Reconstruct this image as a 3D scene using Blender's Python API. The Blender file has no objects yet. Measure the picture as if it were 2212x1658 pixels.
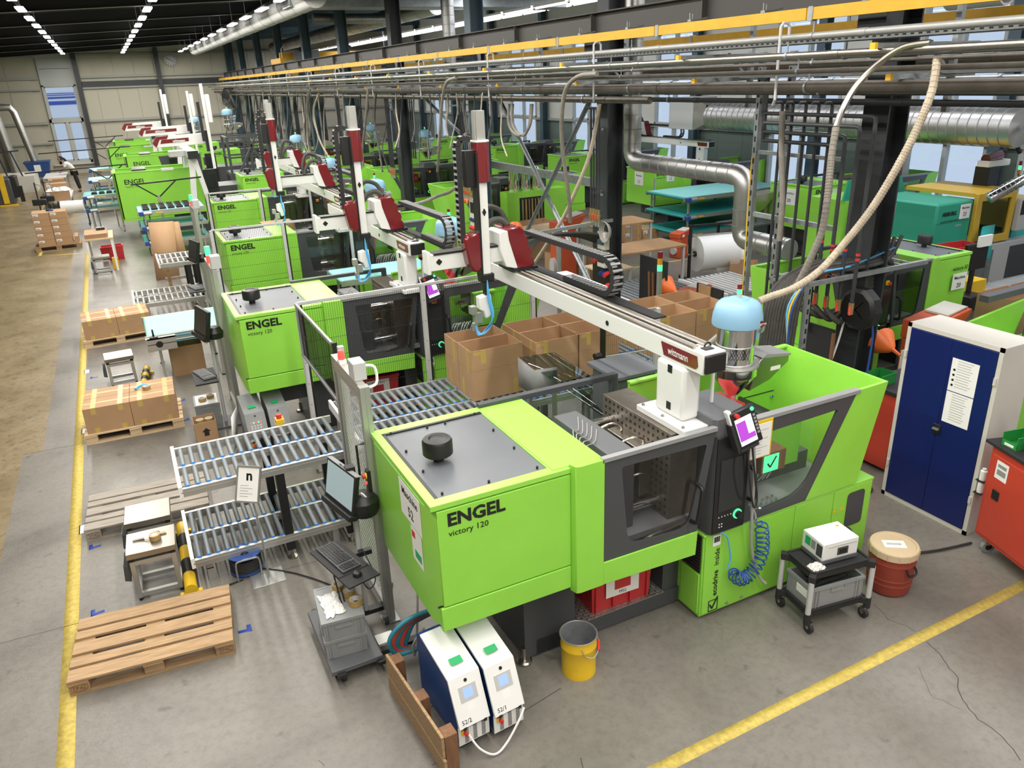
import bpy, math, random
from mathutils import Vector, Matrix
random.seed(7)
S = bpy.context.scene
COL = S.collection
# ------------------------------------------------------------------ camera
YAW, PITCH, ROLL = math.radians(25.876), math.radians(21.802), math.radians(-2.231)
CAMH, FPX = 4.25, 1656.5
_f = Vector((math.sin(YAW)*math.cos(PITCH), math.cos(YAW)*math.cos(PITCH), -math.sin(PITCH)))
_r = _f.cross(Vector((0,0,1))).normalized(); _u = _r.cross(_f)
_c, _s = math.cos(ROLL), math.sin(ROLL)
_r, _u = _c*_r+_s*_u, -_s*_r+_c*_u
CAM = Vector((0,0,CAMH))
cam = bpy.data.cameras.new('camera'); camo = bpy.data.objects.new('camera', cam); COL.objects.link(camo)
cam.sensor_width = 36; cam.lens = 36*FPX/2212; cam.clip_end = 300; cam.clip_start = .05
camo.matrix_world = Matrix(((_r.x,_u.x,-_f.x,0),(_r.y,_u.y,-_f.y,0),(_r.z,_u.z,-_f.z,CAMH),(0,0,0,1)))
S.camera = camo
# ------------------------------------------------------------------ world, light, exposure
S.view_settings.view_transform = 'Standard'; S.view_settings.look = 'None'
S.view_settings.gamma = 1; S.view_settings.use_curve_mapping = False
S.view_settings.exposure = 0.0
W = bpy.data.worlds.new('world'); S.world = W; W.use_nodes = True
bg = W.node_tree.nodes['Background']; bg.inputs[0].default_value = (.66,.77,1,1); bg.inputs[1].default_value = .95
def area(name, loc, sx, sy, power, color=(1,1,1), rot=(0,0,0)):
    l = bpy.data.lights.new(name, 'AREA'); l.shape = 'RECTANGLE'; l.size = sx; l.size_y = sy; l.energy = power; l.color = color
    o = bpy.data.objects.new(name, l); o.location = loc; o.rotation_euler = rot; COL.objects.link(o); o.visible_camera = False
    return o
LROWS = (-1.30, 1.50, 4.35)
for x in LROWS:                       # the light of the three lamp rows of the left bay
    for y0 in range(-6, 50, 8):
        area('lamp_row_light', (x, y0+4, 6.08), .25, 8, 250, (1,.96,.89))
for x in (9.6, 13.2):                 # the light of the fluorescent rows of the right bay
    for y0 in range(-6, 50, 8):
        area('tube_row_light', (x, y0+4, 6.3), .2, 8, 190, (.97,.97,1))

# ------------------------------------------------------------------ pixel -> world (photo taken as 2212x1658)
def ray(x, y): return (x-1106)/FPX*_r - (y-829)/FPX*_u + _f
def PZ(x, y, z=0): d = ray(x,y); return CAM + d*((z-CAMH)/d.z)
def PX(x, y, X): d = ray(x,y); return CAM + d*(X/d.x)
def PY(x, y, Y): d = ray(x,y); return CAM + d*(Y/d.y)

# ------------------------------------------------------------------ mesh helpers
class MB:
    """collects shapes; build() links them as ONE mesh object"""
    def __init__(s, off=None):
        s.v, s.f = [], []
        if off is None: s.o = Vector((0,0,0))
        else: s.o = Vector(off.location) if hasattr(off, 'location') else Vector(off)
        s.R = None
    def rz(s, a, c=(0,0,0)): s.R = (Matrix.Rotation(a,4,'Z'), Vector(c)); return s
    def add(s, vs, fs):
        n = len(s.v)
        for p in vs:
            p = Vector(p)
            if s.R: p = s.R[0] @ (p-s.R[1]) + s.R[1]
            s.v.append(p - s.o)
        s.f += [tuple(i+n for i in f) for f in fs]; return s
    def box(s, x0,y0,z0,x1,y1,z1):
        return s.add([(x0,y0,z0),(x1,y0,z0),(x1,y1,z0),(x0,y1,z0),(x0,y0,z1),(x1,y0,z1),(x1,y1,z1),(x0,y1,z1)],
                     [(0,3,2,1),(4,5,6,7),(0,1,5,4),(1,2,6,5),(2,3,7,6),(3,0,4,7)])
    def frame(s, p, q, up=(0,0,1)):
        p, q = Vector(p), Vector(q); t = (q-p).normalized(); up = Vector(up)
        if abs(t.dot(up)) > .99: up = Vector((0,1,0)) if abs(t.y) < .9 else Vector((1,0,0))
        a = t.cross(up).normalized(); return p, q, a, a.cross(t).normalized()
    def bar(s, p, q, w, h, up=(0,0,1)):
        p,q,a,b = s.frame(p,q,up); w/=2; h/=2
        vs = [e+a*i*w+b*j*h for e in (p,q) for i,j in ((-1,-1),(1,-1),(1,1),(-1,1))]
        return s.add(vs, [(3,2,1,0),(4,5,6,7),(0,1,5,4),(1,2,6,5),(2,3,7,6),(3,0,4,7)])
    def cyl(s, p, q, r, n=12, r2=None, cap=True):
        p,q,a,b = s.frame(p,q); r2 = r if r2 is None else r2
        vs = [e+(a*math.cos(2*math.pi*i/n)+b*math.sin(2*math.pi*i/n))*k for e,k in ((p,r),(q,r2)) for i in range(n)]
        fs = [(i,(i+1)%n,n+(i+1)%n,n+i) for i in range(n)]
        if cap: fs += [tuple(range(n-1,-1,-1)), tuple(range(n,2*n))]
        return s.add(vs, fs)
    def tube(s, pts, r, n=8, smooth=0, closed=False):
        P = [Vector(p) for p in pts]
        if smooth:
            Q = []; m = len(P)
            for i in range(m-1):
                a,b,c,d = P[max(i-1,0)],P[i],P[i+1],P[min(i+2,m-1)]
                for k in range(smooth):
                    t = k/smooth
                    Q.append(.5*((2*b)+(c-a)*t+(2*a-5*b+4*c-d)*t*t+(3*b-a-3*c+d)*t**3))
            P = Q+[P[-1]]
        m = len(P); vs = []; fs = []; ref = None
        for i in range(m):
            t = (P[min(i+1,m-1)]-P[max(i-1,0)])
            t = t.normalized() if t.length > 1e-9 else Vector((0,0,1))
            if ref is None:
                up = Vector((0,0,1)) if abs(t.z) < .9 else Vector((1,0,0)); a = t.cross(up).normalized()
            else:
                a = (ref - t*ref.dot(t)); a = a.normalized() if a.length > 1e-6 else t.orthogonal().normalized()
            ref = a; b = a.cross(t)
            rr = r[i] if isinstance(r,(list,tuple)) else r
            vs += [P[i]+(a*math.cos(2*math.pi*k/n)+b*math.sin(2*math.pi*k/n))*rr for k in range(n)]
        for i in range(m-1):
            fs += [(i*n+k,i*n+(k+1)%n,(i+1)*n+(k+1)%n,(i+1)*n+k) for k in range(n)]
        fs += [tuple(range(n)), tuple(range((m-1)*n+n-1,(m-1)*n-1,-1))]
        return s.add(vs, fs)
    def prism(s, pts, axis, lo, hi):
        n = len(pts)
        def P(p,h): return (h,p[0],p[1]) if axis=='x' else ((p[0],h,p[1]) if axis=='y' else (p[0],p[1],h))
        return s.add([P(p,lo) for p in pts]+[P(p,hi) for p in pts],
                     [tuple(range(n-1,-1,-1)), tuple(range(n,2*n))]+[(i,(i+1)%n,n+(i+1)%n,n+i) for i in range(n)])
    def lathe(s, c, prof, n=20, axis='z', cap=True):
        c = Vector(c); vs = []; fs = []; m = len(prof)
        for r,h in prof:
            for k in range(n):
                u,v = r*math.cos(2*math.pi*k/n), r*math.sin(2*math.pi*k/n)
                vs.append(c+(Vector((u,v,h)) if axis=='z' else (Vector((h,u,v)) if axis=='x' else Vector((u,h,v)))))
        for i in range(m-1):
            fs += [(i*n+k,i*n+(k+1)%n,(i+1)*n+(k+1)%n,(i+1)*n+k) for k in range(n)]
        if cap and prof[0][0] > 1e-5: fs.append(tuple(range(n-1,-1,-1)))
        if cap and prof[-1][0] > 1e-5: fs.append(tuple(range((m-1)*n,m*n)))
        return s.add(vs, fs)
    def poly(s, pts): return s.add(pts, [tuple(range(len(pts)))])
    def grid(s, pts, nu):              # rows of nu points -> surface
        m = len(pts)//nu
        return s.add(pts, [(j*nu+i,j*nu+i+1,(j+1)*nu+i+1,(j+1)*nu+i) for j in range(m-1) for i in range(nu-1)])
    def mesh(s, name, smooth=True):
        me = bpy.data.meshes.new(name); me.from_pydata([tuple(p) for p in s.v], [], s.f)
        if smooth:
            me.polygons.foreach_set('use_smooth', [True]*len(me.polygons)); me.set_sharp_from_angle(angle=.55)
        me.update(); return me
    def build(s, name, mat, parent=None, bevel=0, smooth=True, kind=None, solid=0):
        me = s.mesh(name, smooth); me.materials.append(M[mat] if isinstance(mat,str) else mat)
        o = bpy.data.objects.new(name, me); COL.objects.link(o)
        if parent is not None: o.parent = parent
        elif s.o.length > 0: o.location = s.o
        if solid:
            md = o.modifiers.new('thick','SOLIDIFY'); md.thickness = solid; md.offset = 0
        if bevel:
            md = o.modifiers.new('bevel','BEVEL'); md.width = bevel; md.segments = 2; md.limit_method = 'ANGLE'; md.angle_limit = .6
        if kind: o['kind'] = kind
        return o
def tag(o, label, cat, group=None, kind=None):
    if label: o['label'] = label
    if cat: o['category'] = cat
    if group: o['group'] = group
    if kind: o['kind'] = kind
    return o
def thing(name, label, cat, loc=(0,0,0), group=None, rz=0):
    o = bpy.data.objects.new(name, None); COL.objects.link(o); o.location = loc; o.rotation_euler.z = rz
    o.empty_display_size = .1
    return tag(o, label, cat, group)
def struct(o): o['kind'] = 'structure'; return o
def copy_tree(o, parent=None, loc=None, rz=None, label=None, group=None):
    c = o.copy(); COL.objects.link(c); c.parent = parent
    if loc is not None: c.location = loc
    if rz is not None: c.rotation_euler.z = rz
    if label: c['label'] = label
    if group: c['group'] = group
    for ch in KIDS.get(o.name, None) or ([] if KIDS else [k for k in bpy.data.objects if k.parent == o]):
        if ch.name.split('.')[0] not in SKIP: copy_tree(ch, c)
    return c
KIDS = {}; SKIP = {'number_sheet','instruction_sheet'}
def kids_index():
    KIDS.clear()
    for k in bpy.data.objects:
        if k.parent: KIDS.setdefault(k.parent.name, []).append(k)
_tc = {}
def text(s, size, mat, at, xd, ud, parent, off=None, name='lettering', bold=0.0, align='LEFT', depth=.0012, shear=0, spacing=1, sx=1):
    """flat lettering as a thin mesh; at = lower-left, xd / ud = reading and up direction"""
    key = (s,size,bold,align,depth,shear,spacing)
    if key not in _tc:
        c = bpy.data.curves.new('t','FONT'); c.body = s; c.size = size; c.offset = bold*size; c.align_x = align
        c.extrude = depth/2; c.shear = shear; c.space_character = spacing; c.resolution_u = 2
        o = bpy.data.objects.new('t', c); COL.objects.link(o)
        dg = bpy.context.evaluated_depsgraph_get(); dg.update()
        _tc[key] = bpy.data.meshes.new_from_object(o.evaluated_get(dg)); bpy.data.objects.remove(o)
    me = _tc[key].copy(); me.materials.clear(); me.materials.append(M[mat])
    xd = Vector(xd).normalized(); ud = Vector(ud); ud = (ud-xd*ud.dot(xd)).normalized(); n = xd.cross(ud)
    a = Vector(at) - (Vector(off.location) if off is not None else Vector((0,0,0)))
    o = bpy.data.objects.new(name, me); COL.objects.link(o); o.parent = parent
    me.transform(Matrix(((xd.x*sx,ud.x,n.x,a.x),(xd.y*sx,ud.y,n.y,a.y),(xd.z*sx,ud.z,n.z,a.z),(0,0,0,1))))
    return o

# ------------------------------------------------------------------ materials (all procedural)
M = {}
def mat(name, col, rough=.5, metal=0.0, noise=0.0, nscale=8, bump=0.0, bscale=60, emit=None, estr=0, col2=None, stretch=None, coat=0, spec=None):
    m = bpy.data.materials.new(name); m.use_nodes = True; nt = m.node_tree; b = nt.nodes['Principled BSDF']
    c = (*col,1)
    b.inputs['Base Color'].default_value = c; b.inputs['Roughness'].default_value = rough; b.inputs['Metallic'].default_value = metal
    if coat: b.inputs['Coat Weight'].default_value = coat; b.inputs['Coat Roughness'].default_value = .12
    if spec is not None: b.inputs['Specular IOR Level'].default_value = spec
    if noise or bump:
        tc = nt.nodes.new('ShaderNodeTexCoord'); vec = tc.outputs['Object']
        if stretch:
            mp = nt.nodes.new('ShaderNodeMapping'); mp.inputs['Scale'].default_value = stretch; nt.links.new(vec, mp.inputs[0]); vec = mp.outputs[0]
    if noise:
        nz = nt.nodes.new('ShaderNodeTexNoise'); nz.inputs['Scale'].default_value = nscale; nz.inputs['Detail'].default_value = 5; nz.inputs['Roughness'].default_value = .62
        nt.links.new(vec, nz.inputs['Vector'])
        rp = nt.nodes.new('ShaderNodeValToRGB'); d = col2 or tuple(max(0,k*(1-noise)) for k in col); u_ = tuple(min(1,k*(1+noise*.6)) for k in col)
        rp.color_ramp.elements[0].position = .32; rp.color_ramp.elements[1].position = .68
        rp.color_ramp.elements[0].color = (*d,1); rp.color_ramp.elements[1].color = (*u_,1)
        nt.links.new(nz.outputs['Fac'], rp.inputs[0]); nt.links.new(rp.outputs[0], b.inputs['Base Color'])
    if bump:
        n2 = nt.nodes.new('ShaderNodeTexNoise'); n2.inputs['Scale'].default_value = bscale; nt.links.new(vec, n2.inputs['Vector'])
        bp = nt.nodes.new('ShaderNodeBump'); bp.inputs['Strength'].default_value = bump; bp.inputs['Distance'].default_value = .01
        nt.links.new(n2.outputs['Fac'], bp.inputs['Height']); nt.links.new(bp.outputs[0], b.inputs['Normal'])
    if emit: b.inputs['Emission Color'].default_value = (*emit,1); b.inputs['Emission Strength'].default_value = estr
    M[name] = m; return m
def glass(name, tint, refl=.35, rough=.03):
    m = bpy.data.materials.new(name); m.use_nodes = True; nt = m.node_tree; nt.nodes.clear()
    o = nt.nodes.new('ShaderNodeOutputMaterial'); t = nt.nodes.new('ShaderNodeBsdfTransparent'); g = nt.nodes.new('ShaderNodeBsdfGlossy')
    mx = nt.nodes.new('ShaderNodeMixShader'); fc = nt.nodes.new('ShaderNodeLayerWeight'); fc.inputs[0].default_value = .5
    pw = nt.nodes.new('ShaderNodeMath'); pw.operation = 'POWER'; pw.inputs[1].default_value = 4; nt.links.new(fc.outputs['Facing'], pw.inputs[0])
    lw = nt.nodes.new('ShaderNodeMath'); lw.operation = 'MULTIPLY_ADD'; lw.inputs[1].default_value = refl; lw.inputs[2].default_value = .035; nt.links.new(pw.outputs[0], lw.inputs[0])
    t.inputs[0].default_value = (*tint,1); g.inputs['Roughness'].default_value = rough
    nt.links.new(lw.outputs[0], mx.inputs[0]); nt.links.new(t.outputs[0], mx.inputs[1]); nt.links.new(g.outputs[0], mx.inputs[2]); nt.links.new(mx.outputs[0], o.inputs[0])
    M[name] = m; return m
mat('green', (.285,.675,.070), .33, noise=.05, nscale=2)
mat('green_top', (.30,.69,.085), .30)
mat('anthracite', (.060,.064,.070), .42)
mat('darkgrey', (.105,.11,.12), .45)
mat('plategrey', (.125,.135,.150), .38, noise=.06, nscale=3)
mat('black', (.012,.012,.013), .4)
mat('blackmatt', (.018,.018,.019), .7)
mat('rubber', (.022,.022,.022), .75, noise=.2)
mat('hose_dark', (.055,.052,.048), .65, noise=.25, nscale=12)
mat('hose_tan', (.44,.37,.28), .6, noise=.2, nscale=14)
mat('hose_grey', (.22,.20,.17), .6, noise=.2, nscale=10)
mat('white', (.80,.80,.79), .4)
mat('robotwhite', (.78,.78,.77), .32)
mat('papers', (.82,.82,.80), .7)
mat('lightgrey', (.50,.50,.50), .5)
mat('beigegrey', (.58,.56,.51), .5)
mat('grey', (.27,.275,.28), .5)
mat('alu', (.50,.50,.48), .42, .75)
mat('galv', (.36,.385,.395), .45, .7, noise=.18, nscale=9)
mat('duct', (.46,.46,.45), .38, .9, noise=.08, nscale=5)
mat('steel', (.45,.42,.37), .30, 1.0, noise=.08, nscale=4)
mat('chrome', (.75,.75,.75), .1, 1.0)
mat('platen', (.22,.19,.155), .4, .55, noise=.2, nscale=10)
mat('brass', (.50,.36,.16), .4, .8)
mat('card', (.42,.255,.135), .75, noise=.07, nscale=3)
mat('card_in', (.50,.315,.175), .8, noise=.05, nscale=3)
mat('tape', (.50,.355,.10), .35)
mat('taperoll', (.40,.26,.09), .4)
mat('wood', (.38,.245,.13), .75, noise=.35, nscale=7, stretch=(.6,9,9), bump=.25, bscale=25)
mat('wood_x', (.43,.28,.15), .75, noise=.32, nscale=7, stretch=(.6,9,9), bump=.25, bscale=25)
mat('wood_grey', (.36,.32,.27), .8, noise=.35, nscale=7, stretch=(.6,9,9), bump=.25, bscale=25)
mat('wood_new', (.66,.49,.30), .7, noise=.15, nscale=6, stretch=(.6,9,9))
mat('wood_brown', (.21,.10,.048), .7, noise=.25, nscale=7, stretch=(5,5,.8))
mat('worktop', (.42,.245,.115), .55, noise=.2, nscale=8, stretch=(1,4,4))
mat('yellow', (.78,.50,.02), .45, noise=.08, nscale=6)
mat('railyellow', (.72,.40,.022), .5, noise=.1, nscale=5)
mat('paintyellow', (.66,.50,.10), .65, noise=.14, nscale=22, col2=(.42,.32,.09))
mat('red', (.60,.035,.03), .4)
mat('robotred', (.165,.009,.014), .22, coat=.5)
mat('cartred', (.52,.055,.030), .4)
mat('drumred', (.26,.040,.024), .45, noise=.1, nscale=4)
mat('totered', (.52,.030,.035), .45, noise=.08)
mat('cream', (.60,.46,.30), .55)
mat('blue', (.012,.035,.17), .4)
mat('cabblue', (.004,.012,.105), .35)
mat('tempblue', (.010,.055,.20), .4)
mat('hosered', (.50,.06,.045), .5)
mat('hoseteal', (.02,.19,.26), .5)
mat('airblue', (.02,.07,.30), .35)
mat('bucketin', (.30,.31,.33), .35, .3, noise=.3, nscale=6)
mat('pipesteel', (.34,.32,.29), .32, .9)
mat('pipegrey', (.33,.33,.32), .45, .3)
mat('lightblue', (.10,.42,.80), .4)
mat('hopperblue', (.25,.46,.64), .4)
mat('scalesteel', (.34,.315,.27), .33, .9, noise=.1, nscale=4)
mat('rollblue', (.02,.20,.60), .4)
mat('rollgrey', (.17,.19,.205), .42, 0)
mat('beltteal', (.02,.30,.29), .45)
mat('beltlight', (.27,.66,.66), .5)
mat('beltmint', (.26,.60,.48), .5)
mat('tealgreen', (.03,.34,.22), .45)
mat('arbyellow', (.62,.40,.045), .45)
mat('teal', (.03,.42,.40), .45)
mat('orange', (.80,.16,.03), .4)
mat('redorange', (.55,.085,.03), .45)
mat('signgreen', (.02,.40,.14), .5)
mat('bingreen', (.02,.26,.05), .45)
mat('bluetape', (.02,.06,.34), .6)
mat('steelblue', (.055,.095,.125), .5)
mat('columnblack', (.030,.034,.038), .5, noise=.15)
mat('beambrown', (.060,.055,.052), .55)
mat('pipebrown', (.105,.090,.075), .5, noise=.25, nscale=7)
mat('pipeblack', (.028,.030,.034), .5)
mat('cablegrey', (.36,.35,.33), .6)
mat('wallpanel', (.44,.415,.335), .6)
mat('wallwhite', (.62,.62,.58), .6)
mat('wallgreen', (.13,.17,.155), .6)
mat('roofdark', (.020,.020,.021), .8)
mat('girt', (.30,.31,.29), .5)
mat('doorgrey', (.42,.44,.43), .5)
mat('plasticgrey', (.26,.27,.275), .5, noise=.06)
mat('stripe', (.012,.012,.012), .5)
mat('film', (.75,.75,.72), .25)
mat('skin', (.35,.2,.13), .5)
mat('cloth_black', (.012,.012,.014), .8)
mat('cloth_white', (.72,.71,.68), .8)
mat('screen_off', (.025,.028,.03), .12)
mat('screen_pale', (.20,.26,.27), .3, emit=(.50,.66,.70), estr=.35)
mat('screen_purple', (.3,.05,.4), .3, emit=(.38,.05,.55), estr=.7)
mat('screen_white', (.6,.6,.65), .3, emit=(.8,.85,.95), estr=.7)
mat('screen_blue', (.2,.3,.6), .3, emit=(.35,.5,.95), estr=.7)
mat('led_green', (.05,.6,.25), .4, emit=(.1,.9,.35), estr=1.2)
mat('led_red', (.6,.05,.05), .4, emit=(1,.08,.05), estr=1.2)
mat('led_amber', (.6,.25,.02), .4)
mat('lamp', (1,1,1), .5, emit=(1,.97,.92), estr=9)
mat('tubelamp', (1,1,1), .5, emit=(.97,.95,1), estr=7)
mat('daylight', (.75,.83,1), .6, emit=(.66,.78,1.0), estr=.92)
glass('glass_dark', (.74,.74,.75))
glass('glass_clear', (.93,.955,.945))
glass('glass_tint', (.62,.68,.64))
glass('filmglass', (.80,.76,.70), rough=.15)
# ================================================================== the setting
def floor_material():
    m = bpy.data.materials.new('concrete'); m.use_nodes = True; nt = m.node_tree; b = nt.nodes['Principled BSDF']
    N = nt.nodes.new; L = nt.links.new
    tc = N('ShaderNodeTexCoord'); v = tc.outputs['Object']
    def noise(sc, det=6, rough=.6, dist=0):
        n = N('ShaderNodeTexNoise'); n.inputs['Scale'].default_value = sc; n.inputs['Detail'].default_value = det
        n.inputs['Roughness'].default_value = rough; n.inputs['Distortion'].default_value = dist; L(v, n.inputs['Vector']); return n.outputs['Fac']
    def ramp(f, stops):
        r = N('ShaderNodeValToRGB'); e = r.color_ramp.elements
        while len(e) < len(stops): e.new(.5)
        for k,(p,c) in enumerate(stops): e[k].position = p; e[k].color = (*c,1)
        L(f, r.inputs[0]); return r.outputs[0]
    def mix(f, a, c, mode='MIX'):
        x = N('ShaderNodeMix'); x.data_type = 'RGBA'; x.blend_type = mode
        if isinstance(f,float): x.inputs[0].default_value = f
        else: L(f, x.inputs[0])
        L(a, x.inputs[6]); L(c, x.inputs[7]); return x.outputs[2]
    base = ramp(noise(.55,7,.62,.6), [(.30,(.120,.110,.094)),(.48,(.190,.174,.152)),(.72,(.245,.228,.200))])
    fine = ramp(noise(16,6,.7), [(.30,(.72,.72,.72)),(.55,(1,1,1)),(.75,(1.0,1.0,1.0))])
    grey = mix(.75, base, fine, 'MULTIPLY')
    spots = ramp(noise(5.5,3,.5,.3), [(.26,(.55,.54,.52)),(.34,(1,1,1)),(1,(1,1,1))])
    grey = mix(.8, grey, spots, 'MULTIPLY')
    # hairline crazing of the slab
    vo = N('ShaderNodeTexVoronoi'); vo.feature = 'DISTANCE_TO_EDGE'; vo.inputs['Scale'].default_value = 3.2
    wz = N('ShaderNodeTexNoise'); wz.inputs['Scale'].default_value = 2.5; wz.inputs['Detail'].default_value = 4; L(v, wz.inputs['Vector'])
    ad = N('ShaderNodeMix'); ad.data_type = 'RGBA'; ad.blend_type = 'ADD'; ad.inputs[0].default_value = .6; L(v, ad.inputs[6]); L(wz.outputs['Color'], ad.inputs[7])
    L(ad.outputs[2], vo.inputs['Vector'])
    crack = ramp(vo.outputs['Distance'], [(.0,(.70,.69,.67)),(.007,(1,1,1)),(1,(1,1,1))])
    msk = ramp(noise(.8,3), [(.52,(0,0,0)),(.60,(1,1,1))])
    one = N('ShaderNodeRGB'); one.outputs[0].default_value = (1,1,1,1)
    grey = mix(.7, grey, mix(msk, one.outputs[0], crack), 'MULTIPLY')
    # the worn beige lane left of the grey strip
    beige = ramp(noise(1.1,7,.65,.5), [(.28,(.16,.118,.062)),(.5,(.24,.185,.102)),(.75,(.30,.24,.14))])
    beige = mix(.9, beige, ramp(noise(9,8,.8,.4), [(.36,(.50,.46,.40)),(.50,(1,1,1)),(1,(1,1,1))]), 'MULTIPLY')
    sx = N('ShaderNodeSeparateXYZ'); L(v, sx.inputs[0])
    def math_(op, a, c):
        q = N('ShaderNodeMath'); q.operation = op
        for i,k in enumerate((a,c)):
            if isinstance(k,(int,float)): q.inputs[i].default_value = k
            else: L(k, q.inputs[i])
        return q.outputs[0]
    step = math_('GREATER_THAN', sx.outputs['Y'], 10.68)                 # the lane edge jumps at the slab joint
    edge = math_('ADD', math_('MULTIPLY', step, .22), -1.785)
    xx = math_('ADD', sx.outputs['X'], math_('MULTIPLY', math_('SUBTRACT', noise(14,4), .5), .05))
    inl = math_('LESS_THAN', xx, edge)
    col = mix(inl, grey, beige)
    L(col, b.inputs['Base Color'])
    rr = ramp(noise(1.3,5), [(.3,(.30,.30,.30)),(.7,(.46,.46,.46))]); L(rr, b.inputs['Roughness'])
    bp = N('ShaderNodeBump'); bp.inputs['Strength'].default_value = .12; bp.inputs['Distance'].default_value = .01; L(noise(40,5), bp.inputs['Height']); L(bp.outputs[0], b.inputs['Normal'])
    M['concrete'] = m
floor_material()
WY, WXR = 52.0, 17.0        # far wall, right wall
floor = struct(MB().box(-14,-5,-.2,WXR+.2,WY+.2,0).build('floor','concrete',smooth=False))
mat('joint', (.06,.055,.05), .9)
def strip(pts, w):          # a thin polyline on the floor
    mb = MB()
    for a,b_ in zip(pts[:-1], pts[1:]):
        a, b_ = Vector((a[0],a[1],.0006)), Vector((b_[0],b_[1],.0006)); n = (b_-a).cross(Vector((0,0,1))).normalized()*w/2
        mb.poly([a-n,b_-n,b_+n,a+n])
    return mb
for k,(x0,y0,x1,y1) in enumerate(((-1.79,6.62,1.25,6.45),(-1.8,10.70,-.9,10.67),(-1.5,15.9,.1,15.8),(1.1,3.72,2.2,3.9),(1.6,2.2,2.0,3.3))):
    strip([(x0+(x1-x0)*t/6, y0+(y1-y0)*t/6+random.uniform(-.006,.006)) for t in range(7)], .007).build('joint','joint',floor)
def crackline(px_, w=.006):
    P = [PZ(x,y) for x,y in px_]; Q = []
    for a,b_ in zip(P[:-1],P[1:]):
        for k in range(3):
            t = k/3; p = a.lerp(b_,t); Q.append((p.x+random.uniform(-.008,.008), p.y+random.uniform(-.008,.008)))
    strip(Q, w).build('crack','joint',floor)
crackline([(1890,1305),(1920,1338),(1960,1353),(1988,1368)],.005)
crackline([(2000,1385),(2033,1415),(2052,1445),(2070,1465),(2068,1490),(2085,1520),(2112,1553),(2155,1582),(2188,1615),(2210,1652)],.007)
crackline([(1985,1440),(2010,1500),(2050,1520),(2085,1535)],.003)
crackline([(690,1640),(708,1655)],.004)
def line(x0,y0,x1,y1,w,label):
    o = strip([(x0,y0),(x1,y1)], w).build('floor_line','paintyellow'); tag(o,label,'floor marking')
    o.modifiers.new('t','SOLIDIFY').thickness = -.0012; return o
line(-1.105,3.2,-1.225,25.1,.115,'long yellow floor line between the aisle and the pallets')
line(1.6,2.965,7.0,3.02,.095,'yellow floor line in front of the machine and the red cart')
line(-1.2,25.1,-2.45,25.45,.08,'short yellow floor line beside the stacked carton pallet')
line(-2.45,25.45,-2.45,33,.09,'yellow floor line running past the carton stack towards the forklift')
line(-2.98,33.5,-3.05,47.6,.09,'yellow floor line beside the pallet truck and the blue bin')
# blue tape corner marks that show where pallets go
for k,(x,y,a) in enumerate(((192,1188,0),(545,1362,1),(196,1332,0),(195,818,0),(187,950,0),(410,907,1),(401,865,1),(460,1045,1))):
    p = PZ(x,y); mb = MB(p); c = -1 if a else 1
    mb.poly([p+Vector((0,0,.001)),p+Vector((.11*c,.02,.001)),p+Vector((.11*c,.055,.001)),p+Vector((.035*c,.045,.001)),p+Vector((.035*c,.10,.001)),p+Vector((0,.10,.001))])
    tag(mb.build('tape_mark','bluetape',solid=.001), 'blue tape corner mark stuck on the concrete floor','tape mark','blue tape corner marks')
# ---------------------------------------------------------------- ceiling
def roofz(x): return 6.78+.052*x
ceil = struct(MB().prism([(-14,roofz(-14)),(WXR,roofz(WXR)),(WXR,roofz(WXR)+.15),(-14,roofz(-14)+.15)],'y',-5,WY).build('ceiling','roofdark'))
for k in range(int((WY+5)/1.25)):                      # trapezoid ribs across the roof sheet
    y = -4.5+k*1.25
    MB().prism([(-14,roofz(-14)-.16),(WXR,roofz(WXR)-.16),(WXR,roofz(WXR)),(-14,roofz(-14))],'y',y,y+.06).build('purlin','blackmatt',ceil)
mat('flange',(.16,.155,.14),.5)
for k in range(10):
    y = 5.6+4.97*k
    rf = MB().prism([(-14,roofz(-14)-.42),(7,roofz(7)-.42),(7,roofz(7)),(-14,roofz(-14))],'y',y-.006,y+.006).build('rafter','roofdark',ceil)
    MB().prism([(-14,roofz(-14)-.435),(7,roofz(7)-.435),(7,roofz(7)-.42),(-14,roofz(-14)-.42)],'y',y-.09,y+.09).build('flange','flange',rf)
    rf = MB().prism([(7,6.72),(WXR,7.2),(WXR,7.6),(7,7.1)],'y',y-.07,y+.07).build('rafter','steelblue',ceil)
# ---------------------------------------------------------------- far wall
wall = struct(MB().box(-14,WY+.06,0,-2.80,WY+.2,roofz(WXR)).box(-1.12,WY+.06,0,WXR,WY+.2,roofz(WXR)).box(-2.80,WY+.09,0,-1.12,WY+.2,.55).box(-2.80,WY+.09,4.74,-1.12,WY+.2,roofz(WXR)).build('wall_far','wallpanel'))
WX0, WX1 = -2.80, -1.12
x = -13.9
while x < WXR-1:
    x1 = x+1.06
    if not (x1 > WX0+.1 and x < WX1-.1):
        MB().box(x+.006,WY,.0,x1-.006,WY+.06,roofz(x)).build('panel','wallpanel',wall)
    x = x1
MB().box(WX0-.35,WY+.005,0,WX1+.4,WY+.055,.55).build('panel','wallpanel',wall)
for z,h,m_ in ((6.22,.10,'girt'),(5.10,.12,'girt'),(4.72,.30,'columnblack'),(4.52,.08,'girt'),(2.78,.13,'girt'),(1.7,.08,'girt')):
    g = MB()
    for a,b_ in ((-14,WX0-.08),(WX1+.08,WXR)):
        if m_=='columnblack' and a<-3: continue
        g.box(a if m_!='columnblack' else -.8,WY-.14,z-h/2,b_,WY,z+h/2)
    struct(g.build('trim_1', m_))
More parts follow.
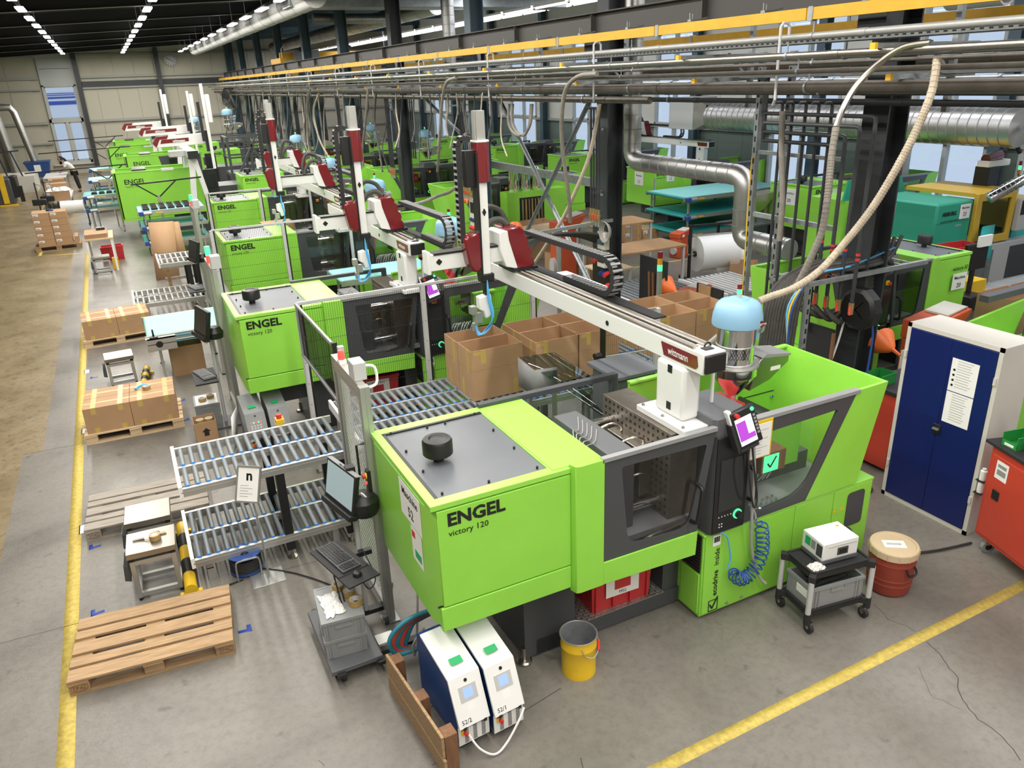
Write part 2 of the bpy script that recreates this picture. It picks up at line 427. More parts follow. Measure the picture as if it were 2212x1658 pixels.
for x in (-.94,3.27,7.4,11.6,-5.2):
    c = MB(); c.box(x-.12,WY-.34,0,x+.12,WY-.325,roofz(x)).box(x-.12,WY-.165,0,x+.12,WY-.15,roofz(x)).box(x-.006,WY-.33,0,x+.006,WY-.15,roofz(x))
    tag(c.build('wall_column','columnblack'),'dark steel column standing against the pale far wall','column','dark columns of the far wall')
# glazed door strip in the far wall
wd = struct(MB().box(WX0,WY-.06,.55,WX0+.10,WY+.08,6.45).box(WX1-.10,WY-.06,.55,WX1,WY+.08,6.45).box(WX0,WY-.06,4.66,WX1,WY+.08,4.74)
   .box(WX0,WY-.06,2.78,WX1,WY+.08,2.98).box(WX0,WY-.06,.55,WX1,WY+.08,.72).box((WX0+WX1)/2-.08,WY-.05,.7,(WX0+WX1)/2+.08,WY+.07,2.8).build('window_1','doorgrey'))
MB().box(WX0+.1,WY-.01,4.74,WX1-.1,WY+.05,5.55).build('panel','doorgrey',wd)
MB().box(WX0+.1,WY-.01,5.59,WX1-.1,WY+.05,6.40).build('panel','doorgrey',wd)
for a,b_,c,d in ((WX0+.1,WX1-.1,2.98,4.66),(WX0+.1,(WX0+WX1)/2-.08,.72,2.78),((WX0+WX1)/2+.08,WX1-.1,.72,2.78)):
    MB().box(a,WY+.02,c,b_,WY+.026,d).build('pane','glass_clear',wd)
    MB().box(a,WY-.03,c,a+.06,WY+.06,d).box(b_-.06,WY-.03,c,b_,WY+.06,d).box(a,WY-.03,c,b_,WY+.06,c+.06).box(a,WY-.03,d-.06,b_,WY+.06,d).build('frame','doorgrey',wd)
struct(MB().box(WX0-.3,WY-.2,.5,WX1+.3,WY,.56).build('trim_2','beigegrey'))
mat('facade',(.85,.87,.9),.7); mat('facadeblue',(.05,.10,.42),.6)
fb = thing('building','pale building with blue bands outside the far window','building',(-2,72,0))
MB(fb).box(-14,72,0,8,78,6.4).build('facade','facade',fb)
for z0,z1 in ((4.20,4.33),(4.42,4.48),(3.75,4.02),(4.55,4.60)): MB(fb).box(-14,71.97,z0-.25,8,72,z1-.25).build('band','facadeblue',fb)
# ---------------------------------------------------------------- right wall with windows
rw = struct(MB().box(WXR+.05,-5,0,WXR+.2,WY,.02).build('wall_right','wallwhite'))
def rpanel(y0,y1,z0,z1,m_='wallwhite'): MB().box(WXR,y0,z0,WXR+.12,y1,z1).build('panel',m_,rw)
wins = [(2.5,4.3),(8.1,10.2),(10.9,12.9),(15.0,17.4),(20.8,22.9),(26.0,28.4),(31.5,34),(37,39),(42,44)]
y = -5
for k,(a,b_) in enumerate(wins):
    yy = y
    while yy < a-.01:
        y2 = min(a, yy+1.1)
        rpanel(yy+.005,y2-.005,2.55,8); rpanel(yy+.005,y2-.005,0,2.5,'wallgreen')
        yy = y2
    w = struct(MB().box(WXR-.03,a,.6,WXR+.1,a+.08,6.2).box(WXR-.03,b_-.08,.6,WXR+.1,b_,6.2).box(WXR-.03,a,4.35,WXR+.1,b_,4.55).box(WXR-.03,a,6.12,WXR+.1,b_,6.2)
        .box(WXR-.03,a,.6,WXR+.1,b_,.7).box(WXR-.03,(a+b_)/2-.05,.6,WXR+.1,(a+b_)/2+.05,6.2).box(WXR-.03,a,2.5,WXR+.1,b_,2.62).build('window_%d'%(k+2),'doorgrey'))
    for z0,z1 in ((.7,2.5),(2.62,4.35),(4.55,6.12)):
        for c,d in ((a+.08,(a+b_)/2-.05),((a+b_)/2+.05,b_-.08)): MB().box(WXR+.03,c,z0,WXR+.036,d,z1).build('pane','glass_clear',w)
    rpanel(a,b_,0,.6,'wallgreen'); rpanel(a,b_,6.2,8); y = b_
yy = y
while yy < WY-.1:
    y2 = min(WY,yy+1.1); rpanel(yy+.005,y2-.005,2.55,8); rpanel(yy+.005,y2-.005,0,2.5,'wallgreen'); yy = y2
for z in (2.52,4.5,6.25): struct(MB().box(WXR-.1,-5,z-.05,WXR,WY,z+.05).build('trim_3','girt'))
for k in range(10):
    y = 5.6+4.97*k
    c = MB(); c.box(WXR-.34,y-.13,0,WXR-.325,y+.13,7.3).box(WXR-.115,y-.13,0,WXR-.10,y+.13,7.3).box(WXR-.33,y-.007,0,WXR-.1,y+.007,7.3)
    tag(c.build('wall_column','steelblue'),'blue-grey steel column against the windowed side wall','column','columns of the windowed side wall')
# ---------------------------------------------------------------- middle columns
COLY = [5.6+4.97*k for k in range(10)]
def hcol(x,y,b=.30,h=.30,t=.02,z1=6.95):
    return MB((x,y,0)).box(x-b/2,y-h/2,0,x-b/2+t,y+h/2,z1).box(x+b/2-t,y-h/2,0,x+b/2,y+h/2,z1).box(x-b/2+t,y-.008,0,x+b/2-t,y+.008,z1).box(x-b/2-.05,y-h/2-.05,0,x+b/2+.05,y+h/2+.05,.025)
for k,y in enumerate(COLY):
    lab = ['dark steel column carrying the hose reel behind the blue cabinet','dark steel column with sockets and grey cable coil beside the roller track'][k] if k<2 else 'dark steel column in the middle row under the crane rail'
    tag(hcol(7.0,y).build('steel_column','columnblack' if k<2 or k==3 else 'steelblue'),lab,'column','columns of the middle row' if k>1 else None)
struct(MB().box(-14.2,-5.2,0,WXR+.2,-5,8).build('wall_near','wallpanel')); struct(MB().box(-14.2,-5,0,-14,WY,8).build('wall_left','wallpanel'))
# ================================================================== the green moulding machines
def ring(mb, outer, inner, y0, y1):
    n = len(outer); vs = [(x,y,z) for y in (y0,y1) for L_ in (outer,inner) for x,z in L_]
    fs = []
    for i in range(n):
        j = (i+1)%n
        fs += [(i,j,n+j,n+i),(2*n+i,3*n+i,3*n+j,2*n+j),(i,2*n+i,2*n+j,j),(n+i,n+j,3*n+j,3*n+i)]
    return mb.add(vs, fs)
def roundrect(p, r, seg=4):
    """round the corners of polygon p (list of (x,z))"""
    out = []; n = len(p)
    for i in range(n):
        a,b,c = Vector(p[i-1]),Vector(p[i]),Vector(p[(i+1)%n]); rr = r[i] if isinstance(r,(list,tuple)) else r
        u = (a-b).normalized()*min(rr,(a-b).length*.45); w = (c-b).normalized()*min(rr,(c-b).length*.45)
        for k in range(seg+1):
            t = k/seg; out.append(tuple((b+u)*(1-t)**2+2*t*(1-t)*b+(b+w)*t*t))
    return out
def resample_pair(outer, inner):      # same number of points: each inner point gets the outer point at the same angle rank
    return outer, inner
def dome(mb, c, r, h, n=12): return mb.lathe(c, [(r,0),(r,h*.5),(r*.8,h*.85),(r*.3,h),(0,h)], n)
def estop(t, x, y, z, parent, facing='y'):
    MB(t).box(x-.03,y-.03,z-.03,x+.03,y,z+.03).build('stop_box','yellow',parent,bevel=.004)
    MB(t).cyl((x,y-.03,z),(x,y-.05,z),.011,10).cyl((x,y-.05,z),(x,y-.068,z),.02,14).build('stop_button','red',parent)
MX, MY = 1.33, 4.0
def make_machine():
    t = thing('moulding_machine','','moulding machine',(MX,MY,0))
    B = lambda: MB(t)
    # clamp cover
    body = B().prism([(1.375,4.02),(2.37,4.02),(2.62,4.03),(2.62,5.28),(1.36,5.29),(1.335,5.2),(1.335,4.14)],'z',.80,1.715).build('clamp_cover','green',t,bevel=.006)
    B().prism([(1.375,4.0),(2.356,4.0),(2.356,4.03),(1.375,4.03)],'z',.985,1.715).build('front_panel','green',body,bevel=.004)
    B().prism([(1.355,3.998),(2.356,3.998),(2.356,4.03),(1.355,4.03)],'z',.79,.975).build('lower_panel','green',body,bevel=.006)
    B().box(1.34,4.02,.975,2.36,4.03,.985).build('seam','black',body)
    rim = B(); P = [(1.335,4.0),(2.36,4.0),(2.36,5.29),(1.335,5.29)]; Q = [(1.40,4.085),(2.225,4.085),(2.225,5.20),(1.40,5.20)]
    n=4; vs = [(x,y,z) for z in (1.725,1.765) for L_ in (P,Q) for x,y in L_]; fs=[]
    for i in range(4):
        j=(i+1)%4; fs += [(i,j,n+j,n+i),(2*n+i,3*n+i,3*n+j,2*n+j),(i,2*n+i,2*n+j,j),(n+i,n+j,3*n+j,3*n+i)]
    rim.add(vs,fs).build('top_rim','green_top',body,bevel=.004)
    pl = B().box(1.40,4.085,1.72,2.225,5.20,1.752).build('top_plate','plategrey',t)
    B().box(1.40,4.085,1.752,1.425,5.20,1.764).box(1.40,5.175,1.752,2.225,5.2,1.764).build('gasket','black',pl)
    bo = B()
    for x,y in [(1.47,4.13+k*.35) for k in range(4)]+[(2.17,4.13+k*.35) for k in range(4)]+[(1.75,5.14),(1.9,5.14),(1.8,4.12)]:
        bo.cyl((x,y,1.752),(x,y,1.772),.009,6)
    bo.build('bolts','blackmatt',pl,kind='stuff')
    br = B().cyl((1.63,4.60,1.75),(1.63,4.60,1.81),.038,14).build('breather','black',t)
    B().lathe((1.63,4.60,1.80),[(.0,0),(.098,.002),(.108,.012),(.108,.105),(.098,.122),(.06,.127),(.05,.119),(.0,.124)],28).build('breather_cap','black',br)
    # green bridge over the clamp and the wrap panel
    B().box(2.235,4.03,1.715,2.625,5.24,1.772).build('bridge','green_top',t,bevel=.004)
    B().prism([(2.355,4.02),(2.372,3.955),(2.40,3.945),(2.60,3.945),(2.60,4.03)],'z',.755,1.79).build('wrap_panel','green',t,bevel=.004)
    # sliding door
    o = [(2.59,1.775),(3.585,1.755),(3.46,.93),(2.605,.945)]; i = [(2.75,1.685),(3.51,1.672),(3.375,1.0),(2.82,1.02)]
    oo = [o[k//5] for k in range(20)]; ii = roundrect(i,[.03,.03,.10,.12],4)
    d = ring(B(), oo, ii, 3.96, 3.985).build('sliding_door','anthracite',t)
    B().prism([(x,z) for x,z in ii],'y',3.968,3.972).build('pane','glass_dark',d)
    B().box(2.585,3.945,1.765,3.59,3.99,1.795).build('top_rail','grey',d)
    B().prism([(2.585,.755),(3.455,.725),(3.465,.935),(2.585,.945)],'y',3.95,4.0).build('door_sill','green',d,bevel=.004)
    B().tube([(3.43,3.96,1.36),(3.43,3.90,1.35),(3.425,3.885,1.30),(3.40,3.885,1.10),(3.395,3.90,1.06),(3.395,3.96,1.05)],.016,8,3).build('handle','black',d)
    B().bar((2.90,3.985,.985),(3.36,3.985,1.05),.02,.02).build('tie_rod','steel',d)
    # console
    co = B().prism([(3.59,4.47),(3.59,3.99),(3.61,3.955),(3.93,3.955),(3.93,4.1),(3.93,4.47)],'z',.845,1.70).build('console','anthracite',t,bevel=.004)
    B().prism([(3.57,4.47),(3.57,3.99),(3.60,3.96),(3.945,3.96),(3.945,4.47)],'z',1.70,1.845).build('console_head','darkgrey',co,bevel=.005)
    B().box(3.605,3.945,.86,3.925,3.957,1.69).build('operating_panel','black',co,bevel=.003)
    B().box(3.645,3.940,1.05,3.885,3.946,1.50).build('screen','screen_off',co)
    estop(t,3.78,3.945,1.59,co)
    kn = B().cyl((3.845,3.945,.985),(3.845,3.936,.985),.042,20).build('knob_ring','led_green',co)
    B().cyl((3.845,3.936,.985),(3.845,3.90,.985),.03,16).build('knob','black',kn)
    bt = B()
    for k in range(6): bt.cyl((3.66+k*.03,3.946,1.0),(3.66+k*.03,3.942,1.0),.005,6)
    for k in range(4): bt.cyl((3.67+.025*(k%2),3.946,.91+.025*(k//2)),(3.67+.025*(k%2),3.942,.91+.025*(k//2)),.006,6)
    for k in range(4): bt.cyl((3.86+.02*(k%2),3.946,1.62+.025*(k//2)),(3.86+.02*(k%2),3.942,1.62+.025*(k//2)),.006,6)
    bt.build('buttons','white',co,kind='stuff')
    # base cabinet
    ba = B().box(3.585,4.012,.03,5.49,5.15,.815).build('base_cabinet','green',t,bevel=.005)
    B().box(3.60,4.0,.05,4.55,4.014,.80).build('base_panel','green',ba,bevel=.004)
    B().box(4.56,4.0,.05,5.005,4.014,.80).build('base_panel','green',ba,bevel=.004)
    B().box(5.015,4.0,.05,5.48,4.014,.80).build('base_panel','green',ba,bevel=.004)
    B().box(3.58,4.0,.80,5.495,4.3,.826).build('base_top','green_top',ba,bevel=.006)
    B().prism(roundrect([(5.18,.40),(5.39,.40),(5.39,.745),(5.18,.745)],.04),'y',3.993,4.0).build('hatch','anthracite',ba)
    v = B().box(3.572,4.03,.46,3.586,4.25,.80).build('vent','black',ba)
    for k in range(10): B().box(3.566,4.04,.48+k*.03,3.574,4.24,.49+k*.03).build('slat','blackmatt',v)
    B().box(3.572,4.03,.06,3.586,4.25,.44).build('side_door','green',ba,bevel=.004)
    B().box(3.57,4.06,.10,3.574,4.22,.40).build('side_recess','green',ba)
    for x in (3.86,4.02): B().cyl((x,3.999,.09),(x,3.985,.09),.012,12).build('lock','alu',ba)
    # dark bed under the clamp
    bed = B().box(2.20,4.28,.03,3.58,5.15,.17).build('bed','anthracite',t)
    B().box(2.10,4.28,.03,2.55,5.15,.78).build('bed_block','anthracite',bed)
    B().box(3.42,4.30,.03,3.58,5.15,.80).box(1.75,4.4,.45,2.2,5.1,.80).build('bed_frame','anthracite',bed)
    B().box(2.56,4.90,.17,3.42,4.93,.8).build('bed_back','black',bed)
    B().box(2.55,4.275,.17,3.42,4.90,.176).build('tread_plate','alu',bed)
    kb = B()
    for a in range(26):
        for b_ in range(14):
            x,y = 2.57+a*.033, 4.285+b_*.033
            s = .010 if (a+b_)%2 else -.010
            kb.bar((x-.010,y-s,.1765),(x+.010,y+s,.1765),.007,.003)
    kb.build('tread_studs','steel',bed,kind='stuff')
    for x,y in ((2.09,4.28),(3.3,4.9),(2.09,5.05)):
        B().lathe((x,y,0),[(.06,0),(.062,.02),(.05,.03),(.018,.034),(.018,.14)],18).build('levelling_foot','steel',bed)
    # moulding area
    B().box(1.40,4.08,.95,3.60,5.2,1.0).build('drip_floor','grey',t)
    fp = B().box(3.30,4.12,1.0,3.56,5.05,1.735).build('fixed_platen','platen',t,bevel=.004)
    ho = B()
    for a in range(15):
        for b_ in range(12):
            y,z = 4.16+a*.06, 1.04+b_*.06
            ho.cyl((3.301,y,z),(3.2985,y,z),.014,7)
    ho.build('clamp_holes','black',fp,kind='stuff')
    mp = B().box(2.80,4.18,1.0,3.02,5.02,1.66).build('moving_platen','darkgrey',t,bevel=.01)
    B().box(2.75,4.25,1.0,2.80,4.40,1.60).box(2.75,4.80,1.0,2.80,4.95,1.60).build('platen_rib','darkgrey',mp,bevel=.01)
    md = B().box(3.02,4.36,1.15,3.14,4.78,1.52).box(3.18,4.34,1.13,3.30,4.80,1.54).build('mould','steel',t,bevel=.004)
    for y,z in ((4.42,1.58),(4.72,1.58),(4.34,1.3)):
        B().tube([(3.06,y,z-.05),(3.04,y-.02,z+.03),(3.14,y-.05,z+.07),(3.24,y-.04,z+.02),(3.26,y,z-.05)],.010,6,3).build('cooling_hose','steel',md)
    tb = B()
    for y in (4.28,4.92):
        for z in (1.10,1.55): tb.cyl((2.45,y,z),(3.3,y,z),.035,14)
    tb.build('tie_bars','chrome',t)
    ca = B()
    for k in range(5):
        ca.tube([(2.66,4.30+.03*k,1.66),(2.70,4.34+.05*k,1.70+.01*k),(2.82,4.42+.06*k,1.672),(2.95,4.6+.07*k,1.668)],.004,5,4)
    ca.build('cables','cablegrey',mp)
    # rear guard
    rg = B().box(2.24,5.24,1.755,3.58,5.30,1.80).box(3.52,5.24,1.0,3.58,5.30,1.76).box(2.24,5.25,1.0,2.32,5.29,1.76).box(2.24,5.25,.95,3.58,5.29,1.06).build('rear_guard','anthracite',t)
    B().box(2.32,5.268,1.06,3.52,5.272,1.755).build('pane','glass_clear',rg)
    # injection side guard
    o = [(3.95,1.72),(5.10,1.74),(4.64,.845),(3.95,.835)]; ii = roundrect([(4.02,1.60),(4.90,1.625),(4.60,.935),(4.02,.90)],[.02,.03,.22,.05],4)
    g = ring(B(), [o[k//5] for k in range(20)], ii, 3.985, 4.01).build('injection_guard','anthracite',t)
    B().prism(ii,'y',3.995,3.999).build('pane','glass_clear',g)
    B().box(3.95,3.975,1.72,5.13,4.04,1.755).build('top_rail','grey',g,bevel=.004)
    B().tube([(3.965,3.985,1.36),(3.965,3.93,1.35),(3.97,3.915,1.30),(3.985,3.915,1.12),(3.985,3.93,1.07),(3.985,3.985,1.06)],.015,8,3).build('handle','black',g)
    en = B().prism([(5.10,1.745),(5.47,1.752),(5.25,.835),(4.64,.835)],'y',3.99,4.02).build('rear_panel','green',t,bevel=.003)
    B().add([(5.47,4.0,1.75),(5.47,5.15,1.75),(5.25,5.15,.83),(5.25,4.0,.83),(5.44,4.0,1.75),(5.44,5.15,1.75),(5.22,5.15,.83),(5.22,4.0,.83)],[(0,3,2,1),(4,5,6,7),(0,1,5,4),(1,2,6,5),(2,3,7,6),(3,0,4,7)]).build('end_panel','green',en)
    bk = B().prism([(3.62,1.745),(5.46,1.75),(5.24,.83),(3.62,.83)],'y',5.12,5.145).build('back_panel','green',t)
    B().box(3.62,5.10,1.73,5.46,5.16,1.752).build('back_rim','green_top',bk,bevel=.003)
    B().box(3.62,5.115,1.30,5.36,5.12,1.308).build('back_seam','blackmatt',bk)
    B().box(3.60,4.02,.826,5.20,5.12,.84).build('bed_top','grey',t)
    # injection unit
    iu = B().box(4.0,4.42,.84,5.1,4.88,1.02).build('injection_bed','darkgrey',t)
    B().box(3.98,4.44,1.24,4.18,4.86,1.50).box(4.16,4.48,1.50,4.36,4.80,1.62).build('feed_block','red',iu,bevel=.008)
    fl = B()
    fl.cyl((4.08,4.435,1.38),(4.08,4.425,1.38),.045,18); fl.build('feed_flange','alu',iu)
    B().cyl((3.56,4.65,1.30),(4.0,4.65,1.30),.06,16).build('barrel','steel',iu)
    B().cyl((4.4,4.55,1.28),(4.95,4.55,1.28),.04,12).cyl((4.4,4.76,1.28),(4.95,4.76,1.28),.04,12).build('guide_rods','chrome',iu)
    B().box(4.55,4.42,1.10,4.70,4.90,1.46).build('drive_block','black',iu,bevel=.006)
    B().box(4.50,4.30,1.02,4.85,4.40,1.50).build('inner_cover','green',iu,bevel=.006)
    ec = B()
    for k in range(9): ec.tube([(4.1+.05*k,4.3,.95),(4.12+.05*k,4.25,1.05+.02*(k%3)),(4.2+.05*k,4.34,1.1),(4.3+.04*k,4.45,1.05)],.006,5,4)
    ec.build('wiring','white',iu)
    rb = B()
    for a in range(8):
        for b_ in range(3): rb.cyl((4.05+a*.055,4.06+b_*.05,.84),(4.05+a*.055,4.06+b_*.05,.868),.012,8)
    rb.build('couplings','chrome',iu,kind='stuff')
    # lettering
    text('ENGEL',.128,'black',(1.44,3.997,1.595),(1,0,0),(0,0,1),body,t,bold=.035,sx=1.07)
    text('victory 120',.062,'black',(1.445,3.997,1.516),(1,0,0),(0,0,1),body,t)
    text('ecodrive',.072,'black',(3.745,3.997,.205),(0,0,1),(-1,0,0),ba,t,bold=.012)
    text('inside',.072,'black',(3.745,3.997,.505),(0,0,1),(-1,0,0),ba,t)
    text('320',.06,'black',(4.72,4.297,1.43),(1,0,0),(0,0,1),iu,t)
    cm = B()
    ring(cm,[(3.665,.06),(3.765,.06),(3.765,.17),(3.665,.17)],[(3.672,.067),(3.758,.067),(3.758,.163),(3.672,.163)],3.996,3.998)
    cm.bar((3.68,3.996,.13),(3.705,3.996,.085),.014,.002,(0,1,0)).bar((3.705,3.996,.085),(3.76,3.996,.19),.014,.002,(0,1,0)).build('check_mark','black',ba)
    wl = B()
    for x in (5.03,5.125):
        wl.prism([(x-.022,.60),(x+.022,.60),(x,.64)],'y',3.995,3.998)
    wl.build('warning_sign','yellow',ba)
    B().box(3.665,3.994,.70,3.745,3.997,.80).build('inventory_label','papers',ba)
    bc = B()
    for k in range(9): bc.box(3.675+k*.0068,3.992,.735,3.678+k*.0068+(.0015 if k%3 else 0),3.9945,.785)
    bc.build('barcode','black',ba)
    return t
M1 = make_machine()
M1['label'] = 'green moulding machine with sheet number 52 on its end'
kids_index()
M2 = copy_tree(M1, loc=(.885,9.17,0), label='green moulding machine behind the mesh fence, open cartons at its side', group=None)
M3 = copy_tree(M1, loc=(1.40,14.2,0), label='green moulding machine with the teal belt beside its grey clamp door')
M4 = copy_tree(M1, loc=(1.83,19.5,0), label='green moulding machine behind fence, next to belts of black trays')
# what only the nearest machine carries
def sheet(parent, t, pts_at, xd, ud, w, h, name='sheet', m='papers'):
    a = Vector(pts_at); xd = Vector(xd).normalized(); ud = Vector(ud).normalized(); n = xd.cross(ud)*.0015
    mb = MB(t); vs = [a+xd*i+ud*j+n*k for k in (0,1) for i,j in ((0,0),(w,0),(w,h),(0,h))]
    return mb.add(vs,[(3,2,1,0),(4,5,6,7),(0,1,5,4),(1,2,6,5),(2,3,7,6),(3,0,4,7)]).build(name,m,parent)
s1 = sheet(M1,M1,(1.333,4.62,1.42),(0,-1,0),(0,0,1),.42,.28,'number_sheet')
text('Maschine',.085,'black',(1.3305,4.41,1.60),(0,-1,0),(0,0,1),s1,M1,align='CENTER',bold=.008)
text('52',.11,'black',(1.3305,4.41,1.465),(0,-1,0),(0,0,1),s1,M1,align='CENTER',bold=.008)
s2 = sheet(M1,M1,(1.333,4.44,1.14),(0,-1,0),(0,0,1),.21,.27,'instruction_sheet')
MB(M1).box(1.329,4.36,1.33,1.3315,4.42,1.38).build('picture','red',s2); MB(M1).box(1.329,4.26,1.18,1.3315,4.38,1.24).build('picture','signgreen',s2)
# ================================================================== take-out robots on the machines
def e_chain(mb_side, mb_link, pts, w, h, ax):
    """flat cable chain along pts; ax = width axis"""
    P = [Vector(p) for p in pts]; ax = Vector(ax)
    # resample
    L_ = [0]
    for a,b in zip(P[:-1],P[1:]): L_.append(L_[-1]+(b-a).length)
    n = int(L_[-1]/.055)
    Q = []
    for k in range(n+1):
        d = L_[-1]*k/n
        i = max(j for j in range(len(P)) if L_[j] <= d+1e-9); i = min(i,len(P)-2)
        Q.append(P[i].lerp(P[i+1], (d-L_[i])/max(1e-9,(L_[i+1]-L_[i]))))
    for a,b in zip(Q[:-1],Q[1:]):
        up = (b-a).cross(ax).normalized()
        for s in (-1,1): mb_side.bar(a+ax*s*w/2, b+ax*s*w/2, .012, h, up)
        m_ = a.lerp(b,.5)
        for s in (-1,1): mb_link.bar(m_+up*s*h/2-ax*w/2, m_+up*s*h/2+ax*w/2, (b-a).length*.38, .006, up)
def arcpts(c, r, a0, a1, u, v, n=10):
    return [Vector(c)+Vector(u)*r*math.cos(a0+(a1-a0)*k/n)+Vector(v)*r*math.sin(a0+(a1-a0)*k/n) for k in range(n+1)]
def make_robot():
    t = thing('linear_robot','','robot',(3.5,4.33,1.735))
    B = lambda: MB(t)
    c = B().box(3.345,4.03,1.735,3.61,4.63,1.785).build('base_plate','robotwhite',t,bevel=.006)
    bo = B()
    for y in (4.08,4.33,4.58):
        for x in (3.375,3.585): bo.cyl((x,y,1.785),(x,y,1.80),.012,8)
    bo.build('bolts','steel',c,kind='stuff')
    co = B().box(3.425,4.16,1.785,3.595,4.50,2.215).build('column','robotwhite',t,bevel=.03)
    for z in (1.84,2.14): B().box(3.421,4.30,z,3.426,4.35,z+.06).build('cable_slot','black',co)
    be = B().box(3.45,3.99,2.215,3.655,8.05,2.375).build('beam','robotwhite',t,bevel=.006)
    B().box(3.46,3.965,2.225,3.645,3.992,2.365).build('end_cap','black',be,bevel=.01)
    for x in (3.475,3.62): B().box(x-.012,4.12,2.375,x+.012,8.0,2.392).build('guide_rail','steel',be)
    B().box(3.52,4.15,2.375,3.535,8.0,2.385).box(3.57,4.15,2.375,3.585,8.0,2.385).build('rack_edge','wood_grey',be)
    dk = B().box(3.535,4.2,2.376,3.57,8.0,2.380)
    for k in range(190): dk.box(3.537,4.2+k*.02,2.38,3.568,4.21+k*.02,2.386)
    dk.build('rack','blackmatt',be)
    B().tube(arcpts((3.56,4.08,2.395),.028,0,math.pi,(1,0,0),(0,0,1),8),.008,6).box(3.52,4.05,2.375,3.60,4.11,2.383).build('lifting_eye','black',be)
    lg = B().prism([(4.435,2.245),(4.065,2.245),(4.04,2.27),(4.055,2.345),(4.47,2.345),(4.47,2.335)],'x',3.444,3.451).build('logo_plate','robotred',be)
    text('wittmann',.078,'white',(3.443,4.385,2.272),(0,-1,0),(0,0,1),lg,t,bold=.008,sx=.80)
    B().cyl((3.449,5.22,2.29),(3.4455,5.22,2.29),.022,16).build('axis_mark','black',be)
    # carriage with the red ribbed cover
    CY = 7.10
    ca = B().box(3.42,CY-.16,2.392,3.72,CY+.16,2.42).build('carriage','black',t)
    B().prism([(3.46,2.42),(3.52,2.42),(3.50,2.60),(3.44,2.80),(3.34,2.82),(3.30,2.80),(3.30,2.62),(3.36,2.45)],'y',CY-.15,CY+.15).build('cover_side','robotwhite',ca,bevel=.008)
    rc = B()
    prof = [(3.385,2.835),(3.53,2.845),(3.575,2.80),(3.57,2.76),(3.60,2.735),(3.615,2.69),(3.605,2.65),(3.64,2.625),(3.655,2.57),(3.64,2.53),(3.67,2.50),(3.685,2.44),(3.66,2.42),(3.49,2.42),(3.45,2.55),(3.40,2.72)]
    rc.prism(prof,'y',CY-.165,CY+.165).build('red_cover','robotred',ca,bevel=.012)
    # cross beam, along the machine
    cb = B().box(2.56,CY-.09,2.50,3.46,CY+.03,2.665).build('cross_beam','robotwhite',t,bevel=.006)
    B().box(2.53,CY-.10,2.47,2.565,CY+.04,2.695).build('end_plate','robotwhite',cb,bevel=.005)
    B().box(2.60,CY-.10,2.655,3.4,CY+.04,2.675).build('cross_rail','black',cb)
    B().prism(roundrect([(2.62,2.585),(2.655,2.62),(2.69,2.585),(2.655,2.55)],.01),'y',CY-.094,CY-.089).build('axis_mark','black',cb)
    # red drive cover on the cross slide
    B().prism([(2.885,2.78),(2.92,2.83),(3.02,2.845),(3.065,2.83),(3.065,2.50),(3.03,2.455),(2.97,2.46),(2.93,2.53)],'y',CY-.22,CY-.07).build('slide_cover','robotred',t,bevel=.02)
    # vertical arm
    ar = B().box(3.07,CY-.20,2.42,3.165,CY-.11,3.40).build('arm','robotwhite',t,bevel=.008)
    B().box(3.05,CY-.22,2.40,3.07,CY-.10,3.60).build('arm_rail','black',ar)
    B().prism(roundrect([(3.095,3.035),(3.118,3.075),(3.14,3.035),(3.118,2.995)],.008),'y',CY-.204,CY-.199).build('axis_mark','black',ar)
    up = B().prism([(3.065,CY-.22),(3.15,CY-.24),(3.20,CY-.2),(3.21,CY-.11),(3.065,CY-.08)],'z',3.32,3.69).build('arm_cover','robotred',ar,bevel=.006)
    B().prism([(3.06,CY-.22),(3.15,CY-.245),(3.205,CY-.2),(3.215,CY-.10),(3.06,CY-.07)],'z',3.69,3.705).build('arm_cover_lid','robotwhite',up)
    B().box(3.085,CY-.19,3.70,3.17,CY-.10,3.97).box(3.07,CY-.175,3.70,3.085,CY-.115,3.97).box(3.17,CY-.175,3.7,3.18,CY-.115,3.97).build('arm_mast','alu',ar)
    B().box(2.955,CY-.18,3.28,3.06,CY-.10,3.62).build('motor_box','black',ar,bevel=.006)
    s,l = B(),B()
    pts = [(2.90,CY-.12,2.75),(2.90,CY-.12,3.60)]+[tuple(p) for p in arcpts((2.975,CY-.12,3.66),.075,math.pi,.25*math.pi,(1,0,0),(0,0,1),8)]
    e_chain(s,l,pts,.075,.05,(0,1,0))
    ch = s.build('arm_chain','blackmatt',t,kind='stuff'); l.build('chain_links','grey',ch,kind='stuff')
    # horizontal chain beside the beam
    s,l = B(),B()
    pts = [(3.76,CY+.1,2.72),(3.76,5.70,2.72)]+[tuple(p) for p in arcpts((3.76,5.70,2.56),.16,math.pi/2,-math.pi/2,(0,-1,0),(0,0,1),14)]+[(3.76,6.4,2.40)]
    e_chain(s,l,pts,.10,.05,(1,0,0))
    ch = s.build('cable_chain','blackmatt',t,kind='stuff'); l.build('chain_links','grey',ch,kind='stuff')
    B().box(3.64,CY-.05,2.68,3.80,CY+.14,2.71).box(3.70,4.9,2.36,3.82,7.9,2.372).build('chain_bracket','black',t)
    B().tube([(3.16,CY+.0,2.50),(3.14,CY+.05,2.80),(3.25,CY+.1,3.02),(3.42,CY+.1,2.99),(3.49,CY+.06,2.84)],.028,8,5).tube([(3.18,CY+.0,2.5),(3.17,CY+.02,2.72),(3.28,CY+.06,2.87),(3.40,CY+.05,2.90),(3.47,CY+.02,2.84)],.033,8,5).build('cable_hose','hose_dark',t)
    # gripper head
    g = B().box(3.05,CY-.2,2.34,3.20,CY-.10,2.42).box(3.09,CY-.20,2.20,3.13,CY-.12,2.34).build('wrist','black',t,bevel=.01)
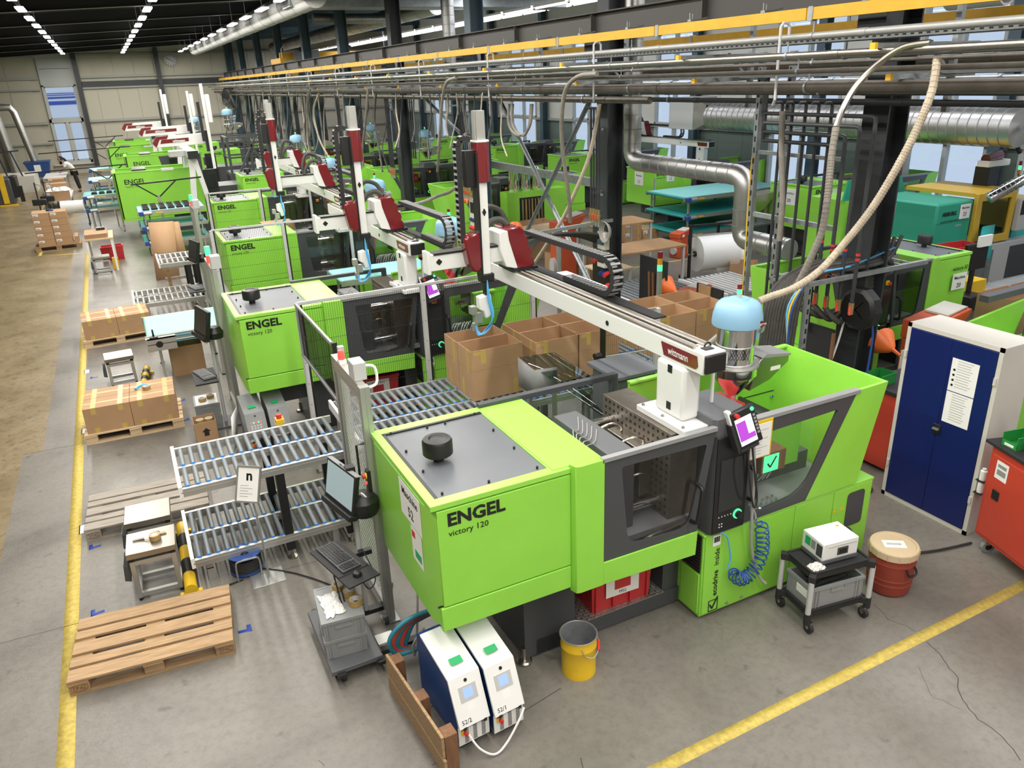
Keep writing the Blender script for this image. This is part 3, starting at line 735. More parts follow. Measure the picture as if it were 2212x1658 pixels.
    B().prism([(3.02,2.19),(3.15,2.21),(3.16,2.05),(3.13,1.97),(3.08,1.96),(3.06,2.04),(3.02,2.06)],'y',CY-.2,CY-.1).build('gripper_body','robotwhite',g,bevel=.01)
    B().box(2.93,CY-.19,2.02,2.99,CY-.11,2.10).box(2.97,CY-.18,1.92,3.05,CY-.12,2.02).box(2.95,CY-.17,1.84,3.0,CY-.13,1.92).build('gripper_fingers','alu',g)
    h = B()
    for k in range(7):
        h.tube([(3.11,CY-.21,2.36),(3.10+.004*k,CY-.22,2.2),(3.13,CY-.22-.01*k,2.0),(3.14-.015*k,CY-.2,1.88-.008*k),(3.04-.01*k,CY-.2,1.80),(2.98,CY-.17,1.86+.006*k)],.005,5,5)
    h.build('air_lines','lightblue',g)
    return t
R1 = make_robot(); R1['label'] = 'white linear robot on the machine numbered 52'
kids_index()
MOVE = ('carriage','slide_cover','arm_chain','cross_beam','arm','cable_chain','cable_hose','wrist','chain_bracket')
def put_robot(dx,dy,dz,shift,label,sx=0):
    r = copy_tree(R1, loc=(3.5+dx,4.33+dy,1.735+dz), label=label)
    for k in [k for k in bpy.data.objects if k.parent == r]:
        if k.name.split('.')[0] in MOVE: k.location = (sx if k.name.split('.')[0] in ('arm','wrist','slide_cover','arm_chain') else 0, shift, 0)
    return r
put_robot(-.42,5.0,.02,-2.15,'white linear robot above the fenced cell beside the teal belt')
put_robot(.03,9.9,0,-1.74,'white linear robot between the two blue hoppers, cardboard stack below',-.5)
put_robot(.42,15.1,0,-2.84,'white linear robot hindmost of the small machines, dark maintenance platform behind',-.2)
# ================================================================== packing side: pallets, cartons, roller tracks, scales
def pallet(x, y, rz, label, m='wood', mside=None, group=None):
    """EUR pallet 1.2 x 0.8, (x,y) = centre"""
    t = thing('pallet',label,'pallet',(x,y,0),group,rz)
    mside = mside or m
    for k,(w,yc) in enumerate(((.145,-.3275),(.10,-.175),(.145,0),(.10,.175),(.145,.3275))):
        MB().box(-.6,yc-w/2,.122,.6,yc+w/2,.144).build('deck_board',m,t,bevel=.003)
    for xx in (-.5275,0,.5275): MB().box(xx-.0725,-.4,.1,xx+.0725,.4,.122).build('cross_board',mside,t)
    for yy in (-.3375,0,.3375):
        for xx in (-.5275,0,.5275): MB().box(xx-.0725,yy-.05,.022,xx+.0725,yy+.05,.1).build('block',mside,t,bevel=.003)
        MB().box(-.6,yy-.05,0,.6,yy+.05,.022).build('bottom_board',mside,t)
    return t
def epal(t, xs=(-.5275,.5275), s='EPAL'):
    for x in xs:
        text(s,.045,'wood_brown',(x-.045,-.3895,.045),(1,0,0),(0,0,1),t)
        pts = [(x+.06*math.cos(a*math.pi/10),-.389,.06+.032*math.sin(a*math.pi/10)) for a in range(21)]
        MB().tube(pts,.0018,4).build('brand_mark','wood_brown',t)
pA = pallet(-.467,5.95,-.095,'empty brown pallet lying beside the yellow floor line','wood_x','wood'); epal(pA)
pB = pallet(-.40,8.33,-.05,'weathered grey pallet lying behind the steel scales','wood_grey','wood_grey'); epal(pB,(-.5275,))
pC = pallet(-.44,10.93,-.035,'pale pallet loaded with taped cartons, tape roll on top','wood_new')
pD = pallet(-.56,15.52,.06,'pale pallet loaded with taped cartons beside the mint belt','wood_new')
def carton(x,y,z,w,d,h,rz,label,group=None,tapes=True,sides=True,lab=False):
    t = thing('carton',label,'carton',(x,y,z),group,rz)
    b = MB().box(-w/2,-d/2,0,w/2,d/2,h).build('box','card',t,bevel=.003)
    if tapes:
        MB().box(-w/2+.0,-.022,h,w/2,.022,h+.0012).build('tape','tape',t)
        for s in (-.28,.30):
            MB().box(w*s-.03,-d/2-.0012,h-.09,w*s+.03,-d/2,h).box(w*s-.03,-d/2-.0012,h,w*s+.03,d/2,h+.0015).build('tape','tape',t)
            MB().box(w*s-.03,-d/2-.0012,0,w*s+.03,-d/2,.07).build('tape','tape',t)
    MB().box(-w/2,-.0015,h+.0001,w/2,.0015,h+.0006).build('flap_seam','wood_brown',b)
    if lab:
        MB().box(-w/2+.03,-d/2-.0015,h*.55,-w/2+.17,-d/2,h*.9).build('shipping_label','papers',t)
        MB().box(-w/2+.04,-d/2-.0022,h*.6,-w/2+.12,-d/2-.0014,h*.66).box(-w/2+.04,-d/2-.0022,h*.72,-w/2+.15,-d/2-.0014,h*.75).build('print','black',t)
    return t
def on(pal, dx, dy):
    a = pal.rotation_euler.z; c,s = math.cos(a),math.sin(a)
    return pal.location.x+c*dx-s*dy, pal.location.y+s*dx+c*dy
for pal,nm in ((pC,'pallet beside the steel scale'),(pD,'pallet beside the mint belt')):
    for i in (-1,1):
        for j in (-1,1):
            x,y = on(pal,i*.278,j*.19)
            carton(x,y,.1445,.552,.372,.345,pal.rotation_euler.z,'long taped brown carton on the '+nm,'cartons on the '+nm)
# stacked labelled cartons far down the aisle
pE = pallet(-1.97,26.5,.02,'brown pallet under the tall stack of labelled cartons','wood')
for k in range(5):
    for i in (-1,1):
        x,y = on(pE,i*.225-.05,-.18)
        carton(x,y,.1445+k*.19,.44,.36,.187,.02,'small labelled carton in the tall stack on the pallet','cartons of the tall labelled stack',tapes=False,lab=True)
        if k<4 or True:
            x,y = on(pE,i*.225-.05,.19); carton(x,y,.1445+k*.19,.44,.36,.187,.02,'small carton in the hind row of the tall stack on the pallet','hind cartons of the tall stack',tapes=False)
for k in range(2):
    x,y = on(pE,.505,-.2+.38*k); carton(x,y,.1445,.10,.34,.2,.02,'narrow carton standing at the end of the tall stack','narrow cartons at the stack end',tapes=False)
MB((-2.0,26.5,1.095)).tube([(-2.08,26.5,1.11),(-2.02,26.58,1.13),(-1.93,26.56,1.12),(-1.92,26.46,1.11),(-2.0,26.43,1.12),(-2.08,26.5,1.11)],.02,6,4).build('tape_dispenser','blue')
tag(bpy.data.objects['tape_dispenser'],'blue tape dispenser lying on the tall carton stack','tape dispenser')
# ---------------------------------------------------------------- roller tracks
def roller_track(name,label,x0,x1,lanes,z,pitch,parts,rollmat='rollgrey',capmat='rollblue',r=.024,rail='alu',skip=(),axis_tilt=0,railh=.09,cap=True):
    """rollers lie across (along Y); lanes = [(y0,y1),..]; z = roller top"""
    t = thing(name,label,'roller conveyor',(x0,lanes[0][0],0))
    ys = [lanes[0][0]]+[(lanes[k][1]+lanes[k+1][0])/2 for k in range(len(lanes)-1)]+[lanes[-1][1]]
    for y in ys:
        MB(t).box(x0,y-.018,z-railh,x1,y+.018,z-.012).box(x0,y-.02,z-railh*.55,x1,y+.02,z-railh*.45).build('side_rail',rail,t)
    MB(t).box(x0-.02,ys[0]-.02,z-railh,x0+.012,ys[-1]+.02,z+.012).build('end_rail','white',t)
    n = int((x1-x0-.06)/pitch)
    for li,(a,b) in enumerate(lanes):
        first = None
        for k in range(n+1):
            x = x0+.06+k*pitch
            if first is None:
                o = MB().cyl((0,a+.03-t.location.y,z-r),(0,b-.03-t.location.y,z-r),r,12).build('roller',rollmat,t); o.location.x = x-x0; first = o
                if cap: cp = MB().cyl((0,a+.018-t.location.y,z-r),(0,a+.034-t.location.y,z-r),r*1.08,12).build('roller_cap',capmat,o)
            else:
                o = first.copy(); COL.objects.link(o); o.parent = t; o.location.x = x-x0
                if cap: c = cp.copy(); COL.objects.link(c); c.parent = o
    parts(t)
    return t
def legs(t, xs, ys, z, m='black', w=.08, foot=True):
    for x in xs:
        for y in ys:
            MB(t).box(x-w/2,y-.03,.10,x+w/2,y+.03,z).build('leg',m,t)
            MB(t).cyl((x,y,.012),(x,y,.1),.009,8).cyl((x,y,0),(x,y,.012),.045,12).build('levelling_foot','steel',t)
        MB(t).bar((x,ys[0],.14),(x,ys[-1],.14),.06,.08).build('foot_beam',m,t)
def up_parts(t):
    legs(t,(.79,1.38),(6.65,7.50),.93)
roller_track('roller_conveyor','grey roller track, upper of the two tiers beside the scales',-.05,1.50,[(6.63,7.08),(7.08,7.53)],1.015,.088,up_parts)
def low_parts(t):
    MB(t).box(.02,6.66,.12,.08,6.70,.2).box(1.2,6.66,.0,1.26,6.70,.2).box(.02,7.5,.0,.08,7.54,.2).box(1.2,7.5,.0,1.26,7.54,.2).box(.02,6.66,0,.08,6.70,.13).build('foot_post','alu',t)
roller_track('roller_conveyor','grey roller track, lower of the two tiers beside the scales',-.08,1.38,[(6.63,7.10),(7.10,7.57)],.285,.083,low_parts)
def in_parts(t):
    legs(t,(1.7,2.9,4.3,5.6),(6.93,7.95),.88,'grey')
roller_track('roller_conveyor','grey roller track inside the fence carrying the open cartons',1.62,6.75,[(6.86,7.22),(7.22,7.60),(7.60,8.0)],.965,.088,in_parts)
# sign on a stand
t = thing('sign_stand','white framed notice on a thin grey stand with square base','sign',(.50,6.42,0))
MB(t).box(.36,6.30,0,.66,6.55,.008).build('base_plate','alu',t,bevel=.002)
MB(t).tube([(.52,6.42,.005),(.52,6.42,.5),(.50,6.43,.85)],.009,8,3).build('pole','grey',t)
def tilted_sign(t,c,w,h,xd,ud):
    c,xd,ud = Vector(c),Vector(xd).normalized(),Vector(ud).normalized(); n = xd.cross(ud)
    def quad(a,b,e,f,dz0,dz1):
        vs = [c+xd*i+ud*j+n*k for k in (dz0,dz1) for i,j in ((a,b),(e,b),(e,f),(a,f))]
        return vs,[(3,2,1,0),(4,5,6,7),(0,1,5,4),(1,2,6,5),(2,3,7,6),(3,0,4,7)]
    b = MB(t).add(*quad(-w/2,-h/2,w/2,h/2,-.004,0)).build('sheet','papers',t)
    f = MB(t)
    for q in ((-w/2-.014,-h/2-.014,-w/2,h/2+.014),(w/2,-h/2-.014,w/2+.014,h/2+.014),(-w/2,-h/2-.014,w/2,-h/2),(-w/2,h/2,w/2,h/2+.014)): f.add(*quad(*q,-.008,.008))
    f.build('frame','alu',b)
    text('n',h*.42,'black',c+xd*(-w*.12)+ud*(h*.12)+n*.001,xd,ud,b,t,bold=.03)
    g = MB(t)
    for k in range(5): g.add(*quad(-w*.38,-h*.05-k*h*.08,-w*.38+w*(.6 if k%2 else .4),-h*.05-k*h*.08+h*.012,.0005,.0012))
    g.build('print','grey',b)
tilted_sign(t,(.49,6.42,1.0),.20,.30,(.80,-.60,0),(.25,.25,.93))
# bench scales on aluminium frames
def scale(x,y,rz,label,feet=True,h=.50,plain=False,tall=.055):
    t = thing('bench_scale',label,'scale',(x,y,0),None,rz)
    if feet:
        for sx in (-1,1):
            for sy in (-1,1):
                l = MB().box(sx*.17-.02,sy*.15-.02,.03,sx*.17+.02,sy*.15+.02,h-.09).build('leg','alu',t,bevel=.003)
                MB().cyl((sx*.17,sy*.15,0),(sx*.17,sy*.15,.03),.016,10).build('foot','black',l)
        for z in (.06,h-.11):
            for s in (-1,1):
                MB().box(-.15,s*.15-.02,z-.02,.15,s*.15+.02,z+.02).build('cross_bar','alu',t); MB().box(s*.17-.02,-.13,z-.02,s*.17+.02,.13,z+.02).build('cross_bar','alu',t)
        for sx in (-1,1):
            for sy in (-1,1): MB().box(sx*.17-.022,sy*.15-.022,h-.09,sx*.17+.022,sy*.15+.022,h-.07).build('corner_cap','black',t)
    MB().box(-.17,-.15,h-.07,.17,.15,h-tall).build('load_cell_frame','tempblue',t)
    MB().box(-.205,-.19,h-tall,.205,.19,h).build('platform','scalesteel',t,bevel=.004)
    d = MB().prism([(-.26,h-.28),(-.21,h-.30),(-.21,h-.14),(-.245,h-.12)],'y',-.14,.10).build('display','anthracite',t,bevel=.004)
    MB().prism([(-.258,h-.235),(-.2475,h-.14),(-.2505,h-.14),(-.2610,h-.235)],'y',-.10,.06).build('display_screen','screen_pale',d)
    return t
scale(-.385,6.80,-.05,'steel bench scale with a tape dispenser on its platform')
scale(-.39,7.45,-.05,'steel bench scale with an empty platform, touching the roller track end',h=.46)
scale(-.55,12.9,.05,'steel bench scale standing beside the mint belt',h=.46)
scale(-.80,21.95,.05,'low steel scale under the packing table',h=.42)
# tape dispenser with glove on the first scale
t = thing('tape_dispenser','hand tape dispenser with brown roll lying on the steel scale','tape dispenser',(-.36,6.80,.5))
MB(t).lathe((-.345,6.78,.502),[(.026,0),(.047,0),(.047,.048),(.026,.048),(.026,0)],20).build('tape_roll','taperoll',t)
MB(t).lathe((-.345,6.78,.502),[(.008,.0),(.025,.0),(.025,.047),(.008,.05)],16).build('roll_core','papers',t)
MB(t).tube([(-.42,6.83,.52),(-.47,6.845,.515),(-.53,6.85,.513)],.016,8,3).build('handle','white',t)
MB(t).box(-.43,6.78,.502,-.38,6.86,.53).box(-.38,6.83,.505,-.30,6.86,.535).build('dispenser_frame','chrome',t)
MB(t).box(-.30,6.83,.51,-.25,6.865,.514).build('tape_end','taperoll',t)
# yellow black impact bars
def guard_tube(p,q,r,label,n=5):
    t = thing('impact_bar',label,'impact guard',(p[0],p[1],0)); p,q = Vector(p),Vector(q)
    for k in range(n):
        MB(t).cyl(p.lerp(q,k/n),p.lerp(q,(k+1)/n),r,16).build('band','yellow' if k%2==0 else 'stripe',t)
    d = (q-p).normalized(); s = d.cross(Vector((0,0,1)))
    for k in (.03,.97):
        c = p.lerp(q,k); MB(t).bar(c-s*(r+.04)-Vector((0,0,c.z-.02)),c+s*(r+.04)-Vector((0,0,c.z-.02)),.05,.035).build('bracket','yellow',t)
    return t
guard_tube((-.145,6.47,.075),(-.125,7.68,.075),.055,'yellow and black impact bar at the end of the lower roller track')
guard_tube((-.28,12.3,.09),(-.2,13.1,.09),.055,'yellow and black impact bar under the mint belt')
guard_tube((-.10,14.35,.42),(.86,14.35,.42),.05,'yellow and black bar along the back of the mint belt',6)
# blue cable reel
t = thing('cable_reel','blue cable reel under the lower roller track','cable reel',(.36,6.66,0))
MB(t).lathe((.36,6.66,.02),[(.06,.0),(.15,.0),(.15,.016),(.07,.02),(.07,.16),(.15,.165),(.155,.18),(.03,.185)],26).build('drum','airblue',t)
for k in range(8): MB(t).lathe((.36,6.66,.045+k*.015),[(.07,-.007),(.142,-.007),(.147,0),(.142,.007),(.07,.007)],26).build('cable_turn','rubber',t)
MB(t).lathe((.36,6.66,.20),[(.0,.03),(.05,.028),(.065,0)],18).build('socket_plate','black',t)
MB(t).cyl((.36,6.66,.228),(.36,6.66,.236),.024,14).build('socket','red',t)
MB(t).tube([(.26,6.49,.01),(.26,6.49,.18),(.30,6.49,.21),(.42,6.49,.21),(.47,6.50,.18),(.47,6.50,.01)],.009,8,3).build('carry_frame','galv',t)
for k,pts in enumerate(([(.48,6.60,.012),(.75,6.35,.012),(1.0,6.0,.012),(1.1,5.75,.012),(1.25,5.5,.012),(1.42,5.6,.012),(1.5,5.75,.012)],[(.3,6.5,.012),(.05,6.45,.012),(-.12,6.4,.012),(-.17,6.7,.012),(-.2,6.9,.012)])):
    tag(MB(Vector(pts[0])).tube(pts,.007,6,6).build('cable','rubber'),['black cable running from the blue reel to the mesh door','black cable running from the blue reel to the scale'][k],'cable')
# floor labels
for k,(x,y,rz) in enumerate(((181,1142,0),(184,930,0),(188,802,0))):
    p = PZ(x,y); o = MB(p).box(p.x-.035,p.y-.09,0,p.x+.035,p.y+.09,.001).build('floor_label','papers'); tag(o,['paper location label on the floor beside the grey pallet','paper location label on the floor at the carton pallet','paper location label on the floor beside the small scale'][k],'label')
    MB(p).box(p.x-.045,p.y-.1,.0,p.x+.045,p.y+.1,.0006).build('label_border','bluetape',o).location = (0,0,0)
# ---------------------------------------------------------------- computer station beside machine 52
def keyboard(t,parent,c,xd,w=.44,d=.16):
    c = Vector(c); xd = Vector(xd).normalized(); yd = Vector((0,0,1)).cross(xd)
    def bx(a,b,e,f,z0,z1):
        return [c+xd*i+yd*j+Vector((0,0,k)) for k in (z0,z1) for i,j in ((a,b),(e,b),(e,f),(a,f))],[(3,2,1,0),(4,5,6,7),(0,1,5,4),(1,2,6,5),(2,3,7,6),(3,0,4,7)]
    k_ = MB(t).add(*bx(-w/2,-d/2,w/2,d/2,0,.018)).build('keyboard_body','anthracite',parent,bevel=.004)
    g = MB(t)
    for r in range(6):
        for q in range(20):
            if q in (15,): continue
            a = -w/2+.012+q*.0208; b = -d/2+.014+r*.0235
            g.add(*bx(a,b,a+.0165,b+.018,.018,.024))
    g.build('keys','black',k_,kind='stuff')
t = thing('computer_stand','wheeled computer stand with monitor and keyboard tray by the mesh door','computer stand',(1.15,5.36,0))
MB(t).cyl((1.15,5.36,.10),(1.165,5.36,1.17),.022,14).build('pole','lightgrey',t)
MB(t).box(.74,4.70,.085,.80,5.60,.115).box(1.05,4.70,.085,1.11,5.60,.115).build('base_rails','black',t)
MB(t).box(.70,4.74,.10,1.10,5.55,.14).build('base_tray','darkgrey',t,bevel=.004)
MB(t).box(1.05,4.80,.085,1.56,4.86,.125).box(1.05,5.33,.085,1.33,5.40,.125).build('base_arm','black',t)
for x,y in ((.79,4.78),(.76,5.5),(1.28,5.25),(1.52,4.83)):
    w = MB(t).cyl((x-.016,y,.04),(x+.016,y,.04),.04,14).build('caster','rubber',t); MB(t).cyl((x-.018,y,.04),(x+.018,y,.04),.02,10).build('hub','lightgrey',w)
    MB(t).box(x-.022,y-.02,.05,x+.022,y+.02,.09).build('caster_fork','darkgrey',t)
MB(t).box(1.13,5.33,1.12,1.20,5.40,1.48).build('monitor_mast','black',t)
mo = MB(t); mc = Vector((1.08,5.42,1.30)); mx = Vector((.22,-.975,0)).normalized(); mu = Vector((.20,.045,.98)).normalized(); mn = mx.cross(mu)
def mbx(a,b,e,f,k0,k1): return [mc+mx*i+mu*j+mn*k for k in (k0,k1) for i,j in ((a,b),(e,b),(e,f),(a,f))],[(3,2,1,0),(4,5,6,7),(0,1,5,4),(1,2,6,5),(2,3,7,6),(3,0,4,7)]
mon = MB(t).add(*mbx(-.235,-.16,.235,.16,-.04,0)).build('monitor','black',t,bevel=.006)
MB(t).add(*mbx(-.215,-.13,.215,.145,0,.002)).build('screen','screen_pale',mon)
MB(t).add(*mbx(-.24,-.21,.24,-.16,-.05,.03)).build('soundbar','black',mon,bevel=.01)
MB(t).add(*mbx(-.24,.16,.24,.165,-.045,.0)).build('name_strip','grey',mon)
text('Maschine 52',.035,'black',mc+mx*(-.06)+mu*.166+mn*(-.004),mx,-mn,mon,t)
MB(t).lathe((1.22,5.26,1.10),[(.0,0),(.10,.0),(.115,.03),(.115,.12),(.08,.17),(0,.18)],18).build('label_printer','black',t)
MB(t).box(1.0,5.28,.70,1.24,5.33,.74).box(1.0,5.2,.60,1.04,5.3,.74).build('tray_arm','black',t)
ky = Vector((.98,5.22,0)); kx = Vector((.24,-.97,0))
tr = MB(t); a = Vector((.97,.24,0))
def tb(c,u0,u1,v0,v1,z0,z1): return [c+kx*u+a*v+Vector((0,0,z)) for z in (z0,z1) for u,v in ((u0,v0),(u1,v0),(u1,v1),(u0,v1))],[(3,2,1,0),(4,5,6,7),(0,1,5,4),(1,2,6,5),(2,3,7,6),(3,0,4,7)]
MB(t).add(*tb(ky,-.30,.18,-.13,.13,.735,.75)).add(*tb(ky,.10,.34,-.13,.14,.728,.743)).build('keyboard_tray','blackmatt',t,bevel=.003)
kbd = thing('keyboard','black keyboard on the tray of the near computer stand','keyboard',(ky.x,ky.y,.75)); keyboard(kbd,kbd,(ky.x+kx.x*-.06,ky.y+kx.y*-.06,.751),kx)
ms = MB((ky.x+kx.x*.24,ky.y+kx.y*.24,.745)); cc = ky+kx*.24
ms.lathe((cc.x,cc.y,.744),[(.035,0),(.036,.012),(.028,.028),(.012,.035),(0,.036)],14).build('mouse','black'); tag(bpy.data.objects['mouse'],'black computer mouse on the tray beside the near keyboard','mouse')
MB(t).tube([(1.17,5.30,1.2),(1.20,5.22,1.3),(1.26,5.18,1.2),(1.30,5.2,1.12),(1.25,5.16,1.15)],.007,6,5).build('power_cord','white',t)
MB(t).tube([(1.05,5.1,.74),(1.12,5.05,.55),(1.2,5.1,.6),(1.16,5.25,.78)],.005,5,5).tube([(.88,5.1,.73),(.9,5.05,.5),(.93,5.06,.42),(.92,5.1,.6)],.006,5,4).build('cords','rubber',t)
# two stacked grey crates with tape rolls
def crate(x,y,z,w,d,h,rz,label,m='plasticgrey',group=None,cat='crate',openz=.03,handle=True):
    t = thing('plastic_crate',label,cat,(x,y,z),group,rz)
    wl = .012
    b = MB().box(-w/2,-d/2,0,w/2,d/2,.012).box(-w/2,-d/2,.012,-w/2+wl,d/2,h).box(w/2-wl,-d/2,.012,w/2,d/2,h).box(-w/2+wl,-d/2,.012,w/2-wl,-d/2+wl,h).box(-w/2+wl,d/2-wl,.012,w/2-wl,d/2,h).build('crate_body',m,t)
    MB().box(-w/2-.01,-d/2-.01,h-.025,w/2+.01,-d/2,h).box(-w/2-.01,d/2,h-.025,w/2+.01,d/2+.01,h).box(-w/2-.01,-d/2,h-.025,-w/2,d/2,h).box(w/2,-d/2,h-.025,w/2+.01,d/2,h).build('rim',m,t)
    rb = MB()
    for s in (-1,1):
        for k in (.36,.42): rb.box(s*w*k-.005,-d/2-.008,.01,s*w*k+.005,-d/2,h-.025).box(s*w*k-.005,d/2,.01,s*w*k+.005,d/2+.008,h-.025)
        for k in (-.36,.36): rb.box(s*(w/2+.004)-.004,d*k-.005,.01,s*(w/2+.004)+.004,d*k+.005,h-.025)
    rb.build('ribs',m,t,kind='stuff')
    if handle: MB().box(-.07,-d/2-.008,h-.075,.07,-d/2,h-.06).box(-.07,-d/2-.008,h-.06,-.062,-d/2,h-.025).box(.062,-d/2-.008,h-.06,.07,-d/2,h-.025).build('grip',m,t)
    return t
crate(.885,5.10,.141,.31,.45,.17,-.10,'grey plastic crate, lower one of the stack on the computer stand')
c2 = crate(.885,5.10,.313,.31,.45,.17,-.10,'grey plastic crate, upper one of the stack, closed by its lid')
MB().box(-.15,-.22,.155,.15,.22,.168).build('lid','plasticgrey',c2)
def tape_roll(x,y,z,label,r=.05,h=.048,flat=True,tilt=None,group='brown tape rolls'):
    t = thing('tape_roll',label,'tape roll',(x,y,z),group)
    MB().lathe((0,0,0),[(r*.76,0),(r,0),(r,h),(r*.76,h),(r*.76,0)],24).build('tape','taperoll',t)
    MB().lathe((0,0,0),[(r*.70,.001),(r*.76,.001),(r*.76,h-.001),(r*.70,h-.001),(r*.70,.001)],24).build('core','papers',t)
    if tilt: t.rotation_euler = tilt
    return t
tape_roll(.93,5.26,.485,'brown tape roll on the crate lid, nearest to the monitor')
tape_roll(.985,5.13,.485,'brown tape roll in the middle of the crate lid')
tape_roll(1.0,5.00,.485,'brown tape roll at the front edge of the crate lid',r=.055)
def crumple(name,mat_,c,sx,sy,h,label,cat,seed=3,n=12):
    rnd = random.Random(seed); pts = []
    for j in range(n):
        for i in range(n):
            u,v = i/(n-1)*2-1, j/(n-1)*2-1; e = max(abs(u),abs(v)); q = 1-.25*rnd.random()
            pts.append((c[0]+u*sx/2*q, c[1]+v*sy/2*q, c[2]+.004+h*(1-e**3)*(.35+.65*rnd.random())))
    o = MB(c).grid(pts,n).build(name,mat_,solid=.002,smooth=False); return tag(o,label,cat)
crumple('film_bag','film',(.83,5.08,.484),.17,.34,.035,'crumpled clear plastic bags lying beside the tape rolls','plastic bag')
tag(MB((1.03,4.95,.141)).box(1.11,4.88,.127,1.25,5.0,.129).build('paper_label','papers'),'white paper with barcode lying on the stand foot','paper')
# ================================================================== safety fences
def wire_panel(t, a, b, z0, z1, parent, sp=.025, sph=.2, r=.0016, m='black', frame=None):
    """vertical wires with a few cross wires, from a to b (xy)"""
    a,b = Vector((a[0],a[1],0)),Vector((b[0],b[1],0)); L_ = (b-a).length; d = (b-a)/L_; mb = MB(t)
    n = int(L_/sp)
    for k in range(n+1):
        p = a+d*(k*L_/n); mb.cyl((p.x,p.y,z0),(p.x,p.y,z1),r,3,cap=False)
    m_ = max(2,int((z1-z0)/sph))
    for k in range(m_+1):
        z = z0+(z1-z0)*k/m_; mb.bar((a.x,a.y,z),(b.x,b.y,z),r*2.2,r*2.2)
    o = mb.build('wire_mesh',m,parent,kind='stuff')
    if frame: MB(t).bar((a.x,a.y,z1),(b.x,b.y,z1),.03,.03).bar((a.x,a.y,z0),(b.x,b.y,z0),.03,.03).build('panel_frame',frame,parent)
    return o
def post(t,x,y,z0,z1,w=.05,m='lightgrey',m2=None):
    o = MB(t).box(x-w/2,y-w/2,z0,x+w/2,y+w/2,z1).build('post',m,t)
    MB(t).box(x-w,y-w,z0,x+w,y+w,z0+.008).build('post_foot','steel',o)
    hb = MB(t)
    for k in range(int((z1-z0)/.25)): hb.cyl((x,y-w/2-.001,z0+.12+k*.25),(x,y-w/2+.001,z0+.12+k*.25),.006,6)
    hb.build('bolt_holes','black',o); return o
def back_fence(x0,x1,y,z0,z1,label,nposts,sp=.025,yl=None):
    t = thing('safety_fence',label,'fence',(x0,y,0))
    for k in range(nposts):
        x = x0+(x1-x0)*k/(nposts-1); post(t,x,y,0,z1)
        MB(t).box(x+.03,y-.015,z0,x+.05,y+.015,z1).build('clamp_strip','black',t)
    MB(t).bar((x0,y,z1),(x1,y,z1),.03,.03).build('top_rail','lightgrey',t)
    MB(t).bar((x0,y,z0+.25),(x1,y,z0+.25),.02,.03).bar((x0,y,z0),(x1,y,z0),.02,.03).build('lower_rail','black',t)
    wire_panel(t,(x0,y),(x1,y),z0,z1-.02,t,sp)
    return t
F1 = back_fence(1.46,4.35,8.28,.12,2.05,'black wire fence between the roller track and the second machine',3)
# short hanging panel over the roller track opening
t = F1
post(t,1.40,6.20,0,2.18); post(t,1.42,6.52,0,2.12,.045,'black')
MB(t).bar((1.44,8.26,2.05),(1.42,6.52,2.08),.025,.03).bar((1.44,8.26,1.48),(1.42,6.52,1.50),.025,.03).bar((1.44,8.2,1.48),(1.44,8.2,2.05),.03,.03).build('hanging_frame','grey',t)
wire_panel(t,(1.44,8.26),(1.42,6.52),1.48,2.05,t,.018)
# aluminium mesh door with switch box and red beacon
t = thing('mesh_door','aluminium mesh safety door beside the computer stand','safety door',(1.33,5.30,0))
for y,w in ((5.30,.075),(6.12,.06)):
    p = MB(t).box(1.33-w/2,y-w/2,.01,1.33+w/2,y+w/2,2.14).build('door_post','alu',t)
    MB(t).box(1.33-w/2-.001,y-.004,.05,1.33+w/2+.001,y+.004,2.13).box(1.33-.004,y-w/2-.001,.05,1.33+.004,y+w/2+.001,2.13).build('groove','grey',p)
    MB(t).box(1.33-.07,y-.07,0,1.33+.07,y+.07,.012).build('foot_plate','galv',p)
MB(t).box(1.30,5.34,2.06,1.36,6.1,2.14).build('lintel','alu',t); MB(t).box(1.30,5.34,2.02,1.36,6.1,2.05).build('door_top','alu',t); MB(t).box(1.30,5.34,.10,1.36,6.1,.14).build('door_bottom','alu',t)
MB(t).box(1.31,5.36,.14,1.35,5.39,2.02).box(1.31,6.04,.14,1.35,6.07,2.02).build('door_stile','alu',t)
dm = MB(t)
def zig(y0,y1,z0,z1,s):
    n = int((y1-y0)/s)
    for k in range(-int((z1-z0)/s),n):
        for sg in (1,-1):
            ya,za = y0+k*s, z0; yb,zb = y0+k*s+(z1-z0), z1
            if ya < y0: za += (y0-ya); ya = y0
            if yb > y1: zb -= (yb-y1); yb = y1
            if zb <= za: continue
            if sg < 0: ya,yb = y0+y1-ya, y0+y1-yb
            dm.bar((1.33,ya,za),(1.33,yb,zb),.0028,.0028)
zig(5.39,6.04,.14,2.02,.036)
dm.build('diamond_mesh','alu',t,kind='stuff')
b = MB(t).box(1.30,5.42,2.14,1.40,5.58,2.28).build('switch_box','lightgrey',t,bevel=.004)
MB(t).tube([(1.40,5.46,2.24),(1.47,5.44,2.22),(1.47,5.42,2.10),(1.40,5.40,2.08)],.012,6,4).build('conduit','white',t)
bc = MB(t).box(1.30,5.86,2.14,1.36,5.94,2.17).build('beacon_bracket','white',t)
MB(t).lathe((1.33,5.90,2.17),[(.028,0),(.03,.02),(.026,.05),(.02,.075),(0,.08)],16).build('beacon','led_red',t)
MB(t).tube([(1.29,5.33,1.66),(1.23,5.33,1.66),(1.23,5.33,1.40),(1.29,5.33,1.40)],.01,6).build('door_handle','black',t)
MB(t).box(1.27,5.26,1.25,1.30,5.32,1.45).build('switch_panel','black',t)
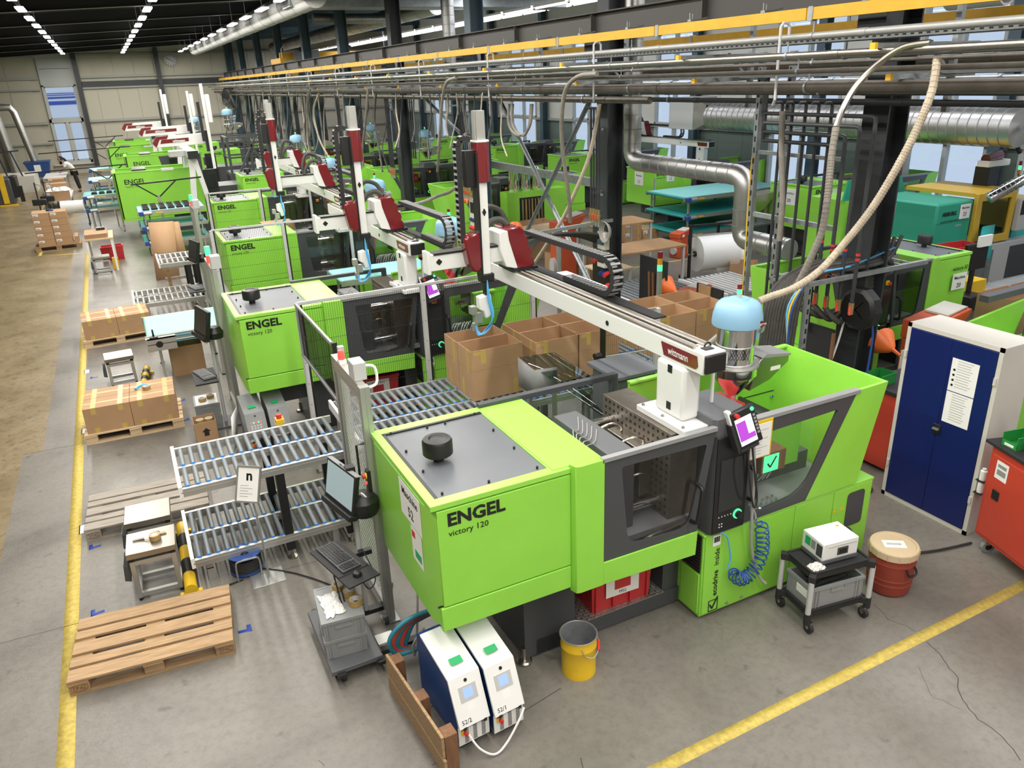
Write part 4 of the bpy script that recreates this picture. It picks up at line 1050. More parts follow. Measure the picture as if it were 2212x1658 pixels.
MB(t).cyl((1.27,5.29,1.40),(1.24,5.29,1.40),.018,12).build('stop_button','red',t); MB(t).cyl((1.27,5.29,1.34),(1.255,5.29,1.34),.013,12).build('signal','led_red',t); MB(t).cyl((1.275,5.29,1.40),(1.26,5.29,1.40),.026,12).build('stop_collar','yellow',t)
# small panel right of the robot column
t = thing('safety_fence','narrow wire fence panel in front of the open cartons','fence',(4.35,6.62,0))
post(t,4.32,6.62,0,2.0,.045,'black'); post(t,4.98,6.55,0,1.85,.05,'lightgrey')
wire_panel(t,(4.35,6.62),(4.96,6.55),.5,1.85,t,.022); MB(t).bar((4.35,6.62,1.85),(4.96,6.55,1.85),.02,.02).bar((4.2,6.64,1.38),(5.0,6.55,1.38),.03,.015).build('top_rail','alu',t)
MB(t).cyl((4.20,6.60,1.42),(4.28,6.60,1.42),.035,14).build('sensor','black',t)
# fences of the hind cells
F3 = back_fence(1.2,3.55,13.75,.12,2.05,'black wire fence in front of the third machine, white top rail',3,.03)
F4 = back_fence(1.7,4.0,18.9,.12,2.05,'black wire fence in front of the fourth machine',3,.035)
for (x,y,lab) in ((.86,10.35,'aluminium mesh door at the end of the second machine'),(1.20,16.2,'aluminium mesh door beside the far roller tracks')):
    t = thing('mesh_door',lab,'safety door',(x,y,0))
    for yy in (y,y+.85): MB(t).box(x-.03,yy-.03,0,x+.03,yy+.03,2.1).build('door_post','alu',t)
    MB(t).box(x-.03,y,2.04,x+.03,y+.85,2.1).build('lintel','alu',t); MB(t).box(x-.03,y,.1,x+.03,y+.85,.14).build('door_bottom','alu',t)
    dm = MB(t)
    for k in range(24): dm.bar((x,y+.03,.15+k*.08),(x,y+.82,.15+k*.08),.004,.004).bar((x,y+.03+k*.034,.15),(x,y+.03+k*.034,2.04),.004,.004)
    dm.build('wire_mesh','alu',t,kind='stuff')
    MB(t).box(x-.02,y+.05,2.1,x+.10,y+.22,2.26).build('switch_box','lightgrey',t,bevel=.004)
    MB(t).cyl((x,y+.5,2.1),(x,y+.5,2.2),.035,12).build('stack_light_red','led_red',t); MB(t).cyl((x,y+.5,2.2),(x,y+.5,2.32),.035,12).build('stack_light_green','led_green',t)
# ================================================================== things around machine 52
def temp_unit(x,y,rz,no,label,body='tempblue',front='white',group=None,lamp=False,w=.235,d=.62,h=.70):
    t = thing('temperature_unit',label,'temperature unit',(x,y,0),group,rz)
    prof = [(.03,.08),(.03,.22),(0,.23),(.13,.55),(d-.08,h-.02),(d,h-.06),(d,.08)]
    MB().prism(prof,'x',.008,w-.008).build('housing',body,t)
    c = MB().prism([(-.003,.235),(.127,.557),(.145,.55),(.02,.235)],'x',0,w).prism([(.127,.557),(d-.08,h-.01),(d-.08,h-.03),(.14,.54)],'x',0,w).build('cover',front,t,bevel=.003)
    MB().box(.0,.022,.075,w,.03,.225).build('grille_plate',front,t)
    g = MB()
    for i in range(3):
        for k in range(11): g.box(.045+i*.065,.0205,.085+k*.0115,.075+i*.065,.0225,.090+k*.0115)
    g.build('grille_slots','black',t,kind='stuff')
    sl = Vector((0,.13,.32)).normalized(); n = Vector((0,-sl.z,sl.y))
    def onf(u,v,k=.003): return Vector((u,0,.232))+sl*v+n*k+Vector((0,-.003,0))
    def pl(u0,u1,v0,v1,k0,k1,name,m,par):
        vs = [onf(u,v,k) for k in (k0,k1) for u,v in ((u0,v0),(u1,v0),(u1,v1),(u0,v1))]
        return MB().add(vs,[(3,2,1,0),(4,5,6,7),(0,1,5,4),(1,2,6,5),(2,3,7,6),(3,0,4,7)]).build(name,m,par)
    if not lamp:
        b = pl(.055,.185,.17,.275,.001,.005,'display_frame','lightgrey',t); pl(.085,.155,.19,.26,.005,.006,'display','screen_blue',b)
        pl(.09,.15,.10,.155,.001,.002,'note','papers',t)
        if no: 
            s = pl(.02,.085,.02,.06,.001,.002,'number_label','papers',t)
            o = text(no,.042,'black',onf(.025,.028,.0032),(1,0,0),sl,s)
    else:
        b = pl(.04,.20,.12,.29,.001,.003,'key_field','grey',t)
        for k in range(5): pl(.055+k*.028,.070+k*.028,.22,.24,.003,.005,'led','led_red' if k%2==0 else 'led_green',b)
        for k in range(8): pl(.05+(k%4)*.035,.07+(k%4)*.035,.15+.03*(k//4),.17+.03*(k//4),.003,.005,'key','lightgrey',b)
        pl(.05,.11,.06,.09,.001,.002,'brand_label','redorange',t)
    MB().cyl(onf(.12,.31,0),onf(.12,.31,.006),.012,14).build('lamp','black',t)
    MB().prism([(.20,.5945),(.25,.611),(.25,.6125),(.20,.596)],'x',.07,.16).build('green_sticker','signgreen',t)
    sw = MB().box(.02,.012,.165,.06,.024,.205).build('switch_plate','yellow',t); MB().cyl((.045,.012,.185),(.045,-.012,.185),.014,10).box(.04,-.016,.17,.05,-.006,.2).build('switch','red',sw)
    for k in (.03,w-.05): MB().box(k,-.004,.215,k+.022,.012,.24).build('latch','black',t)
    for xx in (.04,w-.04):
        for yy in (.10,d-.08): MB().cyl((xx-.012,yy,.035),(xx+.012,yy,.035),.035,12).box(xx-.015,yy-.015,.04,xx+.015,yy+.015,.085).build('caster','grey',t)
    return t
temp_unit(1.30,3.68,.09,'52/2','white temperature unit showing its blue side next to the wooden bumper',h=.665)
temp_unit(1.555,3.665,.09,'52/1','white temperature unit on the side facing the yellow bucket',h=.665)
tag(MB((1.4,3.7,0)).tube([(1.36,3.675,.18),(1.41,3.62,.08),(1.50,3.58,.02),(1.60,3.60,.05),(1.72,3.64,.16),(1.78,3.68,.21)],.008,6,6).build('cable','white'),'white cable looping between the two temperature units','cable')
for k,(x,y) in enumerate(((.80,9.0),(1.08,9.02))):
    temp_unit(x,y,.05,'','grey temperature unit with red digits under the second machine',body='grey',front='plasticgrey',group='grey temperature units under the second machine',lamp=True,w=.24,d=.55)
# upturned pallet piece as bumper
t = thing('wooden_bumper','upright piece of brown pallet wood beside the white temperature units','bumper',(1.12,4.0,0))
def slab(a,b,z0,z1,w,m,name):
    a,b = Vector((*a,0)),Vector((*b,0)); n = (b-a).cross(Vector((0,0,1))).normalized()*w
    return MB(t).add([p+Vector((0,0,z)) for z in (z0,z1) for p in (a,b,b+n,a+n)],[(3,2,1,0),(4,5,6,7),(0,1,5,4),(1,2,6,5),(2,3,7,6),(3,0,4,7)]).build(name,m,t,bevel=.004)
slab((1.135,3.56),(1.06,4.50),.02,.16,.022,'wood','plank'); slab((1.135,3.58),(1.06,4.50),.165,.345,.022,'wood','plank')
for k,(a,b) in enumerate((((1.16,3.58),(1.153,3.68)),((1.115,3.96),(1.107,4.06)),((1.083,4.38),(1.075,4.48)))): slab(a,b,0,.335 if k!=1 else .33,.09,'wood_brown','block')
# cooling water hoses
for k,(m_,off,lab) in enumerate((('hoseteal',0,'teal cooling hose curving out behind the temperature units'),('hosered',.05,'red cooling hose curving out behind the temperature units'),('hoseteal',.09,'teal cooling hose curving out behind the temperature units'),('hosered',.13,'red cooling hose curving out behind the temperature units'),('hoseteal',.16,'teal cooling hose curving out behind the temperature units'))):
    e = k*4; yy = 4.55+off*.5
    pts = [tuple(PY(x,y,yy)) for x,y in ((928+e,1318),(884+e*1.5,1336),(850+e*2.5,1366-e),(841+e*2.2,1392),(858+e*2,1412-e),(893+e,1404-e),(918+e,1392-e*2))]
    tag(MB(pts[0]).tube(pts,.017,8,6).build('water_hose',m_),lab,'hose','teal cooling hoses' if m_=='hoseteal' else 'red cooling hoses')
pts=[(1.47,4.72,.95),(1.40,4.65,.7),(1.36,4.62,.4),(1.30,4.55,.2),(1.28,4.50,.35),(1.36,4.45,.5)]
tag(MB(pts[0]).tube(pts,.009,6,6).build('cable','cablegrey'),'grey cable hanging among the cooling hoses','cable')
# yellow bucket
t = thing('metal_bucket','open yellow metal bucket on the floor by the dark machine bed','bucket',(2.42,4.07-.06,0))
c = (2.42,4.01,0)
MB(t).lathe(c,[(.128,.004),(.131,0),(.132,.02),(.130,.03),(.133,.15),(.134,.24),(.139,.25),(.139,.262),(.135,.27),(.138,.345)],32,cap=False).build('shell','yellow',t)
MB(t).lathe(c,[(0,.012),(.127,.012),(.129,.05),(.131,.15),(.134,.345),(.138,.345)],32,cap=False).build('inside','bucketin',t)
MB(t).tube([(c[0]+.141*math.cos(a*math.pi/16),c[1]+.141*math.sin(a*math.pi/16),.346) for a in range(33)],.005,6).build('rim','alu',t)
MB(t).tube([(c[0]-.05,c[1]-.13,.30),(c[0]-.03,c[1]-.155,.25),(c[0]+.03,c[1]-.165,.225),(c[0]+.10,c[1]-.12,.235),(c[0]+.15,c[1]-.04,.26),(c[0]+.145,c[1]+.05,.30)],.004,6,5).build('bail','alu',t)
MB(t).cyl((c[0]+.10,c[1]-.125,.232),(c[0]+.145,c[1]-.055,.262),.011,8).build('grip','red',t)
# red scrap tote on the tread plate
def tote(x,y,z,w,d,h,rz,label,m='totered',sign=None,sub=None,wy=0,shift=0,group=None):
    t = thing('plastic_tote',label,'tote',(x,y,z),group,rz); k=.014; f=.02
    def ringz(z0,z1,e0,e1):
        mb = MB(); o0 = [(-w/2+e0,-d/2+e0),(w/2-e0,-d/2+e0),(w/2-e0,d/2-e0),(-w/2+e0,d/2-e0)]; o1 = [(-w/2+e1,-d/2+e1),(w/2-e1,-d/2+e1),(w/2-e1,d/2-e1),(-w/2+e1,d/2-e1)]
        i0 = [(px*(1-2*k/w),py*(1-2*k/d)) for px,py in o0]; i1 = [(px*(1-2*k/w),py*(1-2*k/d)) for px,py in o1]
        vs = [(*p,z0) for p in o0]+[(*p,z1) for p in o1]+[(*p,z0) for p in i0]+[(*p,z1) for p in i1]; fs=[]
        for i in range(4):
            j=(i+1)%4; fs += [(i,j,4+j,4+i),(8+i,12+i,12+j,8+j),(4+i,4+j,12+j,12+i)]
        return mb.add(vs,fs)
    b = ringz(0,h,f,0); b.box(-w/2+f,-d/2+f,0,w/2-f,d/2-f,.01).build('tote_body',m,t)
    MB().box(-w/2-.012,-d/2-.012,h-.03,w/2+.012,-d/2+.002,h).box(-w/2-.012,d/2-.002,h-.03,w/2+.012,d/2+.012,h).box(-w/2-.012,-d/2,h-.03,-w/2+.002,d/2,h).box(w/2-.002,-d/2,h-.03,w/2+.012,d/2,h).build('rim',m,t)
    rb = MB()
    for s in (-.42,-.14,.14,.42): rb.box(w*s-.008,-d/2+f*.3-.01,.01,w*s+.008,-d/2+f,h-.03)
    rb.build('ribs',m,t,kind='stuff')
    if sign:
        s = MB().box(-w*.27,-d/2-.006,h*.30,w*.27,-d/2-.004,h*.90).build('sign','papers',t)
        MB().box(-w*.13,-d/2-.0075,h*.45,w*.13,-d/2-.0058,h*.72).build('sign_window',m,s)
        text(sign,h*.11,'black',(0,-d/2-.007,h*.77),(1,0,0),(0,0,1),s,align='CENTER')
        if sub: text(sub,h*.10,'black',(0,-d/2-.007,h*.34),(1,0,0),(0,0,1),s,align='CENTER')
    return t
tote(3.02,4.52,.1775,.58,.44,.40,-.03,'red scrap tote with white sign on the tread plate of the machine',sign='Ausschuss',sub='M52')
tote(2.58,9.66,.1775,.58,.44,.40,-.03,'red scrap tote behind the wire fence',sign='Ausschuss')
# hopper loaders on the machines
def hopper(x,y,z,label,s=1.0,lamp=True,feeder=True):
    t = thing('hopper_loader',label,'hopper',(x,y,z))
    f = lambda *p: [(a*s,b*s) for a,b in p]
    MB().lathe((0,0,0),f((.055,0),(.055,.05),(.17,.20),(.195,.24),(.195,.31),(.185,.315),(.0,.315)),28).build('cone','chrome',t)
    MB().lathe((0,0,0),f((.20,.31),(.205,.32),(.20,.335)),28).build('flange','alu',t)
    b = MB().lathe((0,0,0),f((.0,.33),(.158,.33),(.158,.66),(.15,.665),(0,.665)),28).build('glass_cylinder','chrome',t)
    for h in (.345,.50,.655): MB().lathe((0,0,0),f((.160,h-.006),(.1635,h),(.160,h+.006)),28).build('clamp_band','alu',b)
    d = MB().lathe((0,0,0),f((.17,.665),(.205,.67),(.207,.69),(.200,.76),(.180,.835),(.15,.865),(.09,.885),(0,.89)),32).build('dome','hopperblue',t)
    MB().lathe((0,0,0),f((.085,.886),(.08,.892),(.0,.894)),24).build('dome_lid','hopperblue',d)
    n = MB(); n.add([(.06*s*math.cos(a*math.pi/9)*.72+.075*s,-.193*s,.70*s+.028*s*math.sin(a*math.pi/9)) for a in range(18)]+[(.06*s*math.cos(a*math.pi/9)*.72+.075*s,-.175*s,.70*s+.028*s*math.sin(a*math.pi/9)) for a in range(18)],[tuple(range(18))]+[(a,(a+1)%18,18+(a+1)%18,18+a) for a in range(18)])
    n.build('name_plate','robotred',d)
    text('MORETTO',.024*s,'white',(.075*s,-.1945*s,.692*s),(1,0,0),(0,0,1),d,align='CENTER',bold=.01)
    if lamp:
        MB().cyl((0,0,.89*s),(0,0,.925*s),.018*s,10).build('lamp_foot','lightgrey',t); MB().cyl((0,0,.925*s),(0,0,.965*s),.02*s,12).build('lamp_green','led_green',t); MB().cyl((0,0,.965*s),(0,0,1.005*s),.02*s,12).build('lamp_red','robotred',t)
    MB().cyl((.15*s,.03*s,.58*s),(.27*s,.05*s,.58*s),.045*s,14).cyl((.27*s,.05*s,.58*s),(.30*s,.055*s,.58*s),.06*s,14).build('material_inlet','alu',t)
    MB().box(.155*s,.02*s,.48*s,.28*s,.12*s,.62*s).build('valve_box','hopperblue',t,bevel=.006)
    if feeder:
        q = MB().prism(f((.10,.08),(.19,.33),(.24,.37),(.52,.33),(.52,.27),(.32,.14)),'y',-.10*s,.13*s).build('feeder_box','steel',t,bevel=.004)
        MB().prism(f((.21,.36),(.25,.385),(.535,.342),(.52,.325)),'y',-.11*s,.14*s).build('feeder_lid','grey',q)
        MB().box(.32*s,-.102*s,.22*s,.43*s,-.0995*s,.255*s).build('feeder_label','papers',q)
    tg = MB()
    for k in range(6):
        tg.bar((-.15*s+.02*k*s,-.09*s-.013*k*s,.40*s),(-.11*s+.02*k*s,-.115*s-.012*k*s,.49*s),.004,.004).bar((-.11*s+.02*k*s,-.115*s-.012*k*s,.40*s),(-.15*s+.02*k*s,-.09*s-.013*k*s,.49*s),.004,.004)
    tg.build('mesh_guard','blackmatt',t,kind='stuff')
    return t
H1 = hopper(4.33,4.62,1.62,'steel hopper with light blue dome on the machine numbered 52')
kids_index()
copy_tree(H1,loc=(3.90,9.80,1.62),label='steel hopper with light blue dome behind the long robot arm')
copy_tree(H1,loc=(4.42,14.85,1.62),label='steel hopper with light blue dome above the green open machine rear')
copy_tree(H1,loc=(4.85,20.1,1.62),label='steel hopper with light blue dome on the fourth machine')
# amber beacon
def beacon(x,y,z0,z1,label):
    t = thing('beacon',label,'beacon',(x,y,z0)); MB(t).cyl((x,y,z0),(x,y,z1),.014,10).build('pole','white',t)
    MB(t).lathe((x,y,z1),[(.02,-.02),(.04,0),(.04,.02)],16).build('socket','black',t); MB(t).lathe((x,y,z1+.02),[(.036,0),(.038,.03),(.036,.075)],18).build('amber_lens','led_amber',t); MB(t).lathe((x,y,z1+.095),[(.04,0),(.042,.012),(.035,.022),(0,.024)],18).build('cap','black',t)
beacon(3.78,4.25,1.846,2.17,'amber beacon on a white pole beside the robot column'); beacon(3.32,9.4,1.846,2.10,'amber beacon in front of the second machine hopper')
# teach pendant hanging at the console
def pendant(c,label,s=1.0):
    c = Vector(c); t = thing('teach_pendant',label,'control panel',c)
    xd = Vector((.96,-.10,.26)).normalized(); ud = Vector((-.16,.22,.96)); ud = (ud-xd*ud.dot(xd)).normalized(); n = xd.cross(ud)
    def bx(a,b,e,f,k0,k1): return [c+(xd*i+ud*j+n*k)*s for k in (k0,k1) for i,j in ((a,b),(e,b),(e,f),(a,f))],[(3,2,1,0),(4,5,6,7),(0,1,5,4),(1,2,6,5),(2,3,7,6),(3,0,4,7)]
    b = MB(t).add(*bx(-.105,-.15,.105,.15,-.05,0)).build('body','black',t,bevel=.012)
    MB(t).add(*bx(-.115,-.14,-.08,.17,-.07,-.01)).build('back_shell','white',t,bevel=.01)
    sc = MB(t).add(*bx(-.085,-.125,.06,.09,0,.002)).build('screen','screen_white',b)
    MB(t).add(*bx(-.08,-.09,.0,.06,.002,.003)).add(*bx(.0,-.09,.055,-.05,.002,.003)).build('diagram','screen_purple',sc)
    for k in range(6): MB(t).add(*bx(.072,-.08+k*.028,.092,-.062+k*.028,0,.003)).build('key','grey',b)
    MB(t).cyl(c+(xd*-.06+ud*.12)*s,c+(xd*-.06+ud*.12+n*.03)*s,.018*s,12).build('stop_button','red',b)
    MB(t).cyl(c+(xd*.08+ud*.12)*s,c+(xd*.08+ud*.12+n*.006)*s,.016*s,12).build('start_ring','led_green',b)
    MB(t).add(*bx(-.125,-.17,-.10,.06,-.08,0)).add(*bx(-.11,-.17,.06,-.145,-.08,0)).build('holder','blackmatt',t)
    return t
pendant((3.80,3.87,1.775),'robot teach pendant with purple screen on the near machine console')
pendant((3.30,9.03,1.80),'robot teach pendant behind the wire fence')
tag(MB((3.87,3.86,1.6)).tube([(3.83,3.88,1.62),(3.86,3.85,1.3),(3.93,3.86,1.06),(3.97,3.87,1.12),(3.93,3.88,1.35),(3.89,3.89,1.58)],.008,6,6).build('cable','rubber'),'black cable hanging in a loop from the teach pendant','cable')
tag(MB((3.92,3.90,1.7)).tube([(3.92,3.92,1.68),(3.95,3.90,1.3),(3.96,3.90,1.0),(4.02,3.93,.62),(4.12,3.93,.32),(4.19,3.90,.22)],.012,8,6).build('cable','cablegrey'),'grey cable running down from the teach pendant to the trolley','cable')
# clipboard and green check card
t = thing('clipboard','white sheet in a yellow frame hanging beside the console','clipboard',(4.03,3.965,1.6))
MB(t).box(3.915,3.955,1.42,4.15,3.962,1.74).build('board','yellow',t); MB(t).box(3.932,3.951,1.43,4.135,3.956,1.715).build('sheet','papers',t)
g = MB(t)
for k in range(9): g.box(3.945,3.9498,1.66-k*.025,3.945+(.10 if k%3 else .16),3.9515,1.663-k*.025)
g.build('print','grey',t)
t = thing('check_card','green card with a black check mark behind the machine glass','card',(4.24,4.28,1.2))
MB(t).box(4.22,4.10,1.15,4.48,4.40,1.33).build('card_box','wood_brown',t); MB(t).box(4.24,4.095,1.16,4.40,4.10,1.31).build('card','led_green',t)
MB(t).bar((4.28,4.093,1.24),(4.31,4.093,1.20),.014,.003,(0,1,0)).bar((4.31,4.093,1.20),(4.37,4.093,1.29),.014,.003,(0,1,0)).build('check_mark','black',t)
# blue coiled air hose
ctl = [Vector(p) for p in ((4.07,3.91,.86),(4.11,3.91,.70),(4.12,3.91,.56),(4.07,3.91,.43),(3.98,3.91,.36),(3.89,3.91,.37),(3.82,3.93,.46))]
axis = []
for i in range(len(ctl)-1):
    p_,q_,r_,s_ = ctl[max(i-1,0)],ctl[i],ctl[i+1],ctl[min(i+2,len(ctl)-1)]
    for k in range(30):
        u = k/30; axis.append(.5*((2*q_)+(r_-p_)*u+(2*p_-5*q_+4*r_-s_)*u*u+(3*q_-p_-3*r_+s_)*u**3))
pts = []
for k,c in enumerate(axis):
    tan = (axis[min(k+1,len(axis)-1)]-axis[max(k-1,0)]).normalized(); nn = Vector((0,1,0)); bb = tan.cross(nn); a = k*2*math.pi/9.5; rr = .052*min(1,k/12,(len(axis)-k)/12)
    pts.append(c+nn*rr*math.cos(a)+bb*rr*math.sin(a))
tag(MB((4.0,3.95,.6)).tube(pts,.0065,6,2).build('coil_hose','airblue'),'blue coiled air hose hanging on the green base','hose')
t = thing('air_gun','chrome air blow gun hanging above the blue coil hose','air gun',(4.05,3.96,.9))
MB(t).tube([(4.03,3.96,.97),(4.05,3.95,.90),(4.06,3.95,.82)],.012,8,3).tube([(4.02,3.96,.96),(4.03,3.93,.985),(4.07,3.92,.975)],.008,6,3).build('body','chrome',t)
tag(MB((3.8,3.95,.8)).tube([(3.70,3.965,.845),(3.76,3.95,.80),(3.80,3.95,.68),(3.82,3.95,.55),(3.80,3.955,.47)],.007,6,6).build('air_line','lightblue'),'light blue air line bending out under the console','hose')
# service trolley with drying device
t = thing('service_trolley','black plastic service trolley with grey uprights beside the green base','trolley',(4.545,3.61,0),None,-.14)
def tray(z,h):
    MB().prism([(-.29,-.21),(-.235,-.16),(.235,-.16),(.29,-.21),(.325,-.17),(.27,-.12),(.27,.12),(.325,.17),(.29,.21),(.235,.16),(-.235,.16),(-.29,.21),(-.325,.17),(-.27,.12),(-.27,-.12),(-.325,-.17)],'z',z-h,z-.012).build('shelf','blackmatt',t,bevel=.006)
    MB().box(-.26,-.17,z-.014,.26,-.15,z).box(-.26,.15,z-.014,.26,.17,z).box(-.28,-.15,z-.014,-.26,.15,z).box(.26,-.15,z-.014,.28,.15,z).build('shelf_edge','blackmatt',t,bevel=.004)
tray(.56,.075); tray(.20,.07)
for sx in (-1,1):
    for sy in (-1,1):
        MB().cyl((sx*.295,sy*.18,.19),(sx*.295,sy*.18,.49),.022,14).build('upright','lightgrey',t)
        MB().cyl((sx*.295,sy*.18,.09),(sx*.295,sy*.18,.19),.028,14).build('upright_socket','blackmatt',t)
        w = MB().cyl((sx*.27-.016,sy*.18,.045),(sx*.27+.016,sy*.18,.045),.045,16).build('caster','rubber',t); MB().cyl((sx*.27-.02,sy*.18,.05),(sx*.27+.02,sy*.18,.05),.012,8).build('axle','chrome',w)
        MB().box(sx*.27-.022,sy*.18-.02,.05,sx*.27+.022,sy*.18+.02,.10).build('fork','steel',t)
def TR(x,y): 
    a=-.14; return 4.545+math.cos(a)*x-math.sin(a)*y, 3.61+math.sin(a)*x+math.cos(a)*y
x,y = TR(0,0)
cr = crate(x,y,.19,.50,.30,.20,-.14,'open grey crate holding black hoses on the lower trolley shelf')
MB().box(-.255,-.10,.08,-.251,.03,.15).build('label','papers',cr)
hz = MB()
for k in range(4): hz.tube([(-.2+.02*k,-.08+.05*k,.10+.02*k),(-.05,-.12+.06*k,.17),(.1,-.10+.05*k,.16),(.2,-.05+.04*k,.12)],.02,7,4)
o = hz.build('hose_bundle','rubber'); o.location=(x,y,.19); o.rotation_euler.z=-.14; tag(o,'black hoses lying in the open grey crate','hose')
x,y = TR(.02,.02)
t = thing('dryer_device','white bench device with small displays on the trolley','device',(x,y,.548),None,-.14)
b = MB().box(-.17,-.12,.045,.17,.13,.20).build('housing','white',t,bevel=.008); MB().box(-.172,-.122,.012,.172,.132,.048).build('plinth','darkgrey',t,bevel=.004)
for k,(a,c_,m_) in enumerate(((-.09,-.03,'signgreen'),(-.02,.03,'grey'),(.045,.11,'anthracite'))): MB().box(-.173,-c_,.07 if k==2 else .10,-.169,-a,.175).build('panel',m_,b)
MB().box(-.12,-.124,.16,.15,-.1195,.168).build('slot','lightgrey',b); hn = MB().box(-.03,-.126,.075,.07,-.1195,.14).build('handle_frame','anthracite',b); MB().box(-.015,-.1275,.087,.055,-.125,.128).build('handle_recess','black',hn)
MB().box(-.10,-.02,.2,.0,.03,.2008).build('paper_strip','papers',b); MB().box(.10,.06,.2,.13,.08,.2008).build('yellow_label','yellow',b)
MB().tube([(.17,.05,.15),(.22,.06,.16),(.24,.03,.12),(.20,.02,.10)],.012,6,4).build('fitting','black',t)
x,y = TR(-.20,-.10); crumple('rag','cloth_white',(x,y,.55),.14,.11,.045,'crumpled white cloth on the trolley corner','cloth',5)
# red drum with cream lid
t = thing('plastic_drum','dark red plastic drum with cream lid beside the trolley','drum',(5.30,3.57,0))
MB().lathe((0,0,0),[(.0,0),(.155,0),(.172,.02),(.180,.10),(.184,.105),(.184,.115),(.181,.12),(.183,.15),(.187,.155),(.187,.165),(.184,.17),(.186,.30),(.190,.305),(.186,.315),(.182,.38),(.0,.38)],36).build('barrel','drumred',t)
l = MB().lathe((0,0,0),[(.186,.365),(.197,.37),(.197,.43),(.190,.44),(.17,.44),(.165,.43),(.0,.43)],36).build('lid','cream',t)
lu = MB()
for k in range(14): a=k*2*math.pi/14; lu.bar((.199*math.cos(a),.199*math.sin(a),.37),(.199*math.cos(a),.199*math.sin(a),.425),.006,.008)
lu.build('lid_lugs','cream',l)
lb = MB().box(-.09,-.05,.4305,.09,.06,.4315).build('label','papers',t); bq = MB()
for k in range(14): bq.box(-.06+k*.0085,-.01,.4315,-.057+k*.0085,.02,.4322)
bq.build('barcode','black',lb); lb.rotation_euler.z = -.6
MB().tube([(-.05,-.187,.30),(-.055,-.205,.27),(-.04,-.215,.245),(.03,-.215,.245),(.045,-.205,.27),(.04,-.187,.30)],.01,6,3).build('handle','black',t)
tag(MB((5.6,3.75,0)).tube([(4.95,3.72,.02),(5.15,3.86,.02),(5.6,3.86,.02),(6.1,3.70,.02),(6.5,3.62,.02)],.012,6,6).build('cable','rubber'),'thick black cable on the floor behind the red drum','cable')
for k in range(3):
    tag(MB((6.3,5.2,0)).tube([(5.5,4.95+.1*k,.02),(5.9,4.95+.14*k,.02),(6.2,4.82+.10*k,.02),(6.5,4.75+.06*k,.02),(6.6,4.9+.1*k,.02)],.016,6,6).build('cable','rubber'),'black cable on the floor between machine and blue cabinet','cable','cables behind the blue cabinet')
# blue steel cabinet
t = thing('steel_cabinet','tall blue double-door steel cabinet with notices on its door','cabinet',(6.78,4.2,0),None,0)
B = lambda: MB(t)
B().box(6.60,3.74,.0,7.04,4.69,1.90).build('carcass','beigegrey',t,bevel=.004)
for y0,y1 in ((3.785,4.213),(4.217,4.645)): B().box(6.583,y0,.05,6.602,y1,1.855).build('door','cabblue',t,bevel=.003)
B().box(6.590,3.74,.0,6.602,3.78,1.90).box(6.590,4.65,.0,6.602,4.69,1.90).box(6.590,3.74,1.86,6.602,4.69,1.90).box(6.590,3.74,0,6.602,4.69,.045).build('front_frame','beigegrey',t)
hk = B().box(6.572,4.17,.90,6.584,4.25,1.0).build('lock_plate','black',t,bevel=.004); B().box(6.55,4.18,.945,6.574,4.24,.96).build('handle','alu',hk)
for k,(z0,z1) in enumerate(((1.37,1.69),(1.05,1.36))):
    s = B().box(6.579,3.92,z0,6.583,4.18,z1).build('notice','papers',t)
    g = B(); n = int((z1-z0)/.028)
    for q in range(n): g.box(6.5775,3.97+(.02 if q%3 else 0),z1-.02-q*.025,6.5792,4.12,z1-.0165-q*.025)
    g.build('print','grey',s)
    if k==0:
        ic = B()
        for q in range(4): ic.cyl((6.5785,4.145,1.58-.05*q),(6.577,4.145,1.58-.05*q),.012,10)
        ic.build('pictograms','black',s)
for y in (3.765,4.665):
    for z in (.35,1.55): B().box(6.575,y-.012,z,6.592,y+.012,z+.07).build('hinge','beigegrey',t)
sg = MB((6.62,3.70,0)).box(6.56,3.66,.62,6.74,3.74,.628).box(6.56,3.66,.49,6.74,3.74,.498).build('rack_shelf','black',t); sg.location=(6.62-6.78,3.70-4.2,0)
for k,z in enumerate((.63,.50)):
    o = MB((6.60,3.70,z)).lathe((6.60,3.70,z),[(0,0),(.03,0),(.03,.09),(.018,.10),(.018,.115),(0,.115)],14).build('spray_can','papers'); tag(o,['white can on the upper bracket between cabinet and red cart','white can on the lower bracket between cabinet and red cart'][k],'can')
# red workshop cart
t = thing('workshop_cart','red steel workshop cart with black worktop','cart',(6.47,3.60,0),None,-.33)
MB().box(.0,-.95,.16,.50,0,1.06).build('body','cartred',t,bevel=.008)
MB().box(-.012,-.93,.20,.0,-.04,1.0).build('door','cartred',t,bevel=.004)
MB().box(-.03,-1.0,1.07,.55,.06,1.10).build('worktop','blackmatt',t,bevel=.005)
MB().box(-.02,-.20,.60,-.010,-.12,.69).build('lock','black',t,bevel=.003); nt_ = MB().box(-.0135,-.24,.80,-.0125,-.10,.97).build('notice','papers',t); MB().box(-.0145,-.22,.84,-.0134,-.12,.89).box(-.0145,-.22,.91,-.0134,-.12,.94).build('print','grey',nt_)
for yy in (-.10,-.80):
    w = MB().cyl((.08,yy-.018,.065),(.08,yy+.018,.065),.065,18).build('caster','grey',t); MB().cyl((.08,yy-.02,.065),(.08,yy+.02,.065),.035,14).build('hub','black',w); MB().box(.03,yy-.03,.09,.13,yy+.03,.165).build('fork','alu',t)
def CP(lx,ly): a=-.33; return 6.47+math.cos(a)*lx-math.sin(a)*ly, 3.60+math.sin(a)*lx+math.cos(a)*ly
